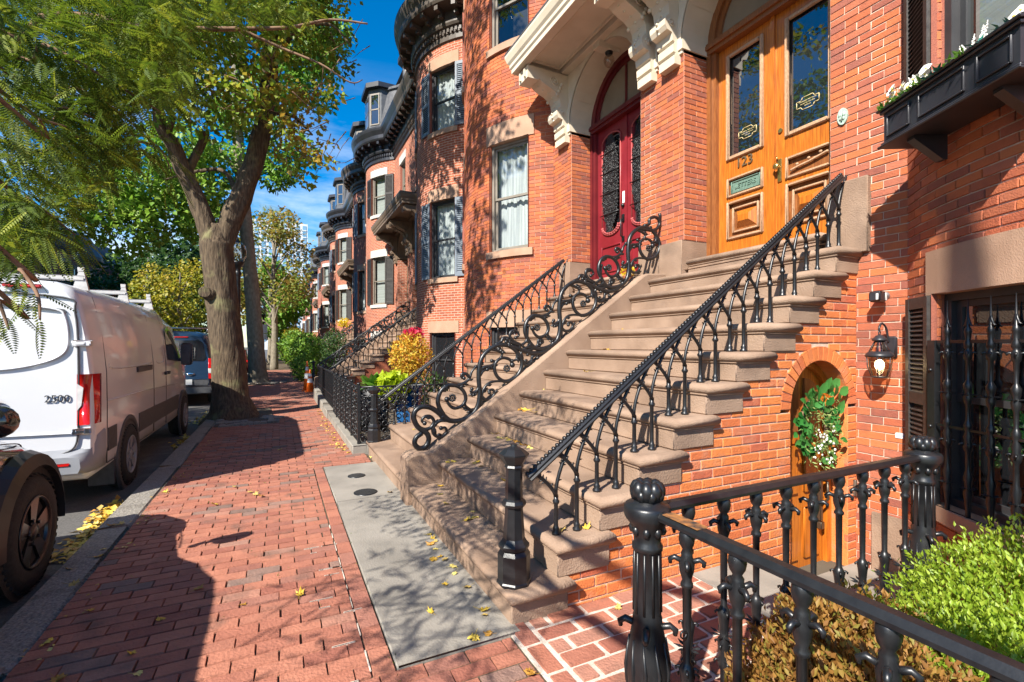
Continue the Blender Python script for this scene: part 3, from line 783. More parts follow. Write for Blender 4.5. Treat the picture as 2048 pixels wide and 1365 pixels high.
def sweep(mb, P, prof, ts=None, uvs=False):
    ts = ts or TS; rows = []
    for t in ts:
        (x, y), tt, n = P(t)
        if abs(t-(W0-1e-3)) < 2e-3 or abs(t-(W0+ARC-1e-3)) < 2e-3:     # mitre at the inside corners
            a = PH0/2; k = 1/cos(a); s_ = n
            rows_n = None
        rows.append([mb.V((x+n[0]*p, y+n[1]*p, z)) for p, z in prof])
    for a, b in zip(rows, rows[1:]):
        for i in range(len(prof)-1): mb.face([a[i], a[i+1], b[i+1], b[i]])
def path_block(mb, P, t0, t1, z0, z1, proud, depth=.1, n=None):
    n = n or max(1, int((t1-t0)/.12)); rows = []
    for k in range(n+1):
        (x, y), tt, nn = P(t0+(t1-t0)*k/n)
        rows.append([mb.V((x+nn[0]*q, y+nn[1]*q, z)) for q, z in ((proud, z0), (proud, z1), (-depth, z1), (-depth, z0))])
    for a, b in zip(rows, rows[1:]):
        for i in range(4): mb.face([a[i], a[(i+1) % 4], b[(i+1) % 4], b[i]])
    mb.face(rows[0]); mb.face(rows[-1][::-1])
def slat_shutter(house, T, x0, x1, z0, z1, m, slats=True, hw=.035):
    """louvred shutter in window-local coords (along, out, up)"""
    b = MB(T); o0, o1 = .012, .05; st = .05
    b.box(x0, x0+st, o0, o1, z0, z1); b.box(x1-st, x1, o0, o1, z0, z1)
    zm = (z0+z1)/2
    for a, c in ((z0, z0+.09), (zm-.04, zm+.04), (z1-.08, z1)): b.box(x0+st, x1-st, o0, o1-.002, a, c)
    sh = b.build('shutter', m, house); pitch = .034 if slats == 'one' else .05
    b = MB(T)
    for a, c in ((z0+.09, zm-.04), (zm+.04, z1-.08)):
        z = a+.005
        while z < c-.012:
            if slats == 'one': b = MB(T)
            b.poly([(x0+st, o1-.008, z), (x1-st, o1-.008, z), (x1-st, o0+.004, z+pitch*.85), (x0+st, o0+.004, z+pitch*.85)])
            b.poly([(x0+st, o1-.008, z-.007), (x1-st, o1-.008, z-.007), (x1-st, o1-.008, z), (x0+st, o1-.008, z)])
            if slats == 'one': b.build('slat', m, sh)
            z += pitch
    if slats != 'one':
        b.build('louvres', m, sh)
    b = MB(T); b.box(x0+st, x1-st, o0, o0+.003, z0+.05, z1-.05); b.build('shutter_back', m_dark, sh)
    return sh
def window(house, P, tc, z0, z1, hw=WH, mf=None, glassm=None, curtain=True, shut=None, lint=.34, sill=.13, lm=None, slats=True, sash=True, wide=.1, sides=(-1, 1)):
    (x, y), tt, n = P(tc); T = frame_xf((x, y), tt, n); mf = mf or m_frame; lm = lm or m_trim
    inset = -.10
    b = MB(T); fw = .055
    for (a0, a1, c0, c1) in ((-hw, -hw+fw, z0, z1), (hw-fw, hw, z0, z1)): b.box(a0, a1, inset-.06, inset+.012, c0, c1)
    b.box(-hw+fw, hw-fw, inset-.06, inset+.012, z1-fw, z1); b.box(-hw+fw, hw-fw, inset-.06, inset+.012, z0, z0+.05)
    w = b.build('window', mf, house); zm = (z0+z1)/2; sw = .042
    for nm, a, c, o in (('upper_sash', zm-.02, z1-fw, inset-.022), ('lower_sash', z0+.05, zm+.022, inset-.045)):
        b = MB(T); x0_, x1_ = -hw+fw, hw-fw
        b.box(x0_, x0_+sw, o-.03, o, a, c); b.box(x1_-sw, x1_, o-.03, o, a, c); b.box(x0_+sw, x1_-sw, o-.03, o, c-sw, c); b.box(x0_+sw, x1_-sw, o-.03, o, a, a+sw)
        b.build(nm, mf, w)
        b = MB(T); b.poly([(x0_+sw, o-.015, a+sw), (x1_-sw, o-.015, a+sw), (x1_-sw, o-.015, c-sw), (x0_+sw, o-.015, c-sw)]); b.build('pane', glassm or m_glass, w)
    b = MB(T)
    if curtain == 'blind':
        b.box(-hw+.05, hw-.05, inset-.16, inset-.15, z0+.05, z1)
        b.build('blind', mat('blind', (.26, .26, .245), (.36, .36, .34), .7, ns=40, wav=(.01, .01, 1)), w)
    elif curtain:
        N_ = 34; ztop = z1-.02; cols = []
        for k in range(N_+1):
            a = -hw+.02+(2*hw-.04)*k/N_; o = inset-.17+.014*sin(k*1.55)+.012*sin(k*.7)
            if abs(k-N_/2) < .6: o -= .03
            cols.append((b.V((a, o, z0+.03)), b.V((a, o, ztop))))
        for p, q in zip(cols, cols[1:]): b.face([p[0], q[0], q[1], p[1]], True)
        b.build('curtain', m_curt, w)
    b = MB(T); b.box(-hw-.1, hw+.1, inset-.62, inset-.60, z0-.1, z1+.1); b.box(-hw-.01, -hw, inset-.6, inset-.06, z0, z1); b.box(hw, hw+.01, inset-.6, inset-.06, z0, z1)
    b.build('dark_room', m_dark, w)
    b = MB(T)                                                        # reveal
    for s_ in (-1, 1): b.poly([(s_*hw, .0, z0-.02), (s_*hw, -.17, z0-.02), (s_*hw, -.17, z1), (s_*hw, .0, z1)])
    b.poly([(-hw, .0, z1-.001), (hw, .0, z1-.001), (hw, -.17, z1-.001), (-hw, -.17, z1-.001)]); b.build('window_reveal', m_brick, w)
    if lint:
        b = MB(); path_block(b, P, tc-hw-wide, tc+hw+wide, z1-.005, z1+lint, .022); b.build('lintel', lm, w)
    if sill:
        b = MB(); path_block(b, P, tc-hw-.08, tc+hw+.08, z0-sill, z0, .055, .18); b.build('sill', lm, w)
    if shut:
        sw_ = .40
        for s_ in sides:
            tcs = tc+s_*(hw+sw_/2+.01)
            (x2, y2), t2, n2 = P(tcs); T2 = frame_xf((x2, y2), t2, n2)
            slat_shutter(house, T2, -sw_/2, sw_/2, z0+.01, z1-.02, shut, slats)
    return w
def hood(house, P, yp, sd, m, full=True):
    """bracketed door hood with arched back panel"""
    Y = lambda w: yp+sd*w
    b = MB(); X0 = XF-.95
    b.box(X0+.06, XF, min(Y(.0), Y(2.52)), max(Y(0), Y(2.52)), 6.14, 6.22)
    ya, yb = Y(.004), Y(2.58)
    # crown moulding on front and end
    prof = [(.10, 6.056), (.055, 6.056), (.055, 6.12), (.03, 6.15), (.03, 6.2), (0, 6.24), (-.03, 6.33), (-.03, 6.37)]
    for (p0, z0), (p1, z1) in zip(prof, prof[1:]):
        b.poly([(X0+p0, ya, z0), (X0+p0, Y(2.58-p0), z0), (X0+p1, Y(2.58-p1), z1), (X0+p1, ya, z1)])
        b.poly([(X0+p0, Y(2.58-p0), z0), (XF, Y(2.58-p0), z0), (XF, Y(2.58-p1), z1), (X0+p1, Y(2.58-p1), z1)])
    hd = b.build('door_hood', m, house)
    b = MB(); b.box(X0-.035, XF, min(ya, Y(2.61)), max(ya, Y(2.61)), 6.37, 6.40); b.build('hood_roof', m_slate, hd)
    b = MB()                                                # soffit frame round a recessed panel
    for (xa, xb, w0, w1) in ((X0+.062, X0+.2, .006, 2.515), (XF-.16, XF, .004, 2.52), (X0+.2, XF-.16, .004, .34), (X0+.2, XF-.16, 2.2, 2.52)):
        b.box(xa, xb, min(Y(w0), Y(w1)), max(Y(w0), Y(w1)), 6.06, 6.14)
    for (xa, xb, w0, w1) in ((X0+.24, X0+.27, .4, 2.14), (XF-.23, XF-.2, .4, 2.14), (X0+.27, XF-.23, .4, .43), (X0+.27, XF-.23, 2.11, 2.14)):
        b.box(xa, xb, min(Y(w0), Y(w1)), max(Y(w0), Y(w1)), 6.105, 6.14)
    b.build('soffit', m, hd)
    # spandrel with arch
    b = MB(); r = .85; wc_ = 1.23; xp = XF-.03; N_ = 20
    for k in range(N_):
        a0 = pi*k/N_; a1 = pi*(k+1)/N_
        p0 = (wc_-r*cos(a0), 5.2+r*sin(a0)); p1 = (wc_-r*cos(a1), 5.2+r*sin(a1))
        b.poly([(xp, Y(p0[0]), p0[1]), (xp, Y(p1[0]), p1[1]), (xp, Y(p1[0]), 6.1), (xp, Y(p0[0]), 6.1)])
        b.poly([(xp, Y(p0[0]), p0[1]), (xp, Y(p1[0]), p1[1]), (XF+.5, Y(p1[0]), p1[1]), (XF+.5, Y(p0[0]), p0[1])], True)
        # raised ring
        q = lambda p, rr: (wc_+(p[0]-wc_)*rr/r, 5.2+(p[1]-5.2)*rr/r)
        for ra, rb, xx in ((r+.0, r+.09, xp-.02), (r+.09, r+.11, xp-.008)):
            A0, A1, B0, B1 = q(p0, ra), q(p1, ra), q(p0, rb), q(p1, rb)
            b.poly([(xx, Y(A0[0]), min(A0[1], 6.07)), (xx, Y(A1[0]), min(A1[1], 6.07)), (xx, Y(B1[0]), min(B1[1], 6.07)), (xx, Y(B0[0]), min(B0[1], 6.07))])
    for w0, w1 in ((.04, .38), (2.08, 2.5)): b.poly([(xp, Y(w0), 5.2), (xp, Y(w1), 5.2), (xp, Y(w1), 6.1), (xp, Y(w0), 6.1)])
    # panels of the soffit of the arch
    for k in range(3, N_-3):
        a0 = pi*k/N_; a1 = pi*(k+1)/N_; rr = r-.006
        b.poly([(XF+.07, Y(wc_-rr*cos(a0)), 5.2+rr*sin(a0)), (XF+.07, Y(wc_-rr*cos(a1)), 5.2+rr*sin(a1)), (XF+.40, Y(wc_-rr*cos(a1)), 5.2+rr*sin(a1)), (XF+.40, Y(wc_-rr*cos(a0)), 5.2+rr*sin(a0))], True)
    b.build('arch_panel', m, hd)
    b = MB(); kp = [(-.07, 5.98), (.07, 5.98), (.10, 6.08), (-.10, 6.08)]
    b.prism([(Y(wc_+a), z) for a, z in kp], xp-.09, xp+.3, axis='x'); b.build('keystone', m, hd)
    for w0, w1 in ((.02, .40), (2.06, 2.36)):
        b = MB(); b.box(XF-.05, XF+.52, min(Y(w0), Y(w1)), max(Y(w0), Y(w1)), 5.09, 5.2); b.box(XF-.03, XF+.5, min(Y(w0+.02), Y(w1-.02)), max(Y(w0+.02), Y(w1-.02)), 5.05, 5.09); b.build('impost', m, hd)
    # consoles
    con = [(0, 4.93), (.10, 4.93), (.105, 5.03), (.085, 5.04), (.085, 5.06), (.115, 5.07), (.12, 5.16), (.10, 5.17), (.10, 5.19), (.13, 5.20), (.14, 5.29), (.22, 5.31), (.25, 5.36), (.255, 5.42), (.23, 5.47), (.19, 5.49), (.185, 5.55), (.20, 5.62), (.25, 5.69), (.33, 5.745), (.43, 5.78), (.52, 5.82), (.58, 5.87), (.60, 5.84), (.80, 5.84), (.80, 6.04), (0, 6.04)]
    for w0, w1 in ((.07, .33), (2.13, 2.43)):
        b = MB(); b.prism([(XF-p, z) for p, z in con], Y(w0), Y(w1)); c_ = b.build('console', m, hd)
        b = MB(); wm = (w0+w1)/2
        for k in range(12):                                   # beads down the face
            pts = con[11:23]; i = min(k, len(pts)-1); p, z = pts[i]; b.ball((XF-p-.004, Y(wm), z), .018, 6, 4)
        for wq in (w0-.004, w1+.004):                         # volutes on the cheeks
            for (p, z, r_) in ((.30, 5.88, .085), (.15, 5.40, .05)):
                sp = [(XF-p-r_*(1-k/26)*cos(k*.55), Y(wq), z+r_*(1-k/26)*sin(k*.55)) for k in range(24)]; b.tube(sp, .011, 5)
                b.ball((XF-p, Y(wq), z), .022, 6, 4)
            for k in range(4): b.ball((XF-.16-.03*k, Y(wq), 5.70-.06*k+.16), .03, 6, 4)
        for q in (.24, .76): b.box(XF-.83, XF-.6, Y(w0+(w1-w0)*q)-.02, Y(w0+(w1-w0)*q)+.02, 5.87, 6.0)
        b.build('console_carving', m, c_)
    return hd
def cornice(house, P, m, near):
    b = MB(); sweep(b, P, [(.0, 9.36), (.05, 9.38), (.05, 9.52), (.07, 9.53), (.07, 9.64), (.14, 9.68), (.17, 9.74), (.17, 10.02), (.5, 10.06), (.53, 10.12), (.53, 10.26), (.62, 10.42), (.64, 10.5), (.64, 10.56), (-.1, 10.68)])
    co = b.build('cornice', m, house)
    b = MB(); t = .05
    while t < WL-.05:                                          # dentils
        path_block(b, P, t, t+.06, 9.54, 9.63, .115, 0, 1); t += .115
    b.build('dentils', m, co)
    t = .15
    while t < WL-.1:
        b = MB(); path_block(b, P, t, t+.10, 9.84, 10.05, .30, 0, 1); path_block(b, P, t+.004, t+.096, 9.93, 10.05, .47, 0, 1); b.build('bracket', m, co); t += .42
    return co
def roof(house, P, yp, sd, dorm=True):
    b = MB(); sweep(b, P, [(-.08, 10.6), (-.25, 11.3), (-.50, 12.6), (-.42, 12.65), (-.42, 12.75), (-.62, 12.85), (-1.4, 12.95)])
    Y = lambda w: yp+sd*w
    b.poly([(XF+.2, Y(0), 12.93), (XF+.2, Y(WL), 12.93), (XF+8, Y(6.46), 12.93), (XF+8, Y(0), 12.93)])
    rf = b.build('mansard_roof', m_slate, house)
    b = MB()                                                    # side wall above the neighbours and back volume
    b.box(XF+.7, XF+8, min(Y(.02), Y(6.44)), max(Y(.02), Y(6.44)), 9.0, 12.9); b.build('roof_block', m_slate, rf)
    if dorm:
        for w0, w1, xx in ((3.55, 5.35, CXB-RB+.02), (.75, 1.75, XF+.02)):
            pts = [(XF+2.0, w0), (xx+.45, w0), (xx, w0+.42), (xx, w1-.42), (xx+.45, w1), (XF+2.0, w1)]
            b = MB(); b.prism([(x, Y(w)) for x, w in pts], 10.62, 12.72, axis='z'); d = b.build('dormer', mat('dormer_paint', (.05, .055, .065), (.09, .095, .105), .6), rf)
            b = MB(); cxx = sum(p[0] for p in pts)/6; cww = (w0+w1)/2
            b.prism([(x-.16 if x < XF+1.9 else x, Y(w+(.16 if w > cww else -.16))) for x, w in pts], 12.72, 12.92, axis='z'); b.build('dormer_cornice', m_blackp, d)
            def facew(pa, pb):
                ax, aw = pa; bx, bw = pb; n_ = sqrt((bx-ax)**2+(bw-aw)**2); tx, tw = (bx-ax)/n_, (bw-aw)/n_
                nx, nw = (-tw, tx) if (-tw)*(-1) > 0 or True else (tw, -tx)
                if nx > 0: nx, nw = -nx, -nw
                mx, mw = (ax+bx)/2, (aw+bw)/2; hw = n_*.5-.08
                if hw < .1: return
                q = lambda s_, o, z: (mx+tx*s_+nx*o, Y(mw+tw*s_+nw*o), z)
                bb = MB(); bb.poly([q(-hw, .012, 11.2), q(hw, .012, 11.2), q(hw, .012, 12.45), q(-hw, .012, 12.45)]); wn_ = bb.build('dormer_window', m_gdark, d)
                bb = MB()
                for s0, s1, z0, z1 in ((-hw, -hw+.05, 11.2, 12.45), (hw-.05, hw, 11.2, 12.45), (-hw, hw, 11.15, 11.2), (-hw, hw, 12.45, 12.52), (-hw, hw, 11.8, 11.85)):
                    bb.poly([q(s0, .03, z0), q(s1, .03, z0), q(s1, .03, z1), q(s0, .03, z1)])
                bb.build('dormer_frame', m_frame, wn_)
            facew(pts[1], pts[2]); facew(pts[2], pts[3]); facew(pts[3], pts[4])
    return rf
def base_house(yp, sd, label, near, hoodm, shut=None, trim=None, wallm=None, fr=None):
    e = empty('townhouse', (XF, yp+sd*3.2, 0), 0, label, 'house', 'bow-fronted brick row houses')
    P = make_path(yp, sd)
    tA, tB = t_ang(-WA), t_ang(WA); wins = []
    for tc in (tA, tB):
        wins += [(tc, 3.3, 5.34, 'p'), (tc, 7.15, 8.80, 's'), (tc, .45, 1.88, 'b')]
    wins.append((1.23, 7.15, 8.80, 'f'))
    rects = [(tc-WH, tc+WH, z0, z1) for tc, z0, z1, k in wins]+[(.38, 2.08, 2.3, 6.08)]
    if near:
        ops = [(lambda z, r=r: (r[0], r[1]) if r[2] < z < r[3] else None) for r in rects]
        pcs, strips = wall_pieces(P, WL, -.45, 9.42, ops, breaks=(W0, W0+ARC))
        mb = MB(); strip_mesh(mb, P, strips); wl_ = mb.build('wall', m_mortar, e)
        def occl(c):                                           # hidden behind the stairs or too low
            return (c[0] > XF-.05 and (.0 < (c[1]-yp)*sd < 2.5) and c[2] < 2.4)
        emit_bricks(pcs, wl_, m_brick, occl=occl)
    else:
        zb = sorted(set([-.45, 9.42]+[r[2] for r in rects]+[r[3] for r in rects])); strips = []
        for z0, z1 in zip(zb, zb[1:]):
            iv = [(0., WL)]
            for r in rects:
                if r[2] < (z0+z1)/2 < r[3]:
                    nv = []
                    for a, b in iv:
                        if r[1] <= a or r[0] >= b: nv.append((a, b)); continue
                        if r[0] > a: nv.append((a, r[0]))
                        if r[1] < b: nv.append((r[1], b))
                    iv = nv
            for a, b in iv:
                cuts = [a]+[q for q in (W0, W0+ARC) if a < q < b]+[b]; strips += [(c0, c1, z0, z1) for c0, c1 in zip(cuts, cuts[1:])]
        mb = MB(); strip_mesh(mb, P, strips, off=0, uv=True); wl_ = mb.build('wall', wallm or BRT, e)
    return e, P, wins, wl_
def recess(house, yp, sd, m_jamb, near, leafm, framem):
    Y = lambda w: yp+sd*w
    b = MB(); XD = XF+.5
    for w in (.38, 2.08): b.poly([(XF-.004, Y(w), 2.3), (XD, Y(w), 2.3), (XD, Y(w), 5.2), (XF-.004, Y(w), 5.2)], uv=[(0, 2.3), (.5, 2.3), (.5, 5.2), (0, 5.2)])
    b.poly([(XF, Y(.38), 2.44), (XD+.1, Y(.38), 2.44), (XD+.1, Y(2.08), 2.44), (XF, Y(2.08), 2.44)], uv=[(0, 0), (1, 0), (1, 1), (0, 1)])
    rv = b.build('door_recess', m_jamb, house)
    b = MB(); b.box(XD+.09, XD+.2, min(Y(.3), Y(2.16)), max(Y(.3), Y(2.16)), 2.4, 6.1); b.build('hall_dark', m_dark, rv)
    for w0, w1, zt in ((.004, .387, 2.80), (2.07, 2.40, 2.93)):
        b = MB(); b.cbox(XF-.045, XF+.44, min(Y(w0), Y(w1)), max(Y(w0), Y(w1)), 2.3, zt, .008); b.build('plinth_block', m_stone, rv)
    if near:                                                     # bricks of the jamb that faces the camera
        wj = .38 if sd < 0 else 2.08; yj = Y(wj)
        def PJ(t): return ((XF+t, yj-.004), (1, 0), (0, -1))
        pcs, strips = wall_pieces(PJ, .44, 2.80, 5.05, [])
        emit_bricks(pcs, rv, m_brick, n=80)
    return rv

# ------------------------------------------------------------------ the two near houses
house123, PA, winsA, wallA = base_house(4.64, -1, 'brick house with varnished oak double doors numbered 123 and black window box', True, m_cream)
house121, PB, winsB, wallB = base_house(4.64, 1, 'brick bow-fronted house with red double doors and cream hood', True, m_cream)
for hs, P, wins, sd in ((house123, PA, winsA, -1), (house121, PB, winsB, 1)):
    for tc, z0, z1, k in wins:
        if k == 'b':
            window(hs, P, tc, z0, z1, mf=m_dframe, glassm=m_gdark, curtain=False, lint=.30, sill=.1)
        elif sd < 0: window(hs, P, tc, z0, z1, mf=m_dframe, curtain='blind', lint=.36)
        else: window(hs, P, tc, z0, z1, mf=m_frame, curtain=(k == 'p'), lint=.36 if k == 'p' else .3)
    hood(hs, P, 4.64, sd, m_cream)
    cornice(hs, P, m_corn, True)
    roof(hs, P, 4.64, sd)
    b = MB(); path_block(b, P, 2.42 if sd < 0 else 2.42, W0-.004, -.4, .17, .03, .05); b.build('plinth', m_stone, hs)
# basement window lintel of 123 seen close: blind slats and shutters
TfA = t_ang(-WA)
(xw, yw), tw, nw_ = PA(t_ang(-WA))
def wall_shutter(hs, P, t0, t1, z0, z1, m):
    (x, y), t, n = P((t0+t1)/2); T = frame_xf((x, y), t, n); w = abs(t1-t0)/2
    return slat_shutter(hs, T, -w, w, z0, z1, m, 'one')
wall_shutter(house123, PA, TfA-WH-.33, TfA-WH-.015, .42, 1.87, m_shut)
wall_shutter(house123, PA, TfA-WH-.36, TfA-WH-.015, 3.32, 5.3, m_shut)

# recesses and doors
recA = recess(house123, 4.64, -1, m_mortar, True, None, None)
recB = recess(house121, 4.64, 1, m_mortar, True, None, None)
XD = XF+.46
m_red = mat('red_door_paint', (.17, .010, .016), (.24, .018, .026), .38, ns=3, bump=.03, bs=30)
m_redl = mat('red_door_moulding', (.34, .06, .06), (.42, .09, .085), .4, ns=3)
m_redd = mat('dark_red_frame', (.10, .008, .012), (.15, .014, .016), .4, ns=3)
m_brass = mat('brass', (.50, .33, .10), (.62, .43, .16), .3, .9, ns=20)
m_patina = mat('patina_bronze', (.09, .16, .12), (.18, .28, .22), .6, .2, ns=60, bump=.3, bs=200)
def doorframe(hs, yp, sd, mfr, name):
    Y = lambda w: yp+sd*w; b = MB()
    for w0, w1 in ((.385, .50), (1.96, 2.075)):
        b.box(XD-.06, XD+.08, min(Y(w0), Y(w1)), max(Y(w0), Y(w1)), 2.55, 5.12); b.box(XD-.09, XD-.06, min(Y(w0), Y((w0+w1)/2)) if w0 < 1 else min(Y((w0+w1)/2), Y(w1)), max(Y(w0), Y((w0+w1)/2)) if w0 < 1 else max(Y((w0+w1)/2), Y(w1)), 2.55, 5.12)
    b.box(XD-.10, XD+.08, min(Y(.385), Y(2.075)), max(Y(.385), Y(2.075)), 5.10, 5.24); b.box(XD-.13, XD-.10, min(Y(.385), Y(2.075)), max(Y(.385), Y(2.075)), 5.15, 5.2)
    N_ = 18
    for r0, r1, x in ((.75, .845, XD-.07), (.69, .75, XD-.03)):
        for k in range(N_):
            a0, a1 = pi*k/N_, pi*(k+1)/N_
            q = lambda r, a, xx: (xx, Y(1.23-r*cos(a)), 5.22+r*sin(a))
            b.poly([q(r0, a0, x), q(r0, a1, x), q(r1, a1, x), q(r1, a0, x)]); b.poly([q(r0, a0, x), q(r0, a1, x), q(r0, a1, x+.05), q(r0, a0, x+.05)])
    b.box(XD-.02, XD+.01, min(Y(1.21), Y(1.25)), max(Y(1.21), Y(1.25)), 5.22, 5.93)
    fr = b.build(name, mfr, hs)
    b = MB(); b.face([b.V((XD+.0, Y(1.23-.72*cos(pi*k/16)), 5.22+.72*sin(pi*k/16))) for k in range(17)]); b.build('fanlight', mat('fanlight_glass', (.20, .16, .11), (.26, .21, .15), .12, ns=2), fr)
    return fr
def rect_frame(b, x, Yf, w0, w1, z0, z1, th, d):
    for a0, a1, c0, c1 in ((w0, w0+th, z0, z1), (w1-th, w1, z0, z1), (w0+th, w1-th, z0, z0+th), (w0+th, w1-th, z1-th, z1)):
        b.cbox(x-d, x+.005, Yf(a0), Yf(a1), c0, c1, min(d, th)*.35)
# --- 123: oak doors
Y1 = lambda w: 4.64-w
fr = doorframe(house123, 4.64, -1, m_woodd, 'door_frame')
def num_text(txt, name, m, loc, size, parent, ext=.006, rot=(pi/2, 0, -pi/2), align='CENTER'):
    cu = bpy.data.curves.new(name, 'FONT'); cu.body = txt; cu.size = size; cu.extrude = ext; cu.align_x = align; cu.align_y = 'CENTER'
    o = bpy.data.objects.new(name, cu); COL.objects.link(o); dg = bpy.context.evaluated_depsgraph_get()
    me = bpy.data.meshes.new_from_object(o.evaluated_get(dg)); bpy.data.objects.remove(o)
    me.transform(Matrix.Translation(loc) @ Euler(rot).to_matrix().to_4x4()); me.materials.clear(); me.materials.append(m)
    ob = bpy.data.objects.new(name, me); COL.objects.link(ob); ob.parent = parent
    mw = Matrix.Identity(4); p = parent
    while p is not None: mw = (Matrix.Translation(p.location) @ p.rotation_euler.to_matrix().to_4x4()) @ mw; p = p.parent
    me.transform(mw.inverted()); return ob
for li, (w0, w1) in enumerate(((.50, 1.222), (1.238, 1.96))):      # far leaf, near leaf
    b = MB(); a0, a1 = w0, w1; st = .135; ga, gb = 3.76, 4.97
    for q0, q1, z0, z1 in ((a0, a0+st, 2.60, 5.1), (a1-st, a1, 2.60, 5.1), (a0+st, a1-st, 2.60, 2.80), (a0+st, a1-st, 3.22, 3.30), (a0+st, a1-st, 3.50, ga), (a0+st, a1-st, gb, 5.1)):
        b.box(XD-.005, XD+.045, min(Y1(q0), Y1(q1)), max(Y1(q0), Y1(q1)), z0, z1)
    if li == 0: b.box(XD-.03, XD-.004, Y1(a1+.02), Y1(a1-.028), 2.6, 5.1)
    d = b.build('oak_door', m_wood, house123)
    b = MB()
    rect_frame(b, XD-.004, Y1, a0+st-.02, a1-st+.02, ga-.03, gb+.02, .045, .032); rect_frame(b, XD-.004, Y1, a0+st-.015, a1-st+.015, 3.285, 3.515, .03, .028)
    rect_frame(b, XD-.004, Y1, a0+st-.015, a1-st+.015, 2.785, 3.235, .032, .03); rect_frame(b, XD+.01, Y1, a0+st+.05, a1-st-.05, 2.86, 3.16, .025, .022)
    b.build('moulding', m_woodw, d)
    b = MB(); b.poly([(XD+.015, Y1(a0+st), ga), (XD+.015, Y1(a1-st), ga), (XD+.015, Y1(a1-st), gb), (XD+.015, Y1(a0+st), gb)]); b.build('pane', m_gdark, d)
    b = MB(); b.box(XD+.02, XD+.04, min(Y1(a0+st), Y1(a1-st)), max(Y1(a0+st), Y1(a1-st)), 2.80, 3.22); b.box(XD+.02, XD+.04, min(Y1(a0+st), Y1(a1-st)), max(Y1(a0+st), Y1(a1-st)), 3.30, 3.50)
    b.build('recessed_panel', m_woodd, d)
    b = MB(); wm = (a0+a1)/2; xb, xt = XD+.02, XD-.04
    B_ = [(wm-.13, 2.91), (wm+.13, 2.91), (wm+.13, 3.11), (wm-.13, 3.11)]; T_ = [(wm-.07, 2.975), (wm+.07, 2.975), (wm+.07, 3.045), (wm-.07, 3.045)]
    A = [b.V((xb, Y1(w), z)) for w, z in B_]; C = [b.V((xt, Y1(w), z)) for w, z in T_]
    for i in range(4): b.face([A[i], A[(i+1) % 4], C[(i+1) % 4], C[i]])
    b.face(C); b.build('raised_boss', m_wood, d)
    # window notice with gilt outline
    zc = 3.99 if li == 0 else 4.02; b = MB(); wmn = wm+(.02 if li == 0 else -.02); hx, hz = .115, .062
    o_ = [(-hx, -hz*.55), (-hx*.62, -hz*.55), (-hx*.45, -hz), (hx*.45, -hz), (hx*.62, -hz*.55), (hx, -hz*.55), (hx, hz*.55), (hx*.62, hz*.55), (hx*.45, hz), (-hx*.45, hz), (-hx*.62, hz*.55), (-hx, hz*.55)]
    for i in range(len(o_)):
        p, q = o_[i], o_[(i+1) % len(o_)]; b.tube([(XD+.011, Y1(wmn+p[0]), zc+p[1]), (XD+.011, Y1(wmn+q[0]), zc+q[1])], .0035, 4)
    m_gilt = mat('gilt_line', (.62, .50, .24), (.7, .58, .3), .5); b.build('notice_outline', m_gilt, d)
    for k, tx in enumerate(('All deliveries MUST be left', 'outside the front door', 'thank you')):
        num_text(tx, 'notice_text', m_gilt, (XD+.010, Y1(wmn), zc+.022-.024*k), .0165, d, .0005)
    b = MB()
    if li == 0:
        rect_frame(b, XD+.012, Y1, a0+st+.03, a1-st-.03, 3.325, 3.475, .02, .02); b.cbox(XD+.004, XD+.016, Y1(a0+st+.05), Y1(a1-st-.05), 3.345, 3.455, .003)
        b.build('letter_slot', m_patina, d); num_text('LETTERS', 'slot_text', m_patina, (XD-.0, Y1(wm), 3.40), .075, d, .004)
        num_text('123', 'house_number', mat('aged_brass', (.16, .12, .07), (.24, .18, .10), .5, .7), (XD-.012, Y1(wm), 3.655), .155, d, .008)
    else:
        b.tube(smooth_path([(XD-.005, Y1(wm+dx), 3.40+dz) for dx, dz in ((-.19, -.03), (-.1, -.012), (0, .0), (.1, .02), (.19, .04))], 4), [.012]*17, 6)
        for k in range(7): b.ball((XD-.004, Y1(wm-.18+.06*k), 3.385+.011*k+(.018 if k % 2 else -.014)), .02, 6, 4, (.6, 1, .7))
        b.build('carving', m_woodw, d)
        b = MB(); b.lathe([(.026, 0), (.026, .01), (.012, .012), (.011, .045), (.025, .05), (.034, .065), (.034, .08), (.015, .09)], (XD-.005, Y1(a0+.055), 3.44), 12, axis='x'); 
        for v_ in range(len(b.v)): b.v[v_] = (2*(XD-.005)-b.v[v_][0], b.v[v_][1], b.v[v_][2])
        b.cbox(XD-.02, XD-.004, Y1(a0+.03), Y1(a0+.08), 3.28, 3.53, .006); b.tube([(XD-.03, Y1(a0+.04), 3.52), (XD-.03, Y1(a0+.03), 3.56)], .01, 6); b.build('door_knob', m_brass, d)
        b = MB(); b.lathe([(.024, -.018), (.022, 0)], (XD-.004, Y1(a0+.065), 3.83), 12, axis='x'); b.build('lock', m_brass, d)
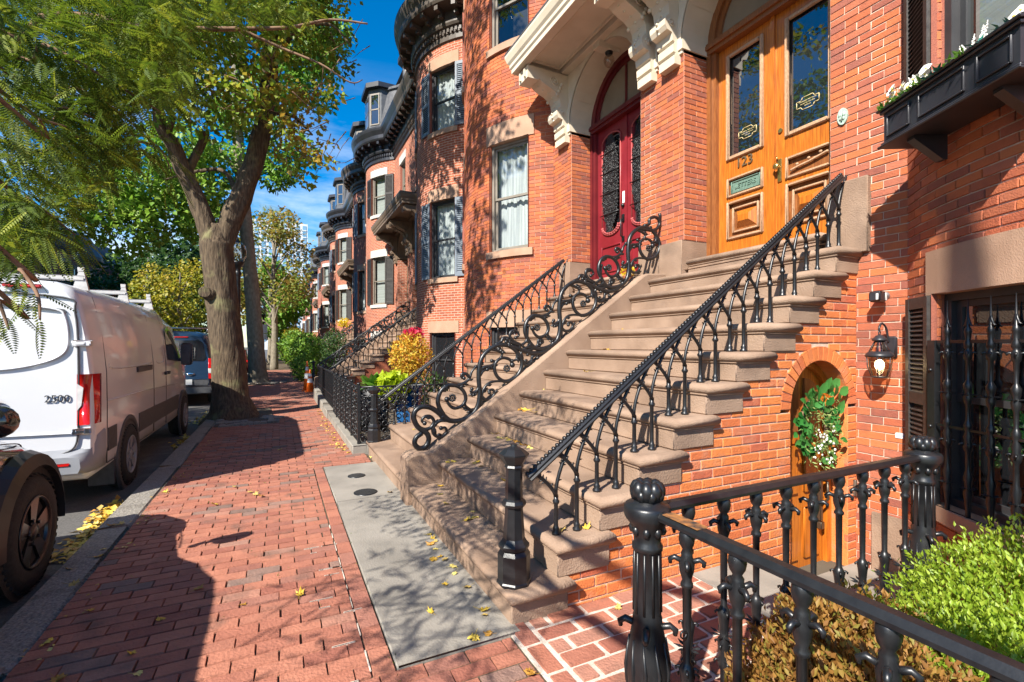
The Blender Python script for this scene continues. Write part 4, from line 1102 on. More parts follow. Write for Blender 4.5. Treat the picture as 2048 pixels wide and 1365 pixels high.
# --- 121: red doors
Y2 = lambda w: 4.64+w
fr2 = doorframe(house121, 4.64, 1, m_redd, 'door_frame')
def lace(b, x, Yf, wc_, zc, hw, hh, r=.024, xo=0.):
    z = zc-hh
    k = 0
    while z < zc+hh:
        q = 1-((z-zc)/hh)**4; W_ = hw*max(.3, q); w = wc_-W_+r*(k % 2)
        while w < wc_+W_:
            N_ = 9; ph = random.random()*6
            pts = [(x+xo+random.uniform(-.006, .006), Yf(w+r*.9*(1-.5*j/N_)*cos(ph+j*.85)), z+r*.9*(1-.5*j/N_)*sin(ph+j*.85)) for j in range(N_)]
            b.tube(pts, .009, 4, cap=False); w += r*1.4
        z += r*1.25; k += 1
for li, (w0, w1) in enumerate(((.50, 1.222), (1.238, 1.96))):
    b = MB(); wm = (w0+w1)/2; hw = .205; za, zb = 3.36, 4.96
    b.box(XD-.005, XD+.045, Y2(w0), Y2(wm-hw), 2.6, 5.1); b.box(XD-.005, XD+.045, Y2(wm+hw), Y2(w1), 2.6, 5.1); b.box(XD-.005, XD+.045, Y2(wm-hw), Y2(wm+hw), 2.6, za); b.box(XD-.005, XD+.045, Y2(wm-hw), Y2(wm+hw), zb, 5.1)
    if li == 0: b.box(XD-.03, XD-.004, Y2(w1-.028), Y2(w1+.02), 2.6, 5.1)
    d = b.build('red_door', m_red, house121)
    b = MB(); b.poly([(XD+.03, Y2(wm-hw), za), (XD+.03, Y2(wm+hw), za), (XD+.03, Y2(wm+hw), zb), (XD+.03, Y2(wm-hw), zb)]); b.build('pane', m_gdark, d)
    b = MB(); lace(b, XD-.035, Y2, wm, (za+zb)/2, hw-.015, .77)
    for zz in (3.66, 4.0, 4.34, 4.66): b.tube([(XD-.05, Y2(wm-hw-.03), zz), (XD-.05, Y2(wm+hw+.03), zz)], .009, 5)
    b.build('iron_grille', m_iron, d)
    b = MB(); r_ = hw+.03
    for k in range(12):
        a0, a1 = pi+pi*k/12, pi+pi*(k+1)/12
        for ra, xx in ((r_, XD-.02), (r_-.035, XD-.03)):
            b.tube([(xx, Y2(wm+ra*cos(a0)), 3.47+.62*ra*sin(a0)), (xx, Y2(wm+ra*cos(a1)), 3.47+.62*ra*sin(a1))], .016, 5)
    b.tube([(XD-.012, Y2(wm-r_), 3.47), (XD-.012, Y2(wm-r_), 4.85)], .014, 5); b.tube([(XD-.012, Y2(wm+r_), 3.47), (XD-.012, Y2(wm+r_), 4.85)], .014, 5)
    b.tube([(XD-.012, Y2(wm+r_*cos(pi*k/10)), 4.85+.5*r_*sin(pi*k/10)) for k in range(11)], .014, 5)
    b.build('moulding', m_redl if li else m_redl, d)
    b = MB(); rect_frame(b, XD-.004, Y2, w0+.10, w1-.10, 2.72, 3.16, .03, .022); b.build('panel_moulding', m_red, d)
    if li == 1:
        b = MB(); b.tube([(XD-.006, Y2(w0+.06), 3.52), (XD-.06, Y2(w0+.06), 3.50), (XD-.06, Y2(w0+.06), 3.24), (XD-.006, Y2(w0+.06), 3.2)], .011, 6); b.cbox(XD-.03, XD-.004, Y2(w0+.035), Y2(w0+.085), 3.46, 3.58, .005); b.cbox(XD-.03, XD-.004, Y2(w0+.035), Y2(w0+.085), 3.16, 3.24, .005); b.ball((XD-.02, Y2(w0+.06), 3.72), .03, 8, 5); b.build('door_handle', m_iron, d)
        b = MB(); b.box(XD-.008, XD-.005, Y2(w0+.03), Y2(w0+.085), 3.76, 3.94); b.build('paper_notice', mat('paper', (.8, .8, .78), (.84, .84, .82), .7), d)
# porch lights
for hs, yy, zz, lab in ((house121, Y2(1.23), 5.98, ''), (house123, Y1(1.2), 6.0, '')):
    b = MB(); x = XF+.12; b.lathe([(.06, 0), (.055, -.03), (.03, -.05)], (x, yy, zz), 12); pl = b.build('porch_light', m_iron, hs)
    b = MB(); b.ball((x, yy, zz-.13), .085, 12, 8, (1, 1, 1.15)); b.build('globe', glass('lamp_glass', (.8, .75, .7)), pl)

# ------------------------------------------------------------------ the other houses of the row
def row_house(yp, sd, label, m_h, shutm, lm, wallm, fr, blind):
    e, P, wins, wl_ = base_house(yp, sd, label, False, m_h, wallm=wallm)
    for i, (tc, z0, z1, k) in enumerate(wins):
        window(e, P, tc, z0, z1, mf=fr, glassm=(m_gdark if k == 'b' or not blind else None), curtain=(blind if k in 'psf' else False), shut=(shutm if k in 'ps' else None), lint=.30, lm=lm, slats=True)
    hood(e, P, yp, sd, m_h); cornice(e, P, m_corn if sd < 0 else m_blackp, False); roof(e, P, yp, sd)
    rv = recess(e, yp, sd, wallm, False, None, None)
    Y = lambda w: yp+sd*w
    f_ = doorframe(e, yp, sd, m_brownp, 'door_frame')
    for w0, w1 in ((.5, 1.225), (1.235, 1.96)):
        b = MB(); b.box(XD-.005, XD+.04, min(Y(w0), Y(w1)), max(Y(w0), Y(w1)), 2.56, 5.1); d = b.build('front_door', mat('dark_door', (.03, .022, .018), (.06, .045, .035), .45, ns=5), e)
        b = MB(); b.poly([(XD-.012, Y(w0+.12), 3.7), (XD-.012, Y(w1-.12), 3.7), (XD-.012, Y(w1-.12), 4.9), (XD-.012, Y(w0+.12), 4.9)]); b.build('pane', m_gdark, d)
    return e
m_lint = mat('pale_stone', (.42, .40, .37), (.52, .50, .47), .8, ns=6, bump=.1)
h119 = row_house(17.56, -1, 'bow-fronted brick house with blue-grey shutters and bracketed brown cornice', m_brownp, m_shutb, m_trim, BRT, m_dframe, True)
h117 = row_house(17.56, 1, 'bow-fronted brick house with dark shutters, pale lintels and brown door hood', m_brownp, m_shut, m_lint, BRT, m_frame, 'blind')
ORD = ['fifth', 'sixth', 'seventh', 'eighth', 'ninth', 'tenth', 'eleventh', 'twelfth', 'thirteenth', 'fourteenth']
for k in range(1, 6):
    for q, src in enumerate((h119, h117)):
        c_ = copy_tree(src); c_.location.y += 12.92*k; c_['label'] = 'bow-fronted brick house with mansard dormers, the %s house from the near end' % ORD[(k-1)*2+q]
        for ch in c_.children:
            if ch.name.startswith('wall') and (k+q) % 2: 
                ch.data = ch.data.copy(); ch.data.materials.clear(); ch.data.materials.append(BRT2)
# ================================================================== FENCE OF THE NEAR GARDEN
def onD(u, v, d):
    r = ray(u, v); return Vector((r[0]*d, r[1]*d, H+r[2]*d))
def petals(b, c, r, L_, n, tilt, w=.4, ph=0.):
    """pointed petals standing out round a vertical axis at c"""
    for k in range(n):
        a = ph+2*pi*k/n; o = Vector((cos(a), sin(a), 0)); s_ = Vector((-sin(a), cos(a), 0)); p = Vector(c)+o*r*.6
        tip = Vector(c)+o*(r+L_*cos(tilt))+Vector((0, 0, L_*sin(tilt))); mid = (p+tip)/2
        up = Vector((0, 0, 1)); nn = (tip-p).normalized().cross(s_)
        i = [b.V(p), b.V(mid+s_*L_*w*.5), b.V(tip), b.V(mid-s_*L_*w*.5), b.V(mid+nn*L_*.14), b.V(mid-nn*L_*.14)]
        for q in ((0, 1, 4), (1, 2, 4), (2, 3, 4), (3, 0, 4), (1, 0, 5), (2, 1, 5), (3, 2, 5), (0, 3, 5)): b.face([i[j] for j in q])
def curl(b, c, a, r, s_=1.):
    """small curled leaf jutting from the shaft"""
    o = Vector((cos(a), sin(a), 0)); c = Vector(c)
    b.tube([c+o*r*.5, c+o*(r+.018*s_)+Vector((0, 0, .012*s_)), c+o*(r+.032*s_)+Vector((0, 0, .002*s_)), c+o*(r+.030*s_)+Vector((0, 0, -.012*s_))], [.010*s_, .010*s_, .009*s_, .006*s_], 6)
def iron_post(parent, x, y, z=0., hgt=1.):
    b = MB(); c = (x, y, z)
    b.lathe([(.095, -.05), (.095, .03), (.08, .05), (.07, .09), (.078, .11), (.084, .16), (.08, .20), (.066, .225), (.056, .235), (.07, .29), (.076, .36), (.072, .43), (.058, .50), (.052, .535), (.052, .55), (.0485, .56), (.046, .79), (.054, .795), (.054, .81), (.047, .82), (.049, .85), (.058, .875), (.066, .89), (.078, .905), (.082, .915), (.082, .945), (.075, .955), (.05, .96), (.048, .975)], c, 20)
    p = b.build('post', m_iron, parent); b = MB()
    for k in range(8):
        a = 2*pi*k/8; b.ball((x+.038*cos(a), y+.038*sin(a), z+1.005), .026, 7, 5, (1, 1, 1.35)); b.ball((x+.046*cos(a+.39), y+.046*sin(a+.39), z+.99), .018, 6, 4, (1, 1, 1.2))
    b.ball((x, y, z+1.02), .022, 8, 5); b.lathe([(.05, .97), (.045, 1.0), (.02, 1.015)], c, 12); b.build('bud_cap', m_iron, p)
    b = MB()
    for k in range(10):                                          # flutes and leaf ribs
        a = 2*pi*k/10; b.tube([(x+.047*cos(a), y+.047*sin(a), z+.57), (x+.0445*cos(a), y+.0445*sin(a), z+.785)], .0055, 4)
        b.tube([(x+.058*cos(a), y+.058*sin(a), z+.25), (x+.072*cos(a+.1), y+.072*sin(a+.1), z+.32), (x+.0775*cos(a+.14), y+.0775*sin(a+.14), z+.38), (x+.064*cos(a), y+.064*sin(a), z+.48)], [.004, .008, .007, .003], 5)
    for k in range(8): b.ball((x+.052*cos(pi*k/4), y+.052*sin(pi*k/4), z+.865), .015, 6, 4, (1, 1, 1.3))
    for k in range(4): curl(b, (x, y, z+.515), pi/4+pi/2*k, .055, 1.3)
    b.build('post_ornament', m_iron, p); return p
_bal = {}
def iron_baluster(parent, x, y, z0, z1, rz, inv):
    """shared ornate baluster (local height 0.85)"""
    if 'm' not in _bal:
        b = MB()
        b.lathe([(.016, 0), (.014, .03), (.0135, .16), (.022, .18), (.026, .2), (.018, .225), (.023, .25), (.024, .28), (.015, .30), (.018, .34), (.021, .37), (.026, .395), (.017, .41), (.012, .42), (.014, .66), (.020, .665), (.020, .675), (.014, .685), (.023, .715), (.025, .74), (.018, .765), (.019, .775), (.013, .785), (.022, .80), (.026, .82), (.024, .838), (.018, .85)], (0, 0, 0), 10)
        for zz in (.30,): petals(b, (0, 0, zz), .016, .042, 8, .25, .42)
        for k in range(4):
            curl(b, (0, 0, .745), pi/4+pi/2*k, .022, .95); curl(b, (0, 0, .265), pi/2*k, .018, .5); curl(b, (0, 0, .395), pi/4+pi/2*k, .018, .5)
            curl(b, (0, 0, .20), pi/4+pi/2*k, .02, .55)
        me = bpy.data.meshes.new('baluster'); me.from_pydata(b.v, [], b.f); me.polygons.foreach_set('use_smooth', b.sm); me.materials.append(m_iron); _bal['m'] = me
    o = bpy.data.objects.new('baluster', _bal['m']); COL.objects.link(o); o.parent = parent; o.location = inv @ Vector((x, y, z0)); o.scale = (1, 1, (z1-z0)/.85); o.rotation_euler = (0, 0, rz)
FX, FY = 1.19, 1.33
fence = empty('iron_fence', (FX, FY, 0), 0, 'ornate black iron fence with bud-topped posts round the boxwood bed', 'fence'); inv = invof(fence)
iron_post(fence, FX, FY); iron_post(fence, 3.09, FY)
def rail(parent, p, q, w=.05, h=.028, name='rail'):
    p = Vector(p); q = Vector(q); d = (q-p).normalized(); s_ = Vector((-d.y, d.x, 0)); b = MB(); prof = [(-w/2, -h*.5), (w/2, -h*.5), (w/2, -.1*h), (w*.28, h*.5), (-w*.28, h*.5), (-w/2, -.1*h)]
    A = [b.V(p+s_*a+Vector((0, 0, c))) for a, c in prof]; B = [b.V(q+s_*a+Vector((0, 0, c))) for a, c in prof]; n = len(prof)
    for i in range(n): b.face([A[i], A[(i+1) % n], B[(i+1) % n], B[i]])
    b.face(A[::-1]); b.face(B); return b.build(name, m_iron, parent)
rail(fence, (FX+.07, FY, .935), (3.01, FY, .935)); rail(fence, (FX+.06, FY, .075), (3.02, FY, .075), .035, .02, 'lower_rail')
rail(fence, (FX, FY-.07, .935), (FX, -.9, .935)); rail(fence, (FX, FY-.06, .075), (FX, -.9, .075), .035, .02, 'lower_rail')
for k in range(9): iron_baluster(fence, FX+.20+.19*k, FY, .08, .925, .3*k, inv)
for k in range(9): iron_baluster(fence, FX, FY-.185-.19*k, .08, .925, .4*k, inv)
b = MB(); b.box(FX-.024, FX+.024, FY-.25, FY-.10, .9485, .951); b.build('bare_patch', mat('worn_rust', (.02, .02, .02), (.42, .17, .04), .8, ns=35), fence)
b = MB(); b.tube([(FX-.03+.012*cos(2*pi*k/12), FY-.20, .60+.012*sin(2*pi*k/12)) for k in range(13)], .003, 5); b.build('wire_loop', m_iron, fence)

# window grille of the basement window ------------------------------------------------------
(xg, yg), tg, ng = PA(t_ang(-WA)); TG = frame_xf((xg, yg), tg, ng)
gr = empty('window_grille', (xg, yg, .4), 0, 'black iron window grille of spear-tipped ornate bars over the basement window', 'grille')
b = MB(TG)
for s_ in (-1, 1): b.box(s_*.40-.012, s_*.40+.012, -.02, .03, .42, 1.56); b.box(s_*.40-.03, s_*.40+.03, .022, .034, .42, 1.56)
b.box(-.40, .40, .016, .024, 1.54, 1.56); b.box(-.40, .40, .016, .024, .99, 1.005); b.box(-.40, .40, .016, .024, .44, .455)
for s_ in (-1, 1):
    for zz in (.6, .98, 1.36): b.ball((s_*.40, .036, zz), .012, 6, 4)
b.build('grille_frame', m_iron, gr)
for k in range(5):
    a = -.285+.15*k; b = MB(TG); c = (a, .02, 0)
    b.lathe([(.014, .36), (.013, .5), (.018, .56), (.024, .6), (.017, .65), (.024, .70), (.014, .74), (.013, .86), (.022, .875), (.026, .90), (.018, .93), (.024, .955), (.014, .985), (.02, 1.01), (.022, 1.03), (.014, 1.05), (.011, 1.06), (.0125, 1.15), (.02, 1.17), (.024, 1.2), (.016, 1.23), (.022, 1.25), (.024, 1.28), (.015, 1.30), (.0105, 1.31), (.013, 1.43), (.02, 1.44), (.023, 1.47), (.018, 1.495), (.013, 1.5), (.021, 1.515), (.021, 1.54), (.014, 1.56), (.017, 1.6), (.02, 1.61), (.016, 1.63), (.010, 1.64), (.0015, 1.82)], c, 9)
    for zz in (1.215, .63): petals(b, (a, .02, zz), .014, .034, 8, .2, .45)
    for zz in (1.475, .905):
        for q in range(4): curl(b, (a, .02, zz), pi/4+pi/2*q, .016, .7)
    for sg in (-1, 1): b.tube([(a, .02, 1.72), (a+sg*.006, .02, 1.68), (a+sg*.018, .02, 1.65), (a+sg*.034, .02, 1.645)], [.004, .008, .008, .002], 5)
    b.build('bar', m_iron, gr)

# window box -----------------------------------------------------------------
ZB0, ZB1 = 2.90, 3.17; HLB = .47
wb = empty('window_box', (xg, yg, ZB0), 0, 'black panelled window box under the parlour window of the near house', 'window box')
b = MB(TG); b.box(-HLB, HLB, .03, .29, ZB0+.02, ZB1-.01); bx = b.build('box_body', m_blackp, wb)
b = MB(TG)
for z0, z1, o, e_ in ((ZB1-.02, ZB1, .325, .035), (ZB1-.04, ZB1-.02, .31, .02), (ZB0, ZB0+.015, .32, .03), (ZB0+.015, ZB0+.035, .305, .015)): b.cbox(-HLB-e_, HLB+e_, .02, o, z0, z1, .006)
b.build('lip', m_blackp, wb)
b = MB(TG); segs = (-HLB, -.20, .20, HLB)
for a0, a1 in zip(segs, segs[1:]):
    for p in ((a0+.035, a0+.047, ZB0+.06, ZB1-.065), (a1-.047, a1-.035, ZB0+.06, ZB1-.065), (a0+.047, a1-.047, ZB0+.06, ZB0+.072), (a0+.047, a1-.047, ZB1-.077, ZB1-.065)): b.cbox(p[0], p[1], .288, .303, p[2], p[3], .004)
b.build('panel_moulding', m_blackp, wb)
for a in (-.3, .3):
    b = MB(TG); b.prism([(.03, ZB0-.16), (.06, ZB0-.16), (.24, ZB0-.02), (.24, ZB0+.005), (.03, ZB0+.005)], a-.03, a+.03, axis='x'); b.build('support_bracket', m_blackp, wb)
m_grass = mat('flower_leaf', (.06, .17, .02), (.16, .32, .05), .6, ns=30, trans=True)
m_teal = mat('teal_leaf', (.01, .13, .09), (.03, .22, .16), .5, ns=30)
def petunia(b, p, n_, r):
    n_ = Vector(n_).normalized(); u = n_.orthogonal().normalized(); w = n_.cross(u); c = b.V(Vector(p)); ring = [b.V(Vector(p)+n_*r*.35+r*(1+.12*sin(5*k*2*pi/15))*(cos(2*pi*k/15)*u+sin(2*pi*k/15)*w)) for k in range(15)]
    for k in range(15): b.face([c, ring[k], ring[(k+1) % 15]], True)
def box_plant(a0, a1, label, flowers, spikes, leafm, seed):
    R_ = random.Random(seed); am = (a0+a1)/2; p0 = TG((am, .2, ZB1-.02)); e = empty('flowering_plant', p0, 0, label, 'plant', 'plants in the window box')
    b = MB(TG)
    for k in range(110):
        a = R_.uniform(a0, a1); o = R_.uniform(.12, .33); d = (R_.uniform(-1, 1), R_.uniform(-.3, 1), R_.uniform(.2, 1.2)); b.r = R_.random(); leaf(b, (a, o, ZB1-.02), d, (0, 0, 1), R_.uniform(.03, .075), .016, n=2)
    b.build('foliage', leafm, e)
    if flowers:
        b = MB(TG); c = MB(TG)
        for k in range(flowers):
            p = (R_.uniform(a0, a1), R_.uniform(.22, .33), ZB1+R_.uniform(.0, .075)); nn = (R_.uniform(-.5, .5), 1, R_.uniform(0, .8)); petunia(b, p, nn, R_.uniform(.022, .030)); c.ball((p[0], p[1]+.006, p[2]), .007, 6, 4)
        b.build('blossoms', m_wflow, e); c.build('blossom_eyes', mat('yellow_eye', (.7, .5, .05), (.8, .6, .1), .6), e)
    if spikes:
        b = MB(TG)
        for k in range(spikes):
            a = R_.uniform(a0, a1); lean = R_.uniform(-.3, .3); hh = R_.uniform(.09, .14)
            for q in range(22): t = q/22; b.ball((a+lean*hh*t+R_.uniform(-.01, .01)*(1-t), .24+R_.uniform(-.01, .01)*(1-t), ZB1+hh*(.35+.65*t)), .006*(1.15-t*.6), 5, 3)
        b.build('flower_spikes', m_wflow, e)
# local +x runs toward the camera for this wall, so the far end is negative
box_plant(-.47, -.40, 'small green sprig at the far tip of the window box', 0, 0, m_grass, 1)
box_plant(-.40, -.26, 'cluster of white blossoms at the far end of the window box', 17, 0, m_grass, 2)
box_plant(-.29, -.19, 'first plant with white flower spikes in the window box', 0, 6, m_grass, 3)
box_plant(-.20, -.08, 'white and yellow blossoms between the flower spikes in the window box', 12, 0, m_grass, 4)
box_plant(-.08, .06, 'teal-leaved plant trailing in the middle of the window box', 1, 0, m_teal, 5)
box_plant(.06, .22, 'second plant with white flower spikes toward the near end of the window box', 0, 7, m_grass, 6)
box_plant(.22, .45, 'blue-green trailing plant at the near end of the window box', 2, 1, m_teal, 7)

# wall fittings ---------------------------------------------------------------
lp = Vector((XF, 2.10, 1.42))
ln = empty('wall_lantern', (XF, lp.y, 1.2), 0, 'black carriage lantern with lit bulb on the brick beside the arched door', 'lantern')
b = MB(); b.cbox(XF-.03, XF+.002, lp.y-.055, lp.y+.055, 1.42, 1.60, .015); b.build('back_plate', m_blackp, ln)
b = MB(); b.tube(smooth_path([(XF-.03, lp.y, 1.55), (XF-.06, lp.y, 1.66), (XF-.12, lp.y, 1.70), (XF-.16, lp.y, 1.665), (XF-.155, lp.y, 1.63)], 5), .008, 6)
b.tube([(XF-.155+.014*cos(2*pi*k/10), lp.y, 1.625+.018*sin(2*pi*k/10)) for k in range(11)], .004, 5); b.build('bracket_arm', m_blackp, ln)
lc = (XF-.155, lp.y, 0)
b = MB(); b.lathe([(.01, 1.61), (.028, 1.60), (.036, 1.585), (.05, 1.575), (.05, 1.565), (.036, 1.56), (.03, 1.55)], lc, 16)
b.lathe([(.07, 1.48), (.092, 1.455), (.095, 1.445), (.09, 1.435)], lc, 16)
for k in range(6):
    a = 2*pi*k/6+.3; ca, sa = cos(a), sin(a); b.tube([(lc[0]+.034*ca, lc[1]+.034*sa, 1.555), (lc[0]+.07*ca, lc[1]+.07*sa, 1.48)], .004, 4); b.tube([(lc[0]+.086*ca, lc[1]+.086*sa, 1.44), (lc[0]+.08*ca, lc[1]+.08*sa, 1.36), (lc[0]+.055*ca, lc[1]+.055*sa, 1.285)], .004, 4)
b.lathe([(.058, 1.285), (.05, 1.275), (.02, 1.27)], lc, 12); b.build('lantern_cage', m_blackp, ln)
b = MB(); b.lathe([(.085, 1.437), (.08, 1.36), (.055, 1.285)], lc, 18, cap=False); b.lathe([(.034, 1.555), (.068, 1.48)], lc, 18, cap=False); b.build('lantern_glass', glass('frosted_glass', (.92, .86, .75)), ln)
b = MB(); b.ball((lc[0], lc[1], 1.375), .032, 10, 7, (1, 1, 1.3)); b.build('bulb', mat('lit_bulb', (1, .85, .6), (1, .85, .6), .5, emit=(1, .78, .45, 9.0)), ln)
pl_ = bpy.data.lights.new('bulb_light', 'POINT'); pl_.energy = 2.0; pl_.color = (1, .75, .45); pl_.shadow_soft_size = .03; po = bpy.data.objects.new('bulb_light', pl_); COL.objects.link(po); po.parent = ln; po.location = invof(ln) @ Vector((lc[0], lc[1], 1.375))
cp = Vector((XF, 2.13, 1.93)); sc_ = empty('security_camera', cp, 0, 'small black security camera on the brick above the lantern', 'camera')
b = MB(); b.cbox(XF-.17, XF-.06, cp.y-.04, cp.y+.045, 1.87, 1.955, .014); b.build('camera_body', m_blackp, sc_)
b = MB(); b.cbox(XF-.095, XF-.075, cp.y-.044, cp.y-.038, 1.88, 1.945, .003); b.cbox(XF-.173, XF-.168, cp.y-.03, cp.y-.012, 1.885, 1.935, .002); b.build('face_plate', mat('camera_face', (.6, .6, .58), (.65, .65, .63), .4), sc_)
b = MB(); b.lathe([(.032, 0), (.03, .015), (.012, .02), (.012, .08)], (XF, cp.y, 1.925), 12, axis='x')
b.v = [(2*XF-q[0], q[1], q[2]) for q in b.v]; b.build('mount', mat('steel', (.45, .45, .46), (.5, .5, .52), .3, .9), sc_)
pp = onX(1687, 234, XF); pq = empty('wall_plaque', pp, 0, 'small oval pale green bronze plaque with a butterfly relief beside the oak doors', 'plaque')
b = MB()
A_ = [(.042*cos(2*pi*k/20), .072*sin(2*pi*k/20)) for k in range(20)]; b.prism([(pp.y+a, pp.z+c) for a, c in A_], XF-.02, XF+.001, axis='x'); b.build('plate', mat('verdigris', (.28, .40, .32), (.42, .52, .44), .7, ns=60, bump=.3), pq)
b = MB()
for s_ in (-1, 1): b.ball((XF-.024, pp.y+s_*.016, pp.z+.016), .017, 8, 5, (.5, .8, 1.3)); b.ball((XF-.024, pp.y+s_*.013, pp.z-.018), .014, 8, 5, (.5, .8, 1.2))
b.tube([(XF-.03, pp.y, pp.z-.04), (XF-.03, pp.y, pp.z+.05)], .006, 6); b.build('butterfly', MATS['verdigris'], pq)
kp = onX(1800, 872, XF); b = MB(); b.cbox(XF-.01, XF+.001, kp.y-.03, kp.y+.03, kp.z-.022, kp.z+.022, .004)
tag(b.build('alarm_sticker', mat('sticker', (.7, .74, .76), (.8, .84, .86), .4)), 'small pale blue and white sticker on the brick beside the dark shutter', 'sticker')
b = MB(); b.cbox(4.33, 4.36, YW-.025, YW+.002, .26, .40, .008); tag(b.build('doorbell', mat('bronze_bell', (.12, .10, .08), (.18, .15, .12), .5, .5)), 'small bronze doorbell on the brick right of the arched basement door', 'doorbell')

# ================================================================== BOXWOOD AND BROWN SHRUB
import numpy as np
def leaf_mesh(name, P_, D_, N_, Ls, Ws, rn, m, parent=None, kite=.45):
    """many kite-shaped leaves from numpy arrays"""
    n = len(P_); D_ = D_/np.linalg.norm(D_, axis=1, keepdims=True); Sd = np.cross(D_, N_); Sd /= (np.linalg.norm(Sd, axis=1, keepdims=True)+1e-9); U = np.cross(Sd, D_)
    Ls = Ls[:, None]; Ws = Ws[:, None]
    v = np.stack([P_, P_+D_*Ls*kite+Sd*Ws*.5+U*Ws*.15, P_+D_*Ls-U*Ls*.1, P_+D_*Ls*kite-Sd*Ws*.5+U*Ws*.15], 1).reshape(-1, 3)
    me = bpy.data.meshes.new(name); me.vertices.add(4*n); me.vertices.foreach_set('co', v.astype('f').ravel())
    # two triangles per leaf share the midrib
    tri = np.arange(n)[:, None]*4+np.array([[0, 1, 2, 0, 2, 3]]); me.loops.add(6*n); me.loops.foreach_set('vertex_index', tri.astype('i').ravel())
    me.polygons.add(2*n); me.polygons.foreach_set('loop_start', np.arange(2*n, dtype='i')*3)
    me.update(calc_edges=True); me.validate()
    me.attributes.new('rnd', 'FLOAT', 'FACE').data.foreach_set('value', np.repeat(np.clip(rn, .001, 1), 2).astype('f'))
    me.materials.append(m); o = bpy.data.objects.new(name, me); COL.objects.link(o)
    if parent is not None:
        o.parent = parent; mw = Matrix.Translation(parent.location); me.transform(mw.inverted())
    return o
rng = np.random.default_rng(11)
def unit(n):
    a = rng.normal(size=(n, 3)); return a/np.linalg.norm(a, axis=1, keepdims=True)
def hedge(name, label, blobs, n, m, Ls, seed_shift=0., stem=True, grp=None, up=.6):
    c0 = blobs[0]; e = empty(name, (c0[0], c0[1], .04), 0, label, 'shrub', grp)
    Ps = []; Ns = []
    vol = np.array([(b_[3]*b_[4]+b_[3]*b_[5]+b_[4]*b_[5]) for b_ in blobs]); vol = vol/vol.sum()
    for b_, k in zip(blobs, (vol*n).astype(int)):
        d = unit(k); d[:, 2] = np.where(d[:, 2] < -.3, -d[:, 2], d[:, 2]); ph = rng.random((k, 1))
        lump = 1+.13*np.sin(d[:, 0:1]*9+b_[0]*3)*np.sin(d[:, 1:2]*8)+.09*np.sin(d[:, 2:3]*17+d[:, 0:1]*11)*np.sin(d[:, 1:2]*19)
        sprig = (np.sin(d[:, 0:1]*41+3)*np.sin(d[:, 1:2]*37)*np.sin(d[:, 2:3]*33) > .45); r = (1-.26*ph**1.6)*lump*(1+.10*sprig*rng.random((k, 1)))
        Ps.append(np.array(b_[:3])+d*r*np.array(b_[3:6])); Ns.append(d)
    P_ = np.concatenate(Ps); N_ = np.concatenate(Ns); keep = P_[:, 2] > .03; P_ = P_[keep]; N_ = N_[keep]; n_ = len(P_)
    D_ = N_*.6+unit(n_)*.75+np.array([0, 0, up]); tw = rng.random(n_)
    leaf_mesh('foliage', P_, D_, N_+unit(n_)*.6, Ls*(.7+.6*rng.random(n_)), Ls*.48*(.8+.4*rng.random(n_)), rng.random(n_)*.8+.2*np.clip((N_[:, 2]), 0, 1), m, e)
    bb = MB()
    for b_ in blobs:
        for k in range(12):
            a = rnd(0, 6.28); p1 = Vector((b_[0]+b_[3]*.75*cos(a)*rnd(.3, 1), b_[1]+b_[4]*.75*sin(a)*rnd(.3, 1), b_[2]+b_[5]*rnd(.1, .7)))
            bb.tube([(b_[0]+rnd(-.05, .05), b_[1]+rnd(-.05, .05), .03), ((b_[0]+p1.x)/2, (b_[1]+p1.y)/2, p1.z*.55), p1], [.009, .006, .003], 5)
    bb.build('stems', mat('shrub_stem', (.10, .07, .04), (.18, .13, .08), .9), e)
    # dark twiggy interior that closes gaps
    return e
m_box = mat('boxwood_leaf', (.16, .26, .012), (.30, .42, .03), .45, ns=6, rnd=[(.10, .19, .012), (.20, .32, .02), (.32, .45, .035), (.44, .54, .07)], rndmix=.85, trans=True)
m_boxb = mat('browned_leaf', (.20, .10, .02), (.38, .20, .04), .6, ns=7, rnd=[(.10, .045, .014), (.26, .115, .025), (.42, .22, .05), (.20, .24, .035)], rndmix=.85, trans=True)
hedge('boxwood_shrub', 'clipped bright green boxwood behind the iron fence', [(2.45, .62, .34, .75, .52, .40), (2.75, .75, .36, .5, .42, .40), (2.15, .35, .36, .6, .5, .38), (1.95, -.1, .34, .6, .55, .36), (2.6, .1, .38, .6, .6, .42), (1.98, .72, .30, .42, .36, .36), (1.72, .28, .30, .42, .42, .36)], 56000, m_box, .023)
hedge('browned_shrub', 'dried brown and green shrub just inside the fence corner', [(1.66, .95, .30, .34, .26, .36), (1.55, .72, .30, .28, .26, .36), (1.95, .98, .26, .28, .22, .32), (1.46, .92, .24, .2, .24, .32)], 20000, m_boxb, .027)

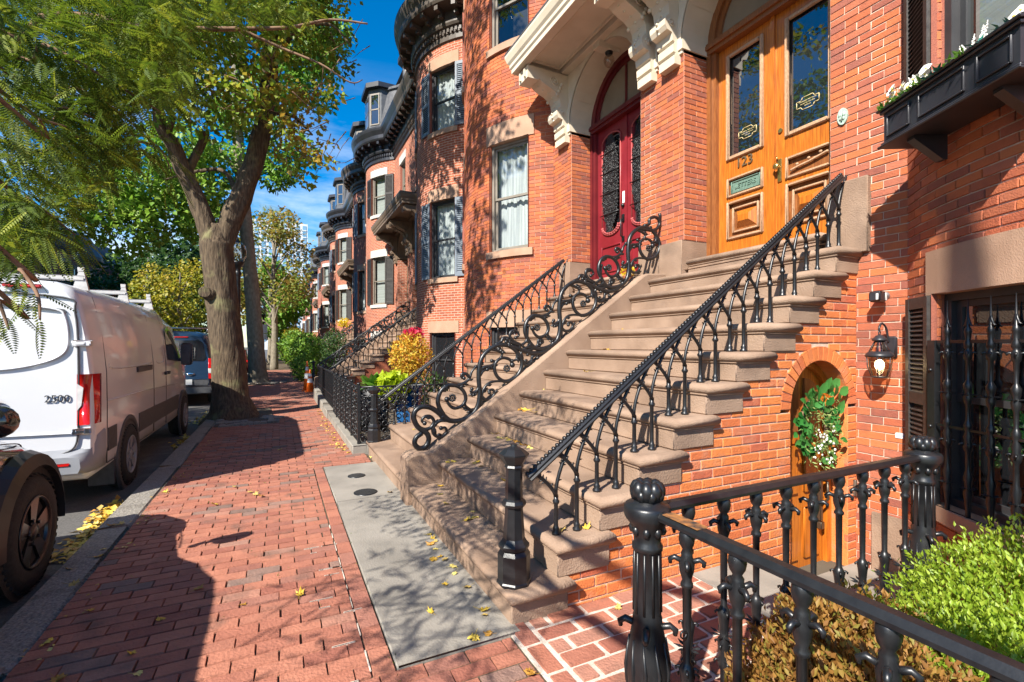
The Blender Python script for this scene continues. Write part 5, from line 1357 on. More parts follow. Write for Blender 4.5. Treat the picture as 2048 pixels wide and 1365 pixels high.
# ================================================================== GARDEN OF THE RED DOOR HOUSE
gf = empty('lace_fence', (1.03, 7.25, 0), 0, 'low black fence of lacy cast iron panels on a stone kerb', 'fence')
b = MB(); b.cbox(.93, 1.13, 7.02, 10.75, -.1, .115, .01); b.cbox(1.13, 3.4, 7.02, 7.2, -.1, .10, .01); b.build('stone_base', m_conc, gf)
def lace_panel(p, q, z0, z1, name='lace_panel', r=.047):
    p = Vector(p); q = Vector(q); d = q-p; L_ = d.length; d.normalize(); b = MB(); nz = int((z1-z0)/(2*r)); nx = max(1, int(L_/(2*r))); s_ = Vector((-d.y, d.x, 0))
    for i in range(nx):
        for j in range(nz):
            c = p+d*((i+.5)*L_/nx)+Vector((0, 0, z0+(j+.5)*(z1-z0)/nz-p.z)); ph = (i*2+j)*.8; rr = r*1.05
            pts = [c+d*(rr*(1-.55*k/10)*cos(ph+k*.75))+Vector((0, 0, rr*(1-.55*k/10)*sin(ph+k*.75)))+s_*.004*sin(k) for k in range(11)]
            b.tube(pts, [.0085]*8+[.010, .012, .012], 5, cap=False)
            if (i+j) % 2: b.ball(c+d*r, .013, 5, 3)
    for zz in (z0, z1): b.tube([p+Vector((0, 0, zz-p.z)), q+Vector((0, 0, zz-p.z))], .014, 6)
    b.tube([p+Vector((0, 0, z1-.14-p.z)), q+Vector((0, 0, z1-.14-p.z))], .008, 5)
    return b.build(name, m_iron, gf)
for k in range(5):
    y0 = 7.14+.72*k
    lace_panel((1.03, y0+.02, 0), (1.03, y0+.70, 0), .15, .93)
    b = MB(); b.box(1.01, 1.05, y0-.02, y0+.02, .1, .97); b.lathe([(.028, .97), (.03, .985), (.01, 1.0)], (1.03, y0, 0), 8); b.build('post', m_iron, gf)
lace_panel((1.05, 7.14, 0), (1.75, 7.14, 0), .13, .93); lace_panel((1.78, 7.14, 0), (2.5, 7.14, 0), .13, .93)
pf = empty('bar_fence', (1.03, 10.8, 0), 0, 'plain black iron bar fence on a stepped stone wall before the second stoop', 'fence')
for k in range(4):
    b = MB(); y0 = 10.78+1.05*k; b.cbox(.90, 1.16, y0, y0+1.04, -.1, .16+.05*k, .012); b.build('stone_base', m_conc, pf)
b = MB(); b.box(1.015, 1.045, 10.8, 14.95, .93, .96); b.box(1.015, 1.045, 10.8, 14.95, .45, .47); b.build('rail', m_iron, pf)
for k in range(40):
    b = MB(); b.box(1.022, 1.038, 10.85+.103*k, 10.866+.103*k, .2, .95); b.build('bar', m_iron, pf)
# planter with bright foliage
pc = Vector((1.95, 8.0, 0))
m_pot = mat('blue_glazed_pot', (.012, .07, .20), (.03, .13, .32), .15, ns=12, coat=.4)
pot = empty('glazed_pot', pc, 0, 'tall blue glazed pot behind the lace fence', 'pot')
b = MB(); b.lathe([(.13, 0), (.15, .02), (.17, .2), (.215, .55), (.25, .8), (.265, .84), (.265, .88), (.235, .88), (.22, .8)], pc, 24); b.build('pot_body', m_pot, pot)
b = MB(); b.lathe([(.001, .82), (.225, .82)], pc, 20, cap=False); b.build('potting_soil', mat('potting', (.03, .02, .015), (.05, .04, .03), .95), pot)
def bush(name, label, c, rad3, n, L_, m, cat='plant', grp=None, up=.5, wr=.5):
    e = empty(name, (c[0], c[1], c[2]-rad3[2]), 0, label, cat, grp); d = unit(n); r = rng.random((n, 1))**.4
    P_ = np.array(c)+d*r*np.array(rad3); P_ = P_+unit(n)*.02
    leaf_mesh('foliage', P_, d*.5+unit(n)+np.array([0, 0, up]), d+unit(n)*.7, L_*(.6+.8*rng.random(n)), L_*wr*(.8+.4*rng.random(n)), rng.random(n), m, e)
    bb = MB()
    for k in range(14): q = Vector(c)+Vector((rnd(-.7, .7)*rad3[0], rnd(-.7, .7)*rad3[1], rnd(-.2, .7)*rad3[2])); bb.tube([(c[0], c[1], c[2]-rad3[2]), (Vector(c)+q)/2-Vector((0, 0, .05)), q], [.012, .008, .004], 5)
    bb.build('stems', MATS['shrub_stem'], e); return e
m_gold = mat('golden_leaf', (.5, .26, .02), (.7, .45, .05), .6, ns=9, rnd=[(.55, .16, .03), (.70, .40, .03), (.72, .52, .06), (.45, .42, .05)], trans=True)
m_char = mat('chartreuse_leaf', (.36, .48, .01), (.50, .60, .03), .5, ns=9, trans=True)
m_pink = mat('pink_petal', (.55, .015, .06), (.7, .04, .10), .5, ns=9, trans=True)
m_hosta = mat('hosta_leaf', (.05, .16, .015), (.14, .32, .04), .4, ns=14, rnd=[(.04, .14, .015), (.12, .30, .03), (.26, .44, .07)], trans=True)
bush('golden_shrub', 'golden and orange leafed shrub rising from the blue pot', (pc.x+.05, pc.y+.02, 1.32), (.36, .36, .42), 2600, .06, m_gold)
bush('sweet_potato_vine', 'chartreuse trailing vine spilling over the lace fence beside the pot', (pc.x-.28, pc.y-.2, .88), (.24, .2, .20), 420, .11, m_char, wr=.8)
bush('pink_flowers', 'magenta flowers topping the golden shrub', (pc.x+.13, pc.y+.15, 1.74), (.20, .2, .09), 260, .05, m_pink, wr=.9)
hs_ = empty('hosta_plant', (1.45, 8.3, .1), 0, 'broad-leaved green hosta above the lace fence panels', 'plant'); b = MB(); R_ = random.Random(5)
for k in range(44):
    a = R_.uniform(0, 6.28); el = R_.uniform(.1, 1.2); b.r = R_.uniform(.01, 1); leaf(b, (1.45+.06*cos(a), 8.3+.10*sin(a), .82), (cos(a)*cos(el), sin(a)*cos(el), sin(el)), (0, 0, 1), R_.uniform(.22, .38), R_.uniform(.09, .15), .12, 5)
b.build('leaves', m_hosta, hs_); b = MB(); b.lathe([(.22, .1), (.27, .8), (.25, .82), (.02, .82)], (1.45, 8.3, 0), 18); b.build('tub', m_blackp, hs_)
bush('garden_shrub', 'dark leafy shrub against the bow front of the red door house', (2.6, 9.1, .55), (.5, .7, .45), 1500, .07, mat('dark_leaf', (.02, .06, .012), (.06, .14, .03), .5, ns=6, rnd=[(.015, .05, .01), (.05, .12, .02), (.10, .20, .04)], trans=True))
b = MB(); b.lathe([(.05, 0), (.065, .1), (.07, .11), (.06, .11), (.055, .09)], (4.1, 4.95, 2.335), 14)
dp = empty('doorstep_pot', (4.1, 4.95, 2.335), 0, 'little pot of yellow flowers on the top step by the red door', 'pot'); b.build('pot_body', mat('terracotta', (.4, .14, .06), (.48, .18, .08), .8), dp)
m_yel = mat('yellow_petal', (.75, .55, .01), (.85, .65, .04), .5, trans=True)
d_ = unit(160); leaf_mesh('flowers', np.array([4.1, 4.95, 2.50])+d_*np.array([.07, .07, .06]), d_, unit(160), np.full(160, .03), np.full(160, .025), rng.random(160), m_yel, dp)

# second pair of stoops with their railings ----------------------------------------------
for k in range(1, 5):
    dy = 12.92*k
    a = copy_tree(stoopA) if k == 99 else None
    s1 = build_stoop('front_stoop', 2.29+dy, 4.51+dy, -1, 'dark brownstone stoop, near flight of the %s pair along the row' % ('second', 'third', 'fourth', 'fifth')[k-1])
    s2 = build_stoop('front_stoop', 6.99+dy, 4.77+dy, 1, 'dark brownstone stoop, far flight of the %s pair along the row' % ('second', 'third', 'fourth', 'fifth')[k-1])
    cheek_wall(s1, 4.512+dy, 4.768+dy)
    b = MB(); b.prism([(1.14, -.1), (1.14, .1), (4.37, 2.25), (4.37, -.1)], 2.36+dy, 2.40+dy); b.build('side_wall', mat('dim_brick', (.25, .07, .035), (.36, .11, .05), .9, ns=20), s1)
    if k < 4:
        for src, y_, lb in ((railA, 2.425, 'near'), (railA, 6.83, 'far')):
            c_ = copy_tree(src); c_.location.y = y_+dy; c_['label'] = 'black iron arched handrail on the %s side of the %s pair of stoops' % (lb, ('second', 'third', 'fourth')[k-1])
        c_ = copy_tree(scr); c_.location.y = YS+dy; c_['label'] = 'black iron scroll railing between the flights of the %s pair of stoops' % ('second', 'third', 'fourth')[k-1]; c_['group'] = 'scroll railings between later stoops'
# ================================================================== VEHICLES
RZ = -.13
m_white = mat('white_van_paint', (.58, .585, .60), (.62, .625, .64), .22, ns=1, coat=.5)
m_plast = mat('grey_plastic', (.045, .045, .048), (.07, .07, .074), .55, ns=20)
m_bump = mat('bumper_grey', (.22, .23, .25), (.27, .28, .30), .4, ns=5)
m_tyre = mat('tyre', (.012, .012, .012), (.025, .024, .023), .8, ns=40, bump=.2)
m_redl_ = mat('tail_lamp_red', (.45, .008, .006), (.6, .012, .01), .12, ns=12, coat=.6)
m_clear = mat('tail_lamp_clear', (.5, .5, .5), (.65, .63, .6), .12, ns=20, coat=.5)
m_chrome = mat('chrome', (.6, .6, .62), (.68, .68, .7), .12, 1.)
m_blackcar = mat('black_car_paint', (.010, .009, .009), (.016, .014, .014), .12, ns=2, coat=1., spec=.7)
m_blue = mat('blue_van_paint', (.009, .026, .058), (.014, .038, .08), .3, ns=2, coat=.5)
def loft(b, secs, smooth=True, cap=True):
    rows = [[b.V(p) for p in s_] for s_ in secs]; n = len(rows[0])
    for a, c in zip(rows, rows[1:]):
        for i in range(n): b.face([a[i], a[(i+1) % n], c[(i+1) % n], c[i]], smooth)
    if cap: b.poly(secs[0][::-1]); b.poly(secs[-1])
def wheel(e, x, y, r, w, side, rim, spokes=5, dy=0.):
    """outer face at x (side +1: faces +X)"""
    b = MB(); c = (x, y, RZ+r); s_ = -1 if side > 0 else 1
    pr = [(r*.62, .012), (r*.72, .0), (r*.9, .006), (r*.97, .03), (r, .06), (r, w-.06), (r*.97, w-.03), (r*.9, w), (r*.6, w)]
    b.lathe([(a, s_*q) for a, q in pr], c, 30, axis='x', cap=False)
    n = 44
    for k in range(n):                                             # tread blocks
        a = 2*pi*k/n
        for q0, q1 in ((.012, .07), (w*.35, w*.6)):
            pts = []
            for (rr, aa, qq) in ((r*.995, a, q0), (r*.995, a+.075, q0), (r*.995, a+.075, q1), (r*.995, a, q1), (r*1.02, a+.01, q0+.01), (r*1.02, a+.065, q0+.01), (r*1.02, a+.065, q1-.006), (r*1.02, a+.01, q1-.006)): pts.append(b.V((x+s_*qq, y+rr*cos(aa), RZ+r+rr*sin(aa))))
            for q in ((4, 5, 6, 7), (0, 1, 5, 4), (1, 2, 6, 5), (2, 3, 7, 6), (3, 0, 4, 7)): b.face([pts[i] for i in q])
    t = b.build('wheel', m_tyre, e)
    b = MB(); b.lathe([(r*.62, .012), (r*.64, .004), (r*.60, .0), (r*.57, .02), (r*.55, .08)] if s_ > 0 else [(a, -q) for a, q in [(r*.62, .012), (r*.64, .004), (r*.60, .0), (r*.57, .02), (r*.55, .08)]], c, 30, axis='x', cap=False)
    b.lathe([(r*.17, s_*.03), (r*.15, s_*.012), (r*.06, s_*.008)], c, 16, axis='x')
    for k in range(spokes):
        a = 2*pi*k/spokes+.3; u = Vector((0, cos(a), sin(a))); v = Vector((0, -sin(a), cos(a))); C = Vector(c)
        q = [(.12, -.085), (.12, .085), (.58, .16), (.58, -.16)]
        A = [b.V(C+u*r*p+v*r*k2+Vector((s_*(.022 if p < .3 else .012), 0, 0))) for p, k2 in q]; B = [b.V(C+u*r*p+v*r*k2*.8+Vector((s_*.05, 0, 0))) for p, k2 in q]
        b.face(A)
        for i in range(4): b.face([A[i], A[(i+1) % 4], B[(i+1) % 4], B[i]])
        p = C+u*r*.2+v*r*.06; b.lathe([(r*.03, s_*.005), (r*.03, s_*.02)], p, 6, axis='x')
    b.build('rim', rim, t)
    b = MB(); b.lathe([(r*.56, s_*.075), (r*.01, s_*.078)], c, 24, axis='x', cap=False); b.build('rim_back', m_tyre, t)
    return t
def sect(cx, y, pts):
    """mirror half-profile (x offset, z) about cx, at y"""
    return [(cx+x, y, z) for x, z in pts]+[(cx-x, y, z) for x, z in reversed(pts)]
# ---- white panel van
VX1 = -1.62; VW = 1.0; VC = VX1-VW; VY0 = 5.97
van = empty('parked_van', (VC, 8.9, RZ), 0, 'white panel van with ladder rack and red tail lamp parked at the kerb', 'van')
def vprof(w, top, zb=.22, tum=1.):
    return [(.0, zb), (w*.93, zb), (w*.985, zb+.05), (w, zb+.25), (w, .9), (w*.992, 1.25), (w*(1-.045*tum), 1.62), (w*(1-.09*tum), 1.86), (w*(1-.135*tum), top-.12), (w*(1-.19*tum), top-.045), (w*(1-.30*tum), top), (0, top+.035)]
secs = []
for y, w, top, zb in ((VY0+.0, .972, 2.08, .28), (VY0+.02, .99, 2.115, .25), (VY0+.07, 1.0, 2.14, .22), (8.0, 1.0, 2.16, .22), (9.5, 1.0, 2.14, .22), (9.95, .995, 2.06, .22), (10.3, .985, 1.90, .22), (10.75, .975, 1.60, .22), (11.05, .96, 1.38, .22), (11.3, .95, 1.24, .22), (11.6, .92, 1.14, .25), (11.82, .84, .98, .28), (11.88, .78, .85, .32)):
    p = vprof(w, top, zb)
    if top < 2.0: p = [(x, min(z, top-.0+.035*(1-i/11))) if z > top-.14 else (x, z) for i, (x, z) in enumerate(p)]; p = [(x, min(z, top)) for x, z in p]
    secs.append(sect(VC, y, p))
b = MB(); loft(b, secs); body = b.build('body', m_white, van)
b = MB()                                                          # dark lower cladding along the side
for y0, y1 in ((VY0+.42, 6.68), (7.62, 10.30)):
    b.box(VX1-.02, VX1+.008, y0, y1, .42, .66)
b.build('side_cladding', m_plast, van)
b = MB(); b.cbox(VX1-.02, VX1+.012, 7.55, 8.32, 1.19, 1.26, .006); b.build('door_track', m_plast, van)
b = MB()
for y in (6.36, 8.45, 9.28): b.tube([(VX1-.002, y, .30), (VX1+.001, y, .9), (VX1-.008, y+.01, 1.25), (VX1-.05, y+.03, 1.62), (VX1-.10, y+.05, 1.88), (VX1-.14, y+.06, 2.03)], .007, 4)
b.tube([(VX1+.001, 6.36, .3), (VX1+.001, 8.45, .3)], .005, 4)
b.build('panel_seams', m_plast, body)
b = MB()                                                          # pressed panels
for y0, y1 in ((6.50, 8.30), (8.60, 9.16)):
    pts = [(VX1-.035+.006, y0+.05, 1.36), (VX1-.12+.005, y0+.08, 1.88), (VX1-.128+.004, y0+.2, 1.93), (VX1-.128+.004, y1-.1, 1.93), (VX1-.11, y1-.02, 1.84), (VX1-.03, y1, 1.36), (VX1-.012, y1-.08, 1.28), (VX1-.012, y0+.1, 1.28), (VX1-.035+.006, y0+.05, 1.36)]
    b.tube(smooth_path(pts, 4), .010, 5)
b.tube([(VX1+.002, VY0+.4, .95), (VX1+.002, 8.0, .93), (VX1+.001, 10.2, .86)], .008, 5)
b.build('panel_pressing', m_white, body)
b = MB(); pts = [(VX1-.055, 9.42, 1.30), (VX1-.095, 9.45, 1.78), (VX1-.10, 9.62, 1.84), (VX1-.115, 9.98, 1.78), (VX1-.06, 10.42, 1.42), (VX1-.03, 10.5, 1.25)]
b.face([b.V((x+.045, y, z)) for x, y, z in pts]); b.build('side_window', m_gdark, van)
for y in (9.22, 9.42): b = MB(); b.cbox(VX1-.01, VX1+.03, y-.05, y+.06, 1.07, 1.12, .01); b.build('door_handle', m_plast, van)
b = MB(); b.cbox(VX1+.03, VX1+.20, 10.32, 10.44, 1.18, 1.58, .03); b.tube([(VX1-.03, 10.4, 1.28), (VX1+.06, 10.38, 1.28)], .03, 6); b.build('wing_mirror', m_plast, van)
for y in (7.17, 10.83):
    b = MB(); b.lathe([(.46, -.02), (.46, .010), (.39, .010), (.39, -.02)], (VX1, y, RZ+.37), 32, axis='x', cap=False); b.lathe([(.01, .006), (.455, .006)], (VX1-.002, y, RZ+.37), 32, axis='x', cap=False); b.build('wheel_arch', m_plast, van)
    wheel(van, VX1+.035, y, .355, .23, 1, m_bump, 6)
    wheel(van, VX1-1.99, y, .355, .23, -1, m_bump, 6)
# rear: doors, lamps, bumper
b = MB(); yr = VY0-.012
dz0, dz1 = .50, 2.0
out = [(VX1-.14, .98), (VX1-.13, 1.5), (VX1-.16, 1.93), (VX1-.30, 1.99), (VC+.02, 2.02)]
b.tube(smooth_path([(VX1-.115, yr, .74), (VX1-.115, yr, 1.45), (VX1-.14, yr, 1.85), (VX1-.22, yr, 1.985), (VC, yr, 2.03)], 4), .009, 5)
b.tube(smooth_path([(VX1-.115, yr, .74), (VX1-.14, yr, .56), (VX1-.26, yr, .49), (VX1-.5, yr, .475), (VC, yr, .475)], 4), .009, 5)
b.tube([(VC, yr, .475), (VC, yr, 2.03)], .008, 4)
b.build('rear_door_seams', m_plast, body)
b = MB(); b.tube(smooth_path([(VC+.06, yr, 1.30), (VX1-.62, yr, 1.31), (VX1-.36, yr, 1.37), (VX1-.22, yr, 1.46), (VX1-.19, yr, 1.60), (VX1-.215, yr, 1.80), (VX1-.28, yr, 1.87), (VX1-.6, yr, 1.915), (VC+.06, yr, 1.94)], 5), .011, 6)
b.tube(smooth_path([(VX1-.125, yr, .685), (VX1-.5, yr, .69), (VC, yr, .70)], 4), .008, 5); b.build('rear_door_pressing', m_white, body)
b = MB(); b.prism([(VX1-.46, 1.875), (VX1-.22, 1.85), (VX1-.2, 1.84), (VX1-.22, 1.872), (VX1-.46, 1.905), (VC, 1.94), (VC, 1.92)], yr-.006, yr+.01); b.build('door_gutter', m_plast, van)
b = MB()                                                          # tail lamp wraps the corner
z0, z1 = .76, 1.25
pf_ = [(VX1-.125, VY0-.016), (VX1-.04, VY0-.012), (VX1-.004, VY0+.04), (VX1+.012, VY0+.12), (VX1+.012, VY0+.17), (VX1-.03, VY0+.1), (VX1-.09, VY0+.03)]
A = [b.V((x, y, z0)) for x, y in pf_]; B = [b.V((x, y, z1)) for x, y in pf_]
for i in range(len(pf_)): b.face([A[i], A[(i+1) % 7], B[(i+1) % 7], B[i]], True)
b.face(A); b.face(B[::-1]); b.build('tail_lamp', m_redl_, van)
b = MB(); b.prism([(VX1-.122, .90), (VX1-.09, .95), (VX1-.075, 1.12), (VX1-.122, 1.16)], VY0-.022, VY0-.01); b.build('reversing_lamp', m_clear, van)
for z in (.70, 1.55): b = MB(); b.cbox(VX1-.16, VX1-.02, VY0-.035, VY0+.06, z-.03, z+.03, .008); b.cbox(VX1-.13, VX1-.06, VY0-.045, VY0-.03, z-.018, z+.018, .006); b.build('door_hinge', m_white if z > 1 else m_chrome, van)
b = MB(); b.cbox(VX1-.98, VX1-.66, VY0-.055, VY0-.01, .97, 1.04, .02); b.build('rear_door_handle', m_plast, van)
b = MB(); b.cbox(VX1-.95, VX1-.70, VY0-.058, VY0-.05, .975, .99, .003); b.build('handle_trim', m_chrome, van)
num_text('2500', 'model_number', m_blackp, (VX1-.27, VY0-.010, 1.02), .095, van, .003, (pi/2, 0, 0))
secs = [sect(VC, VY0+.30, [(0, .30), (1.012, .30), (1.015, .42), (1.015, .66), (1.0, .68), (0, .68)]), sect(VC, VY0+.08, [(0, .30), (1.0, .30), (1.012, .42), (1.012, .62), (.99, .66), (0, .5)]), sect(VC, VY0-.02, [(0, .30), (.96, .30), (.97, .38), (.97, .50), (.90, .50), (0, .49)]), sect(VC, VY0-.08, [(0, .31), (.90, .31), (.92, .36), (.91, .46), (.8, .47), (0, .46)])]
b = MB(); loft(b, secs); b.build('rear_bumper', m_bump, van)
b = MB(); b.cbox(VX1-.48, VX1-.16, VY0-.09, VY0-.07, .385, .415, .006); b.build('reflector', m_redl_, van)
b = MB(); b.cbox(VX1-.24, VX1-.01, 6.66, 6.69, -.0, .40, .005); b.build('mud_flap', m_plast, van)
b = MB(); b.cbox(VC+.35, VC+.62, VY0-.035, VY0, 2.065, 2.10, .01); b.build('high_brake_lamp', m_redl_, van)
m_wrack = mat('white_rack', (.42, .41, .39), (.52, .51, .49), .5, ns=20)
for y in (6.45, 7.95, 9.3):
    b = MB(); b.cbox(VC-.82, VC+.80, y-.03, y+.03, 2.20, 2.255, .01)
    for s_ in (-1, 1):
        b.prism([(VC+s_*.83, 2.10), (VC+s_*.70, 2.12), (VC+s_*.75, 2.30), (VC+s_*.79, 2.30)], y-.02, y+.02); b.cbox(VC+s_*.75-.01, VC+s_*.79, y-.02, y+.02, 2.29, 2.345, .005)
    b.build('rack_bar', m_wrack, van)
b = MB(); b.tube([(VC-.3, 6.45, 2.27), (VC-.3, 9.3, 2.27)], .018, 6); b.build('rack_rail', m_wrack, van)

# ---- dark SUV at the left edge
SXR = -1.53; SC = SXR-.94; suv = empty('parked_suv', (SC, 2.6, RZ), 0, 'glossy black SUV front wing and wheel at the left edge', 'car')
def sprof(w, zs): return [(0, .10), (w*.9, .10), (w*.985, .18), (w, .40), (w*.995, .62), (w*.96, zs[0]), (w*.90, zs[1]), (w*.80, zs[2]), (w*.70, zs[3]), (0, zs[4])]
secs = []
for y, w, zs in ((.35, .80, (.7, .85, .95, 1.0, 1.02)), (.45, .9, (.82, 1.05, 1.26, 1.36, 1.40)), (.75, .93, (.84, 1.1, 1.34, 1.41, 1.45)), (2.2, .94, (.84, 1.1, 1.36, 1.45, 1.49)), (2.75, .94, (.84, 1.08, 1.32, 1.42, 1.46)), (3.25, .94, (.84, 1.02, 1.16, 1.24, 1.28)), (3.68, .94, (.84, .93, .97, .99, 1.02)), (4.1, .935, (.80, .87, .91, .93, .96)), (4.5, .92, (.77, .83, .87, .89, .92)), (4.78, .88, (.70, .75, .79, .81, .84)), (4.93, .78, (.60, .63, .66, .68, .7)), (5.0, .66, (.45, .47, .48, .49, .5))):
    secs.append(sect(SC, y, sprof(w, zs)))
b = MB(); loft(b, secs); sb_ = b.build('body', m_blackcar, suv)
b = MB()
for k in range(16):                                               # flared arch
    a0 = pi*(-.03+1.06*k/16); a1 = pi*(-.03+1.06*(k+1)/16); yc, zc = 4.36, RZ+.39
    def q(r, a, x): return (x, yc+r*cos(a), zc+r*sin(a))
    b.poly([q(.44, a0, SXR+.055), q(.44, a1, SXR+.055), q(.52, a1, SXR+.03), q(.52, a0, SXR+.03)], True); b.poly([q(.52, a0, SXR+.03), q(.52, a1, SXR+.03), q(.55, a1, SXR-.03), q(.55, a0, SXR-.03)], True); b.poly([q(.44, a0, SXR+.055), q(.44, a1, SXR+.055), q(.43, a1, SXR-.15), q(.43, a0, SXR-.15)], True)
b.build('wheel_flare', mat('dark_cladding', (.02, .017, .016), (.03, .027, .025), .35, ns=10), suv)
b = MB(); b.lathe([(.01, .012), (.44, .012)], (SXR-.002, 4.36, RZ+.39), 28, axis='x', cap=False); b.build('wheel_well', m_tyre, suv)
m_rim = mat('dark_alloy', (.035, .030, .028), (.06, .05, .047), .25, .6, ns=8)
wheel(suv, SXR+.045, 4.36, .385, .25, 1, m_rim, 5); wheel(suv, SXR+.03, 1.35, .385, .25, 1, m_rim, 5)
wheel(suv, SXR-1.9, 4.36, .385, .25, -1, m_rim, 5); wheel(suv, SXR-1.9, 1.35, .385, .25, -1, m_rim, 5)
b = MB(); b.face([b.V(p) for p in ((SXR-.045, .9, .92), (SXR-.11, 1.0, 1.25), (SXR-.17, 1.3, 1.33), (SXR-.17, 2.6, 1.31), (SXR-.07, 3.3, 1.06), (SXR-.035, 3.5, .92))][::1]); b.v = [(x+.02, y, z) for x, y, z in b.v]; b.build('side_windows', m_gdark, suv)
b = MB(); b.ball((SXR+.085, 3.72, 1.09), .10, 12, 8, (1.05, .75, .95)); b.tube([(SXR-.07, 3.72, .98), (SXR+.08, 3.80, 1.04)], .03, 6); b.build('wing_mirror', m_blackcar, suv)
b = MB(); b.tube([(SXR-.02, 3.55, .25), (SXR+.004, 3.58, .6), (SXR-.03, 3.62, .84)], .006, 4); b.tube(smooth_path([(SXR-.09, 3.75, .93), (SXR-.1, 4.2, .885), (SXR-.12, 4.55, .83), (SXR-.2, 4.82, .74)], 4), .005, 4); b.build('panel_seams', m_plast, sb_)

# ---- blue van beyond the tree
BX = -1.66; BC = BX-1.0; BY = 15.5; bv = empty('parked_blue_van', (BC, BY+2.5, RZ), 0, 'dark blue passenger van with roof bars parked beyond the white van', 'van')
def bprof(w, top, zb): return [(0, zb), (w*.94, zb), (w, zb+.12), (w, .9), (w*.985, 1.2), (w*.93, 1.55), (w*.87, top-.16), (w*.80, top-.05), (w*.62, top), (0, top+.03)]
secs = [sect(BC, y, bprof(w, t, zb)) for y, w, t, zb in ((BY, .93, 1.78, .30), (BY+.06, .98, 1.86, .25), (BY+.3, 1.0, 1.92, .22), (BY+3.2, 1.0, 1.92, .22))]
for y, w, t in ((BY+3.8, .98, 1.6), (BY+4.3, .96, 1.3), (BY+4.9, .9, 1.05)):
    secs.append(sect(BC, y, [(x, min(z, t)) for x, z in bprof(w, t, .22)]))
b = MB(); loft(b, secs); b.build('body', m_blue, bv)
b = MB(); yy = BY-.01; b.face([b.V((BC+x, yy, z)) for x, z in ((-.80, 1.12), (.80, 1.12), (.86, 1.2), (.78, 1.62), (.70, 1.68), (-.70, 1.68), (-.78, 1.62), (-.86, 1.2))]); b.build('rear_window', m_gdark, bv)
b = MB()
for k in range(14): b.tube([(BC-.70+.10*k, BY-.02, 1.18), (BC-.70+.10*k, BY-.02, 1.48)], .006, 4)
for k in range(5): b.tube([(BC-.72, BY-.02, 1.19+.07*k), (BC+.62, BY-.02, 1.19+.07*k)], .006, 4)
b.build('window_guard', mat('guard_grey', (.25, .25, .24), (.32, .32, .3), .6), bv)
for s_ in (-1, 1):
    b = MB(); b.cbox(BC+s_*.98-.07, BC+s_*.98+.02, BY-.02, BY+.12, .62, 1.20, .015); b.build('tail_lamp', m_redl_, bv)
    b = MB(); b.cbox(BC+s_*.97-.06, BC+s_*.97+.03, BY-.03, BY+.1, .78, .92, .01); b.build('lamp_lens', m_clear, bv)
    wheel(bv, BX+.03 if s_ > 0 else BX-2.0, BY+1.0, .34, .22, s_, m_bump, 5)
b = MB(); b.cbox(BC-1.0, BC+1.0, BY-.10, BY+.1, .22, .44, .03); b.build('rear_bumper', m_plast, bv)
b = MB(); b.cbox(BC-.92, BC+.92, BY-.015, BY+.05, .44, .62, .02); b.build('tailgate_trim', m_plast, bv)
b = MB(); b.cbox(BC+.08, BC+.54, BY-.045, BY-.01, .47, .62, .004); b.build('number_plate', mat('plate', (.55, .55, .53), (.62, .62, .6), .5), bv)
b = MB(); b.ball((BC+.50, BY-.015, .76), .1, 14, 6, (1, .15, .42)); b.build('badge', m_chrome, bv)
b = MB(); b.cbox(BC-.45, BC+.45, BY-.02, BY+.03, 1.75, 1.79, .01); b.build('high_brake_lamp', m_redl_, bv)
for s_ in (-1,): pass
b = MB(); b.tube([(BC-.95, BY+.3, 2.02), (BC+.95, BY+.3, 2.02)], .022, 6); b.tube([(BC-.85, BY+.3, 1.9), (BC-.85, BY+.3, 2.02)], .02, 5); b.tube([(BC+.85, BY+.3, 1.9), (BC+.85, BY+.3, 2.02)], .02, 5); b.build('roof_bar', mat('alloy_bar', (.5, .5, .5), (.56, .56, .56), .35, .8), bv)
b = MB(); b.tube([(BC-.55, BY+.25, .12), (BC-.1, BY+.2, .1), (BC+.2, BY+.02, .12)], .04, 8); b.build('exhaust', m_chrome, bv)
# ---- cars farther along
def far_car(y, label, paint, w=.92):
    c = BX-.95; e = empty('parked_car', (c, y, RZ), 0, label, 'car', 'cars parked farther along the kerb')
    pr = lambda w_, z1, z2: [(0, .08), (w_*.92, .08), (w_, .3), (w_*.98, .6), (w_*.93, z1), (w_*.78, z2), (0, z2+.03)]
    secs = [sect(c, y+dy, pr(w_, a, t)) for dy, w_, a, t in ((0, .8, .55, .62), (.1, .9, .72, .8), (.5, w, .78, 1.1), (.9, w, .8, 1.32), (2.3, w, .8, 1.34), (3.0, w, .8, 1.02), (3.3, w, .76, .82), (4.2, .88, .66, .7), (4.4, .8, .5, .54))]
    b = MB(); loft(b, secs); b.build('body', paint, e)
    b = MB(); b.face([b.V((c+x, yy, z)) for x, yy, z in ((-.66, y+.36, .88), (.66, y+.36, .88), (.58, y+.76, 1.24), (-.58, y+.76, 1.24))]); b.v = [(q[0], q[1]-.03, q[2]+.03) for q in b.v]; b.build('rear_window', m_gdark, e)
    for s_ in (-1, 1): b = MB(); b.cbox(c+s_*.78-.1, c+s_*.78+.1, y+.03, y+.14, .52, .68, .02); b.build('tail_lamp', m_redl_, e)
    for dy in (.85, 3.5): wheel(e, c+.93, y+dy, .33, .2, 1, m_rim, 5)
    return e
far_car(21.6, 'dark hatchback behind the blue van and the trees', m_blackcar); far_car(27.2, 'silver car third along the kerb behind the trees', mat('silver_paint', (.35, .35, .36), (.4, .4, .41), .25, .5, coat=.4)); far_car(33.5, 'dark red car far along the kerb', mat('maroon_paint', (.10, .012, .012), (.13, .016, .015), .25, coat=.4))

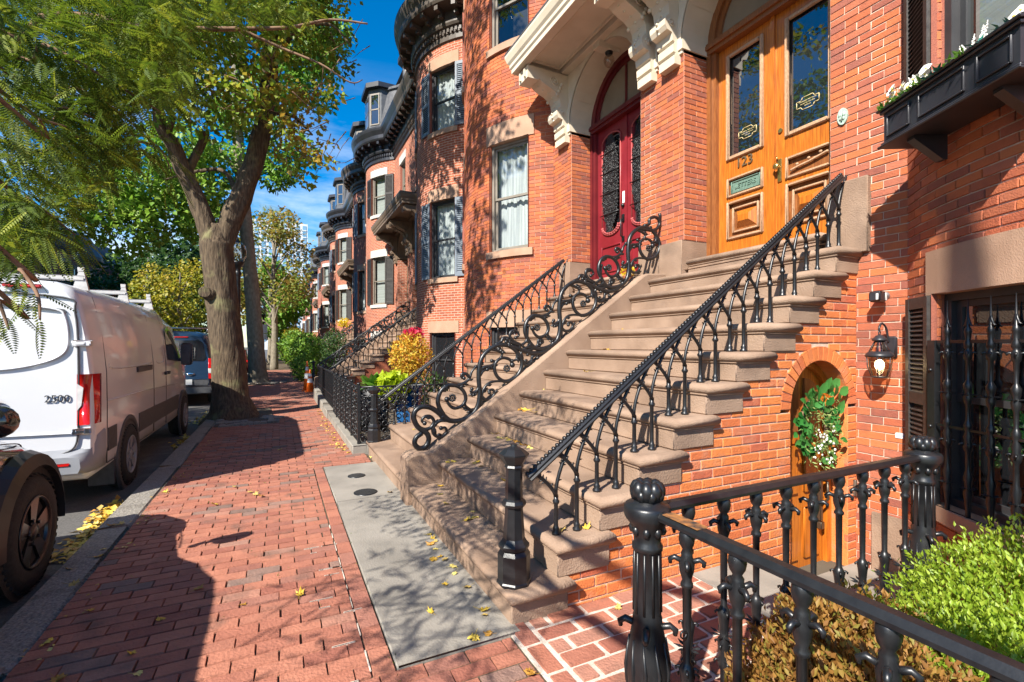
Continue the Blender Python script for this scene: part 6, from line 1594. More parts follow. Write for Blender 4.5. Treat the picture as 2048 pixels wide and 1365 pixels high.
# ================================================================== TREES
m_bark = mat('maple_bark', (.034, .023, .014), (.14, .098, .058), .95, ns=11, nd=9, wav=(3.2, 3.2, .5), bump=1., bs=12, c3=(.19, .18, .08), ns3=3)
m_bark2 = mat('grey_bark', (.15, .125, .09), (.27, .235, .175), .95, ns=6, nd=7, wav=(2, 2, 1), bump=.6, bs=14)
m_twig = mat('twig_bark', (.14, .075, .04), (.25, .15, .09), .9, ns=30)
m_leafm = mat('maple_leaf', (.08, .16, .02), (.2, .3, .04), .5, ns=1.2, rnd=[(.08, .17, .015), (.14, .26, .02), (.24, .36, .03), (.36, .40, .045), (.46, .33, .045), (.42, .20, .035)], rndmix=.85, trans=True)
m_leafg = mat('fresh_leaf', (.06, .15, .02), (.15, .28, .04), .5, ns=.8, rnd=[(.07, .17, .015), (.13, .28, .025), (.22, .40, .04), (.34, .48, .07)], rndmix=.85, trans=True)
m_leafd = mat('dark_tree_leaf', (.015, .05, .012), (.05, .11, .02), .55, ns=.6, rnd=[(.02, .06, .014), (.05, .11, .02), (.09, .17, .035)], rndmix=.8, trans=True)
m_leafy = mat('yellow_tree_leaf', (.25, .24, .02), (.42, .36, .03), .55, ns=.7, rnd=[(.16, .22, .02), (.30, .32, .025), (.44, .36, .03), (.46, .26, .03)], rndmix=.85, trans=True)
m_leafb = mat('russet_tree_leaf', (.16, .14, .03), (.30, .18, .04), .6, ns=.5, rnd=[(.12, .18, .025), (.22, .26, .035), (.38, .26, .045), (.40, .18, .04)], rndmix=.85, trans=True)
def crown(e, clumps, n, L_, m, shell=.55, flat=.8, W_=.8, rb=None):
    """leaves in clumps (x,y,z,r) of the crown, colour by clump and leaf"""
    cl = np.array(clumps, float); wts = cl[:, 3]**2.2; wts /= wts.sum(); idx = rng.choice(len(cl), size=n, p=wts)
    d = unit(n); r = (shell+(1-shell)*rng.random((n, 1))**.6)*(.45+.55*rng.random((n, 1))**.35); P_ = cl[idx, :3]+d*cl[idx, 3:4]*r*np.array([1, 1, flat])
    # twig-level clustering
    P_ += .10*L_/.12*np.sin(P_[:, [1, 2, 0]]*7.3/(L_/.12)+idx[:, None])
    D_ = unit(n)*.8+d*.4+np.array([0, 0, -.35]); N_ = unit(n)*.7+np.array([-.2, -.1, .8])
    base = rng.random(len(cl))*.35 if rb is None else np.array(rb)
    rn = np.clip(base[idx]+rng.random(n)*.55+.1*(d[:, 2]), 0.01, 1)
    return leaf_mesh('crown', P_, D_, N_, L_*(.6+.7*rng.random(n)), L_*W_*(.7+.5*rng.random(n)), rn, m, e)
def limbs(e, specs, m, name='trunk', n=12, wob=.03):
    b = MB()
    for pts, rr in specs:
        P_ = smooth_path(pts, 5); k = len(P_); R_ = []
        for i in range(k):
            t = i/(k-1)*(len(rr)-1); j = min(int(t), len(rr)-2); R_.append((rr[j]+(rr[j+1]-rr[j])*(t-j))*(1+wob*sin(i*2.1)+wob*.6*sin(i*.9+1)))
        b.tube(P_, R_, n)
    return b.build(name, m, e)
def bark_trunk(e, specs, m, name='trunk', n=40, amp=.07, flare=.0):
    b = MB()
    for pts, rr in specs:
        P_ = smooth_path(pts, 14); k = len(P_); rings = []; t = (P_[1]-P_[0]).normalized(); u = t.orthogonal().normalized(); acc = 0
        for i in range(k):
            tt = (P_[min(i+1, k-1)]-P_[max(i-1, 0)]).normalized(); q = t.rotation_difference(tt); u = q @ u; t = tt; w = t.cross(u); acc += (P_[i]-P_[max(i-1, 0)]).length
            x = i/(k-1)*(len(rr)-1); j = min(int(x), len(rr)-2); R0 = rr[j]+(rr[j+1]-rr[j])*(x-j); ring = []
            for a_ in range(n):
                a = 2*pi*a_/n; v = Vector((cos(a)*R0*13, sin(a)*R0*13, acc*1.7)); d = mnoise.noise(v)*.6+mnoise.noise(v*2.1)*.4
                rd = R0*(1+amp*d*min(1.6, .28/max(R0, .08)))
                rd += R0*.05*mnoise.noise(Vector((cos(a)*1.5, sin(a)*1.5, acc*1.1)))
                if flare and P_[i].z < .8: rd *= 1+flare*math.exp(-max(P_[i].z, -.05)/.22)*(.45+.55*cos(5*a+1))
                ring.append(b.V(P_[i]+rd*(cos(a)*u+sin(a)*w)))
            rings.append(ring)
        for A, B in zip(rings, rings[1:]):
            for q in range(n): b.face([A[q], A[(q+1) % n], B[(q+1) % n], B[q]], True)
        b.face(rings[-1])
    return b.build(name, m, e)
def rim_stones(y, x, n, parent, spread=.55):
    for k in range(n):
        bb = MB(); a = rnd(-.6, pi+.4); r_ = rnd(spread*.8, spread*1.35); c_ = (x+r_*cos(a)*1.0, y-abs(r_*sin(a))*1.2); w_ = rnd(.07, .13); l = rnd(.08, .16); th_ = rnd(0, 3)
        if c_[0] < -1.1: continue
        pts = [(c_[0]+l*cos(th_+q)*(1 if i % 2 else .8), c_[1]+w_*sin(th_+q)) for i, q in enumerate((0, 1.1, 2.2, 3.2, 4.3, 5.4))]
        bb.prism(pts, -.03, rnd(.02, .05), axis='z'); bb.build('edging_stone', m_gran, parent)
# --- big forked maple
TY = 11.8
U = lambda u, v, y=TY: onY(u, v, y)
mp_ = empty('maple_tree', (-.87, TY, 0), 0, 'big forked maple with rough bark at the kerb beyond the white van', 'tree', 'street trees along the kerb')
bark_trunk(mp_, [([(-.86, TY, -.15), (-.87, TY, .12), U(462, 790), U(455, 700), U(447, 620), U(438, 540), U(432, 490), U(432, 450)], [.52, .43, .345, .31, .295, .305, .31, .16]),
            ([U(440, 500), U(462, 440), U(492, 370), U(515, 300, TY+.1), U(532, 220, TY+.15), U(541, 120, TY+.2), U(541, 30, TY+.2), U(545, -120, TY+.2), U(560, -300, TY+.1)], [.22, .21, .20, .185, .17, .155, .14, .12, .07]),
            ([U(428, 500), U(410, 440), U(385, 380), U(362, 330, TY-.1), U(345, 290, TY-.2), U(322, 255, TY-.3), U(315, 215, TY-.4), U(300, 150, TY-.5), U(280, 40, TY-.6), U(260, -120, TY-.6)], [.20, .175, .16, .15, .14, .10, .09, .085, .07, .04]),
            ([U(372, 350), U(388, 320), U(404, 285), U(412, 265)], [.10, .085, .08, .07]),
            ([U(352, 300), U(338, 262, TY-.3), U(345, 235, TY-.4), U(326, 205, TY-.5)], [.08, .06, .055, .045]),
            ([U(478, 400), U(450, 345, TY+.6), U(400, 342, TY+1.0), U(330, 360, TY+1.3)], [.06, .045, .035, .02]),
            ([U(541, 120, TY+.2), U(600, 60, TY-.2), U(660, 50, TY-.6), U(700, 90, TY-.9)], [.06, .045, .03, .015]),
            ([U(530, 230, TY+.15), U(580, 230, TY-.5), U(625, 270, TY-1)], [.05, .035, .015])], m_bark, amp=.16, flare=.22)
bb = MB(); c_ = U(410, 585, TY-.28); bb.lathe([(.10, -.05), (.12, 0), (.11, .04), (.06, .05), (.03, .02)], c_, 12, axis='y'); bb.ball((c_.x+.08, c_.y+.1, c_.z-.03), .15, 10, 6); bb.build('burl', m_bark, mp_)
cl = []; rb = []
for (u, v, y, r, k) in ((420, 130, 11.2, .9, .1), (350, 90, 11, .9, .05), (480, 60, 11.2, .9, .15), (430, 30, 10.6, .9, .1), (560, 70, 11.6, .8, .1), (620, 110, 11.9, .7, .05), (650, 60, 12.2, .8, .0), (380, 180, 10.8, .8, .2), (460, 200, 10.9, .65, .25), (510, 180, 10.8, .6, .3), (570, 250, 11.0, .5, .45), (600, 225, 11.0, .55, .4), (640, 190, 11.2, .5, .35), (560, 190, 11.0, .5, .4), (630, 300, 10.8, .38, .5), (655, 330, 10.8, .22, .5), (310, 200, 11, .8, .05), (270, 130, 11, .9, .0), (600, 20, 12.0, .9, .0), (680, 130, 12.4, .5, .0), (520, 110, 11, .6, .3), (440, 250, 11.4, .5, .1), (330, 30, 10.8, 1.0, .1), (240, 60, 11.2, 1.0, .05), (560, -40, 12, 1.1, .1), (420, -60, 11, 1.2, .1), (640, -60, 12.4, 1.0, .1), (600, 340, 11.5, .4, .3), (575, 300, 11.5, .45, .35)):
    p = U(u, v, y); cl.append((*p, r)); rb.append(k)
for q in range(20):
    cl.append((-1.55+rnd(-.7, .9), rnd(5.2, 7.2), rnd(7.6, 13.2), rnd(.35, .75))); rb.append(rnd(0, .3))
for q in range(26):
    cl.append((-.8+rnd(-3.2, 2.2), TY+rnd(-3.4, 3), rnd(8.6, 13), rnd(.8, 1.25))); rb.append(rnd(0, .3))
crown(mp_, cl, 25000, .135, m_leafm, rb=rb)
bb = MB()
for k in range(170):
    c_ = random.choice(cl[:29]); p = Vector(c_[:3])+Vector((rnd(-1, 1), rnd(-1, 1), rnd(-1, 1)))*c_[3]*.8; q = p+Vector((rnd(-.6, .6), rnd(-.5, .5), rnd(.05, .6))); bb.tube([q, (p+q)/2+Vector((0, 0, rnd(-.05, .08))), p], [.012, .008, .003], 4)
tag(bb.build('twigs', m_twig, mp_), kind='stuff')
pit = MB(); pit.prism([(-1.1, 10.45), (-.25, 10.6), (-.12, 12.0), (-.2, 13.1), (-1.1, 13.2)], -.01, .016, axis='z'); pt_ = tag(pit.build('tree_pit', mat('pit_soil', (.06, .045, .03), (.12, .09, .06), .95, ns=15, bump=.6)), kind='structure')
rim_stones(11.7, -.75, 26, pt_, .62)
for k in range(9):
    bb = MB(); x = -1.02+.115*k; y = 10.42+.02*k; bb.prism([(x, y+rnd(-.03, .03)), (x+.105, y+rnd(-.03, .03)), (x+.11, y+.17), (x+.01, y+.18)], -.02, rnd(.025, .045), axis='z'); bb.build('edging_stone', m_gran, pt_)
bb = MB(); bb.cbox(-.20, -.09, 10.7, 11.5, -.02, .045, .012); bb.build('edging_stone', m_gran, pt_)
# --- second, straight tree
T2 = 22.8; U2 = lambda u, v, y=T2: onY(u, v, y)
t2 = empty('street_tree', (-.77, T2, 0), 0, 'tall straight grey-barked tree just beyond the forked maple', 'tree', 'street trees along the kerb')
bark_trunk(t2, [([(-.78, T2, -.1), (-.78, T2, .2), U2(512, 700), U2(507, 620), U2(498, 520), U2(490, 430), U2(480, 330), U2(474, 240), U2(470, 120), U2(465, -50)], [.50, .36, .315, .29, .265, .245, .22, .19, .15, .08]),
           ([U2(488, 410), U2(520, 330), U2(560, 260, T2+1), U2(610, 200, T2+1)], [.14, .10, .08, .04]), ([U2(484, 360), U2(440, 300), U2(400, 270)], [.12, .08, .04])], m_bark2, n=28, amp=.06, flare=.2)
cl = []; rb = []
for (u, v, y, r, k) in ((600, 100, 22, 1.6, .3), (640, 60, 22.5, 1.5, .3), (560, 160, 22, 1.5, .2), (620, 180, 22.5, 1.2, .3), (560, 330, 23, 1.2, .2), (600, 300, 22, .8, .3), (540, 350, 23, .8, .2), (500, 230, 23, 1.6, .2), (440, 330, 23, 1.4, .3), (380, 380, 22, 1.4, .5), (330, 420, 21, 1.5, .5), (280, 360, 21, 1.6, .4), (240, 450, 20, 1.4, .5), (430, 430, 23, 1.2, .4), (655, 140, 22.5, .7, .3), (360, 300, 22, 1.5, .3), (200, 390, 20, 1.5, .4), (400, 450, 21, .9, .5)):
    cl.append((*U2(u, v, y), r)); rb.append(k)
crown(t2, cl, 17000, .20, m_leafg, rb=rb)
p2 = MB(); p2.prism([(-1.1, 21.2), (-.2, 21.3), (-.1, 23.5), (-1.1, 23.6)], -.01, .018, axis='z'); pt2 = tag(p2.build('tree_pit', MATS['pit_soil']), kind='structure'); rim_stones(22.6, -.6, 18, pt2, .7)
# --- more trees along the kerb and across the street
def simple_tree(name, label, x, y, h, cr, n, L_, m, tr=.2, grp='street trees along the kerb', zc=None, flat=1., bark=None):
    e = empty(name, (x, y, 0), 0, label, 'tree', grp); zc = zc or h*.68
    sp = [([(x, y, -.2), (x+.05, y, h*.25), (x-.05, y+.05, h*.5), (x, y, h*.85)], [tr*1.3, tr, tr*.8, tr*.2])]; cl = []
    for k in range(14):
        a = rnd(0, 6.28); rr = cr*sqrt(rnd(.05, 1)); zz = zc+rnd(-.5, .5)*(h*.62); rr *= sqrt(max(.15, 1-((zz-zc)/(h*.36))**2)); p = (x+rr*cos(a), y+rr*sin(a), zz); cl.append((*p, cr*rnd(.32, .5)))
        sp.append(([(x, y, max(h*.25, zz-cr*.7)), (x+rr*.5*cos(a), y+rr*.5*sin(a), zz-cr*.2), p], [tr*.4, tr*.2, tr*.06]))
    limbs(e, sp, bark or m_bark2, n=8); crown(e, cl, n, L_, m, flat=flat); return e
simple_tree('street_tree', 'russet and green tree overhanging the brick pavement in the distance', -.3, 35.5, 10.5, 2.7, 4200, .24, m_leafb, .2, zc=6.6)
simple_tree('street_tree', 'green street tree far down the pavement', -.7, 47, 9, 2.8, 4500, .34, m_leafg, .22, zc=5.8)
simple_tree('street_tree', 'farthest dark street tree on the pavement', -.8, 62, 10, 3.2, 4000, .42, m_leafb, .25)
simple_tree('street_tree', 'yellowing tree across the road behind the white van', -6.8, 44, 8.4, 2.9, 4200, .26, m_leafy, .15, 'trees across the road', zc=5.0)
simple_tree('street_tree', 'dark evergreen tree across the road behind the yellowing one', -10.4, 52, 11, 4.6, 7000, .34, m_leafd, .3, 'trees across the road', zc=5.2)
simple_tree('street_tree', 'bright green tree across the road above the van roof', -11.2, 21, 12.5, 4.2, 11000, .27, m_leafg, .28, 'trees across the road', zc=8.6)
simple_tree('street_tree', 'leafy green tree across the road at the left', -11.5, 11.5, 12, 4.2, 9000, .27, m_leafg, .28, 'trees across the road', zc=8.3)
simple_tree('street_tree', 'dark tree across the road at the far end', -9.5, 60, 14, 5.5, 6000, .5, m_leafd, .3, 'trees across the road', zc=8)
# --- small garden trees and shrubs on the house side
def shrub(label, x, y, z, r, n, L_, m): return bush('garden_shrub', label, (x, y, z), r, n, L_, m, 'shrub', 'shrubs in the front gardens')
shrub('bright green shrub leaning over the pavement beyond the cones', 1.40, 27, 1.25, (.8, 1.5, .95), 2600, .15, m_leafg)
shrub('low green ivy spilling over a wall beyond the cones', 1.0, 23.2, .55, (.55, 1.3, .6), 2200, .11, m_leafg)
shrub('dark conical evergreen beside the second stoop', 2.2, 22.2, 1.2, (.6, .7, 1.1), 2200, .11, m_leafd)
shrub('yellow mum in the garden past the second stoop', 2.6, 22.5, 2.55, (.3, .3, .22), 300, .09, m_yel)
shrub('tall green shrub far along the gardens', .9, 36, 1.4, (1.0, 2.2, 1.2), 2400, .2, m_leafg)
shrub('lime green shrub farthest along the gardens', 1.2, 46, 1.7, (1.2, 3, 1.5), 2200, .26, m_leafy)

# --- feathery dawn redwood whose boughs hang into the upper left
def onE(u, v, d): return onD(u, v, d*.56)
rw = empty('redwood_tree', (-1.05, -1.6, 0), 0, 'feathery dawn redwood boughs hanging into the upper left', 'tree')
m_frond = mat('redwood_needle', (.12, .17, .012), (.26, .28, .03), .6, ns=2.5, rnd=[(.02, .05, .008), (.055, .11, .010), (.14, .21, .016), (.36, .38, .035)], rndmix=.85, trans=True)
br_ = []; 
def bough(pts, r0, r1): br_.append((pts, [r0]+[r0+(r1-r0)*(k+1)/(len(pts)-1) for k in range(len(pts)-1)]))
trunk_pts = [(-1.05, -1.6, -.1), (-1.05, -1.6, 2), (-1.1, -1.6, 5), (-1.1, -1.55, 7.5)]
br_.append((trunk_pts, [.24, .2, .14, .04]))
hub1 = (-1.25, .5, 2.75); hub2 = (-1.25, .6, 3.1)
bough([(-1.05, -1.6, 2.9), (-1.4, -.5, 3.05), hub1], .05, .035); bough([(-1.1, -1.6, 3.6), (-1.5, -.4, 3.8), hub2], .055, .04)
A1 = [onE(0, 136, 3.0), onE(154, 177, 3.2), onE(231, 220, 3.4), onE(310, 290, 3.6)]; A2 = [onE(0, 182, 2.6), onE(128, 215, 2.8), onE(231, 253, 3.0)]; A3 = [onE(0, 200, 2.3), onE(80, 238, 2.4), onE(133, 254, 2.5)]
A4 = [onE(-30, 262, 3.2), onE(144, 272, 3.4), onE(205, 282, 3.6), onE(310, 291, 3.8), onE(345, 350, 3.8)]; A5 = [onE(-60, 20, 3.2), onE(100, 30, 3.4), onE(205, 38, 3.5), onE(269, 54, 3.6), onE(385, 58, 3.8), onE(480, 58, 3.9), onE(580, 55, 4.0), onE(660, 40, 4.1), onE(735, 48, 4.1)]
A6 = [onE(480, 58, 3.9), onE(560, 95, 4.0), onE(640, 128, 4.0), onE(700, 165, 4.05), onE(725, 160, 4.1)]; A7 = [onE(-40, 330, 2.8), onE(60, 400, 2.9), onE(150, 470, 3.0)]; A8 = [onE(-40, 60, 2.6), onE(90, 90, 2.7), onE(200, 150, 2.8), onE(330, 230, 3.0)]
A9 = [onE(-20, 480, 2.3), onE(40, 540, 2.3), onE(75, 590, 2.25), onE(80, 640, 2.22)]; A10 = [onE(-30, 560, 2.2), onE(-4, 600, 2.2), onE(18, 660, 2.2)]
for A in (A1, A2, A3, A4, A7, A8, A9, A10): bough([hub1]+A, .009, .0025)
bough([hub2]+A5, .022, .004); bough(A6, .008, .002)
bough([hub1, (-1.6, .8, 2.5), (-2.0, 1.1, 2.3)], .012, .004); bough([hub1, (-1.6, 1.2, 2.4), (-1.7, 1.5, 2.2)], .012, .004)
limbs(rw, br_, m_twig, n=7, wob=.02)
FP = []; FD = []
def fr_along(A, n, spread, d0=None, Lm=1.):
    P_ = smooth_path(A, 8)
    for k in range(n):
        i = random.randrange(len(P_)-1); p = P_[i].lerp(P_[i+1], random.random()); tg = (P_[i+1]-P_[i]).normalized()
        sd = Vector((rnd(-1, 1), rnd(-1, 1), rnd(-1, .5))).normalized()
        FP.append((p+sd*rnd(0, spread), (tg*.7+sd*.9+Vector((.15, .1, -.35))).normalized(), rnd(.06, .12)*Lm))
for A, n in ((A1, 70), (A2, 60), (A3, 40), (A4, 70), (A5[:6], 110), (A7, 60), (A8, 80), (A9, 9), (A10, 5)): fr_along(A, n, .13 if A not in (A9, A10) else .03)
# filling sprays of the upper left
for k in range(3300):
    u = rnd(-60, 370)*1.0; v = rnd(-60, 510-max(0, u-60)*.95)
    if u > 260 and v > 200: continue
    p = onE(u, v, rnd(2.6, 4.6)); FP.append((p, Vector((rnd(-.6, 1), rnd(-.6, .7), rnd(-.8, .35))).normalized(), rnd(.055, .115)))
for k in range(380):
    p = onE(rnd(330, 620), rnd(-70, 40), rnd(3.4, 4.6)); FP.append((p, Vector((rnd(-.5, 1), rnd(-.5, .7), rnd(-.6, .4))).normalized(), rnd(.055, .11)))
for k in range(40):
    p = onE(rnd(-20, 110), rnd(420, 520), rnd(2.3, 3.0)); FP.append((p, Vector((rnd(-.6, .8), rnd(-.4, .4), rnd(-1, -.2))).normalized(), rnd(.07, .13)))
for k in range(300):                                               # boughs outside the frame that dapple the apron and lower steps
    FP.append((Vector((rnd(-2.0, -1.1), rnd(.5, 2.2), rnd(1.9, 2.6))), Vector((rnd(-1, 1), rnd(-1, 1), rnd(-.6, .2))).normalized(), rnd(.10, .20)))
Pn = []; Dn = []; Nn = []; Ln = []; Rn = []
for p, d, L_ in FP:
    up = Vector((rnd(-.4, .4), rnd(-.4, .4), 1)); s_ = d.cross(up).normalized(); u_ = s_.cross(d); base = rnd(0, .75); nn = int(L_/.0062)
    for k in range(nn):
        t = (k+1)/nn; c_ = p+d*(L_*t)-Vector((0, 0, L_*.18*t*t)); ll = .0205*(sin(pi*min(1, t*.85+.12))*.85+.15)
        for sg in (-1, 1):
            Pn.append(c_); Dn.append(s_*sg*.92+d*.45-u_*.12); Nn.append(u_); Ln.append(ll); Rn.append(base+rnd(0, .25))
leaf_mesh('fronds', np.array(Pn), np.array(Dn), np.array(Nn), np.array(Ln), np.full(len(Ln), .0058), np.array(Rn), m_frond, rw, .5)

# ================================================================== STREET FURNITURE
def lamp(x, y, label, sign=False, hz=4.0):
    e = empty('street_lamp', (x, y, 0), 0, label, 'street lamp', 'globe street lamps')
    b = MB(); b.lathe([(.20, 0), (.20, .12), (.15, .2), (.14, .55), (.10, .65), (.085, .75), (.07, 1.0), (.06, hz-.6), (.07, hz-.55), (.09, hz-.50), (.07, hz-.45), (.06, hz-.36), (.11, hz-.30), (.15, hz-.22), (.15, hz-.18)], (x, y, 0), 16); b.build('lamp_post', m_iron, e)
    b = MB(); b.lathe([(.13, hz-.19), (.20, hz-.02), (.205, hz+.10), (.17, hz+.24), (.08, hz+.33), (.03, hz+.35)], (x, y, 0), 18); b.build('globe', glass('globe_glass', (.75, .68, .62)), e)
    b = MB(); b.lathe([(.05, hz+.33), (.06, hz+.36), (.03, hz+.40), (.005, hz+.48)], (x, y, 0), 10); b.build('finial', m_iron, e)
    return e
lamp(-.98, 14.6, 'globe street lamp hidden behind the forked maple trunk', hz=3.95)
lamp(-1.0, 38.5, 'globe street lamp in the distance beside the straight tree', hz=3.95)
sg = empty('parking_sign', (-.62, 26, 0), 0, 'white parking sign on a thin post beside the straight tree', 'sign'); pS = onY(527, 668, 26)
b = MB(); b.tube([(pS.x, 26, 0), (pS.x, 26, pS.z+.35)], .025, 8); b.build('sign_post', MATS['steel'], sg)
b = MB(); b.box(pS.x-.17, pS.x+.17, 25.96, 25.968, pS.z-.24, pS.z+.0); b.box(pS.x-.17, pS.x+.17, 25.96, 25.968, pS.z+.03, pS.z+.45); b.build('sign_plate', MATS['plate'], sg)
m_or = mat('cone_orange', (.75, .13, .01), (.85, .17, .015), .5, ns=3); m_refl = mat('reflective_band', (.62, .62, .60), (.72, .72, .7), .4, ns=30)
def cone(x, y, h, label):
    e = empty('traffic_cone', (x, y, 0), 0, label, 'cone', 'orange traffic cones'); b = MB(); b.cbox(x-.17, x+.17, y-.17, y+.17, .0, .035, .01); rr = lambda z: .13-.105*(z/h); b.lathe([(rr(.03), .03), (rr(h), h), (.012, h+.005)], (x, y, 0), 18); b.build('cone_body', m_or, e)
    for z0, z1 in ((h*.42, h*.60), (h*.70, h*.82)): b = MB(); b.lathe([(rr(z0)+.003, z0), (rr(z1)+.003, z1)], (x, y, 0), 18, cap=False); b.build('reflective_band', m_refl, e)
cone(.93, 17.3, .74, 'shorter orange cone in front beside the stone step'); cone(.86, 17.75, 1.0, 'taller orange and white cone behind the other one')
# ---- people in the distance
def person(x, y, rz, label, top, legs, stride, hgt=1.72):
    e = empty('person', (x, y, 0), rz, label, 'person'); k = hgt/1.75
    V_ = [(0, 0, .95), (0, .01, 1.15), (0, .02, 1.38), (0, .02, 1.50), (0, .03, 1.62), (0, .02, 1.74), (-.17, .02, 1.41), (-.22, stride*.5, 1.13), (-.23, stride*.9+.05, .90), (.17, .02, 1.41), (.22, -stride*.5, 1.13), (.23, -stride*.8+.08, .90), (-.09, 0, .90), (-.10, -stride*.45, .50), (-.10, -stride-.08, .08), (-.10, -stride+.08, .03), (.09, 0, .90), (.10, stride*.5+.05, .50), (.10, stride, .08), (.10, stride+.16, .03)]
    E_ = [(0, 1), (1, 2), (2, 3), (3, 4), (4, 5), (2, 6), (6, 7), (7, 8), (2, 9), (9, 10), (10, 11), (0, 12), (12, 13), (13, 14), (14, 15), (0, 16), (16, 17), (17, 18), (18, 19)]
    Rr = [.15, .14, .15, .055, .085, .07, .06, .045, .035, .06, .045, .035, .085, .062, .042, .035, .085, .062, .042, .035]
    me = bpy.data.meshes.new('body'); me.from_pydata([tuple(c*k for c in v) for v in V_], E_, []); o = bpy.data.objects.new('body', me); COL.objects.link(o); o.parent = e
    m_ = o.modifiers.new('skin', 'SKIN'); me.skin_vertices.new() if not me.skin_vertices else None
    for i, r in enumerate(Rr): me.skin_vertices[0].data[i].radius = (r*k, r*k*.8 if i in (0, 1, 2) else r*k)
    me.skin_vertices[0].data[0].use_root = True; s2 = o.modifiers.new('sub', 'SUBSURF'); s2.levels = 2; s2.render_levels = 2
    m = bpy.data.materials.new('clothing'); m.use_nodes = True; N = m.node_tree.nodes; L = m.node_tree.links; tc = N.new('ShaderNodeTexCoord'); sp = N.new('ShaderNodeSeparateXYZ'); L.new(tc.outputs['Object'], sp.inputs[0]); cr = N.new('ShaderNodeValToRGB'); cr.color_ramp.interpolation = 'CONSTANT'
    els = cr.color_ramp.elements; els[0].position = 0; els[0].color = (.02, .02, .022, 1); els[1].position = .05; els[1].color = (*legs, 1); a_ = els.new(.535); a_.color = (*top, 1); a_ = els.new(.845); a_.color = (.42, .24, .17, 1); a_ = els.new(.95); a_.color = (.03, .02, .015, 1)
    mm = N.new('ShaderNodeMath'); mm.operation = 'DIVIDE'; mm.inputs[1].default_value = 1.78*k; L.new(sp.outputs['Z'], mm.inputs[0]); L.new(mm.outputs[0], cr.inputs[0]); L.new(cr.outputs[0], N['Principled BSDF'].inputs['Base Color']); N['Principled BSDF'].inputs['Roughness'].default_value = .8; me.materials.append(m); return e
pw = onZ(563, 717, 0); person(pw.x, pw.y, .2, 'person in dark clothes walking far down the brick pavement', (.03, .03, .035), (.03, .03, .04), .18)
person(-1.45, 20.6, -.3, 'person in a dark top beside the parked car, half hidden by the maple trunk', (.02, .025, .05), (.05, .05, .06), .06)

# ================================================================== FALLEN LEAVES
m_fall = mat('fallen_leaf', (.4, .24, .03), (.6, .42, .05), .6, ns=30, rnd=[(.30, .12, .02), (.52, .30, .03), (.66, .46, .05), (.60, .50, .16), (.22, .09, .02)], rndmix=.85)
LEAF = []
for k in range(6):
    b = MB(); b.r = .05+.17*k; n = 14; rr = random.Random(k)
    ring = []
    for i in range(n):
        a = 2*pi*i/n; r = .5*(1 if i % 2 == 0 else .66)*(1+.25*cos(a))*rr.uniform(.85, 1.1); ring.append(b.V((r*cos(a), r*sin(a), .22*rr.uniform(-.3, 1)*(r/.5)**2)))
    c_ = b.V((0, 0, .02))
    for i in range(n): b.face([c_, ring[i], ring[(i+1) % n]], True)
    b.tube([(-.3, 0, .03), (-.6, .04, .06), (-.85, .02, .12)], .015, 4)
    me = bpy.data.meshes.new('fallen_leaf'); me.from_pydata(b.v, [], b.f); me.attributes.new('rnd', 'FLOAT', 'FACE').data.foreach_set('value', b.a); me.materials.append(m_fall); LEAF.append(me)
def drop(p, size, label, grp):
    o = bpy.data.objects.new('fallen_leaf', random.choice(LEAF)); COL.objects.link(o); o.location = (p[0], p[1], p[2]+.006); o.scale = (size, size*rnd(.8, 1.1), size); o.rotation_euler = (rnd(-.25, .25), rnd(-.25, .25), rnd(0, 6.28)); tag(o, label, 'leaf', grp)
STEPL = [(1044, 823, 5), (1055, 822, 5), (1066, 826, 5), (1000, 878, 4), (1009, 880, 4), (1018, 882, 4), (1030, 885, 4), (1048, 893, 4), (1060, 897, 4), (990, 870, 4), (895, 926, 2), (906, 924, 2), (948, 928, 2), (955, 925, 2), (962, 934, 2), (1085, 779, 5), (893, 1009, 1), (945, 1025, 1), (932, 1042, 1), (948, 1036, 1), (880, 973, 1), (1008, 962, 2), (1120, 1062, 2), (1172, 1058, 2), (880, 990, 1), (940, 1040, 1)]
NTH = ['', 'bottom', 'second', 'third', 'fourth', 'fifth', 'sixth', 'seventh', 'eighth']
for u, v, i in STEPL: drop(onZ(u, v, step_z(i)), rnd(.045, .08), 'small yellow-brown fallen leaf on the %s step of the near stoop' % NTH[i], 'leaves on the near stoop')
for u, v, i in ((828, 860, 2), (815, 875, 1), (855, 890, 1), (880, 830, 3), (942, 803, 3)): drop(onZ(u, v, step_z(i)), rnd(.045, .07), 'small yellow fallen leaf on the red door stoop', 'leaves on the red door stoop')
for u, v in ((865, 1078), (862, 1090), (872, 1100), (858, 1070), (880, 1115), (905, 1135), (890, 1120), (870, 1085), (868, 1120), (965, 1222), (970, 1232), (945, 1276), (952, 1278), (862, 1226), (935, 1176), (780, 985), (978, 1270), (890, 1170), (910, 1148)): drop(onZ(u, v, .006), rnd(.045, .075), 'fallen leaf on the concrete apron by the bottom step', 'leaves on the concrete apron')
for i, y_ in ((6, 3.9), (6, 3.86), (7, 4.0), (7, 3.9), (8, 4.1)): drop((step_x(i)+rnd(.08, .2), y_, step_z(i)), .06, 'small yellow-brown fallen leaf on the %s step of the near stoop' % NTH[i], 'leaves on the near stoop')
WL_ = [(600, 1187), (182, 1222), (145, 1170), (208, 1100), (195, 1115), (138, 1140), (265, 1308), (115, 1360), (275, 1350), (240, 1050), (500, 985), (470, 975), (510, 990), (522, 993), (485, 1212), (600, 1190), (430, 1010), (225, 1052), (320, 1240), (395, 1180), (720, 868), (742, 915), (700, 905), (690, 890), (330, 985), (350, 960), (560, 900), (620, 850), (90, 1290), (1062, 1350), (1235, 1218), (1060, 1345)]
for u, v in WL_: drop(onZ(u, v, .004), rnd(.04, .075), 'fallen leaf lying on the brick pavement', 'leaves on the brick pavement')
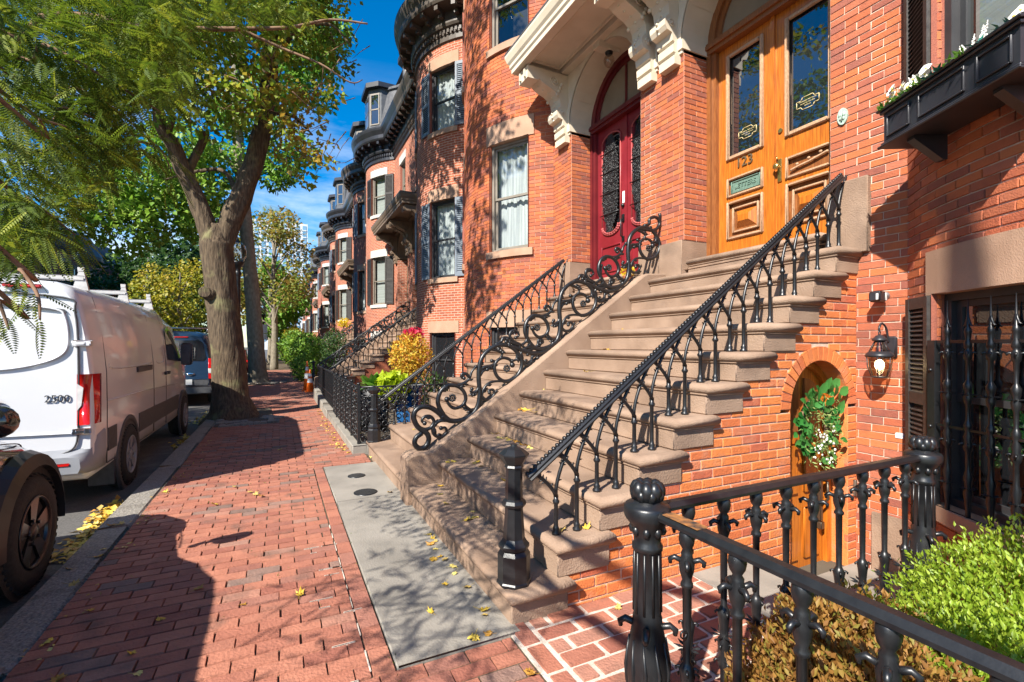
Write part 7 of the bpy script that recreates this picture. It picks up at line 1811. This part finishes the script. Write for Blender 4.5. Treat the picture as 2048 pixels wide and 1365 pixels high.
def drift(pts, n, sp, name, size=.07, z=-.125, seedz=.03):
    P_ = smooth_path([Vector(p) for p in pts], 8); X = np.array([P_[i] for i in rng.integers(0, len(P_), n)])+rng.normal(size=(n, 3))*np.array([sp, sp*1.3, 0]); X[:, 2] = z+rng.random(n)*seedz
    D_ = unit(n); D_[:, 2] *= .3; o = leaf_mesh(name, X, D_, np.array([0, 0, 1])+unit(n)*.35, size*(.5+.8*rng.random(n)), size*.8*(.6+.6*rng.random(n)), rng.random(n), m_fall); return tag(o, 'drift of yellow fallen leaves in the gutter' if z < 0 else 'scatter of fallen leaf litter along the garden kerb', 'leaves', kind='stuff')
drift([(-1.46, 4.9, -.125), (-1.50, 5.6, -.125), (-1.48, 6.2, -.125)], 420, .055, 'leaf_drift'); drift([(-1.45, 9.3, -.125), (-1.46, 10.2, -.125)], 120, .06, 'leaf_drift'); drift([(-1.5, 12.0, -.125), (-1.46, 14.5, -.125)], 260, .08, 'leaf_drift')
drift([(.85, 7.2, .004), (.82, 9.5, .004), (.85, 13, .004)], 170, .05, 'leaf_litter', .045, .006, .01); drift([(-1.08, 1.5, .004), (-1.06, 4, .004), (-1.05, 9, .004)], 120, .06, 'leaf_litter', .03, .004, .006)
# moss and weeds in the joints
drift_m = mat('weed', (.06, .12, .01), (.16, .22, .03), .8, ns=30, rnd=[(.05, .11, .01), (.2, .25, .04), (.3, .28, .08)], trans=True)
n = 260; X = np.stack([rng.uniform(-1.12, .3, n), rng.uniform(1.5, 8, n), np.full(n, .0)], 1); X[:90, 0] = rng.normal(-1.10, .02, 90); X[90:130, 0] = rng.normal(.5, .01, 40); X[130:, 1] = np.round((X[130:, 1]-.9)/.1025)*.1025+.9-.051
tag(leaf_mesh('joint_weeds', X, unit(n)*.7+np.array([0, 0, .5]), unit(n), .012+.014*rng.random(n), np.full(n, .006), rng.random(n), drift_m), 'weeds and moss in the pavement joints', 'weeds', kind='stuff')

# ================================================================== ACROSS THE ROAD AND FAR AWAY
OX = -17.0
for k in range(12):
    y0 = 4+6.6*k; e = empty('townhouse', (OX, y0+3.3, 0), 0, 'shaded brick house across the road, %s from the left' % ('first', 'second', 'third', 'fourth', 'fifth', 'sixth', 'seventh', 'eighth', 'ninth', 'tenth', 'eleventh', 'twelfth')[k], 'house', 'brick houses across the road')
    b = MB(); ww = 6.58
    def q(y, z, o=0): return (OX+o, y, z)
    bowp = [(0, 0), (1.9, 0), (2.5, .55), (3.3, .8), (4.1, .8), (4.9, .55), (5.5, 0), (ww, 0)]; acc = 0
    for (w0, o0), (w1, o1) in zip(bowp, bowp[1:]):
        l = sqrt((w1-w0)**2+(o1-o0)**2); b.poly([q(y0+w0, -.3, o0), q(y0+w1, -.3, o1), q(y0+w1, 9.6, o1), q(y0+w0, 9.6, o0)], uv=[(acc, 0), (acc+l, 0), (acc+l, 9.9), (acc, 9.9)]); acc += l
    b.poly([(OX, y0, -.3), (OX-8, y0, -.3), (OX-8, y0, 9.6), (OX, y0, 9.6)], uv=[(0, 0), (8, 0), (8, 9.9), (0, 9.9)]); b.build('wall', BRT2, e)
    b = MB()
    for (w0, o0), (w1, o1) in zip(bowp, bowp[1:]): b.poly([q(y0+w0, 9.4, o0+.05), q(y0+w1, 9.4, o1+.05), q(y0+w1, 9.9, o1+.4), q(y0+w0, 9.9, o0+.4)]); b.poly([q(y0+w0, 9.9, o0+.4), q(y0+w1, 9.9, o1+.4), q(y0+w1, 10.2, o1+.45), q(y0+w0, 10.2, o0+.45)]); b.poly([q(y0+w0, 10.2, o0+.45), q(y0+w1, 10.2, o1+.45), q(y0+w1, 12.4, o1-.7), q(y0+w0, 12.4, o0-.7)])
    b.build('mansard_roof', m_slate, e)
    for w, o in ((.95, 0), (2.9, .675), (4.5, .675), (6.0, 0)):
        for z0, z1 in ((.5, 1.7), (3.2, 5.2), (7, 8.7)):
            if w == .95 and z0 < 5: 
                if z0 > 3: continue
            tx, to = (cos(.29), sin(.29)*(1 if w < 3.5 else -1)) if o else (1, 0); yc = y0+w; hw = .45
            P4 = lambda s_, z, d: (OX+o+to*s_+d, yc+tx*s_, z)
            b = MB(); b.poly([P4(-hw, z0, .012), P4(hw, z0, .012), P4(hw, z1, .012), P4(-hw, z1, .012)]); w_ = b.build('window', m_gdark, e)
            b = MB()
            for s0, s1, a, c in ((-hw, -hw+.06, z0, z1), (hw-.06, hw, z0, z1), (-hw, hw, (z0+z1)/2-.03, (z0+z1)/2+.03), (-.02, .02, z0, z1), (-hw, hw, z1-.06, z1)): b.poly([P4(s0, a, .03), P4(s1, a, .03), P4(s1, c, .03), P4(s0, c, .03)])
            b.build('sash_bars', m_dframe, w_)
            b = MB(); b.poly([P4(-hw-.1, z1, .04), P4(hw+.1, z1, .04), P4(hw+.1, z1+.28, .04), P4(-hw-.1, z1+.28, .04)]); b.poly([P4(-hw-.1, z0-.14, .05), P4(hw+.1, z0-.14, .05), P4(hw+.1, z0, .05), P4(-hw-.1, z0, .05)]); b.build('stone_trim', m_trim, w_)
    b = MB(); b.box(OX-.02, OX+.06, y0+.5, y0+1.5, 1.6, 4.6); b.build('front_door', MATS['dark_door'], e)
    b = MB()
    for i in range(8): b.box(OX, OX+.35*(8-i), y0+.3, y0+1.7, -.1+.2*i, .1+.2*i)
    b.build('steps', m_stone, e)
tw = empty('glass_tower', (9, 262, 0), 0, 'pale glass office tower rising behind the trees at the end of the street', 'tower')
tx0, tx1, ty = -11.5, 13.0, 262
b = MB(); b.box(tx0, tx1, ty, ty+22, -.3, 63); b.build('tower_body', mat('tower_wall', (.55, .58, .6), (.62, .64, .66), .5, ns=.2), tw)
b = MB()
for k in range(9):
    a0 = pi*k/18; a1 = pi*(k+1)/18; b.poly([(tx0+3+18*sin(a0), ty-.1, 63+0), (tx0+3+18*sin(a1), ty-.1, 63), (tx0+3+18*sin(a1), ty-.1, 63+8*cos(a1)), (tx0+3+18*sin(a0), ty-.1, 63+8*cos(a0))]); b.poly([(tx0+3+18*sin(a0), ty-.1, 63+8*cos(a0)), (tx0+3+18*sin(a1), ty-.1, 63+8*cos(a1)), (tx0+3+18*sin(a1), ty+20, 63+8*cos(a1)), (tx0+3+18*sin(a0), ty+20, 63+8*cos(a0))])
m_tg = mat('tower_glass', (.10, .24, .38), (.22, .38, .52), .1, ns=.3); b.build('curved_top', m_tg, tw)
for k in range(8):
    b = MB(); x = tx0+.8+3.05*k; b.box(x, x+1.75, ty-.15, ty, 4, 62); b.build('glazing_bay', m_tg, tw)
    b = MB()
    for j in range(17): b.box(x-.05, x+1.8, ty-.3, ty-.16, 5+3.4*j, 5.5+3.4*j)
    b.build('spandrels', MATS['tower_wall'], tw)
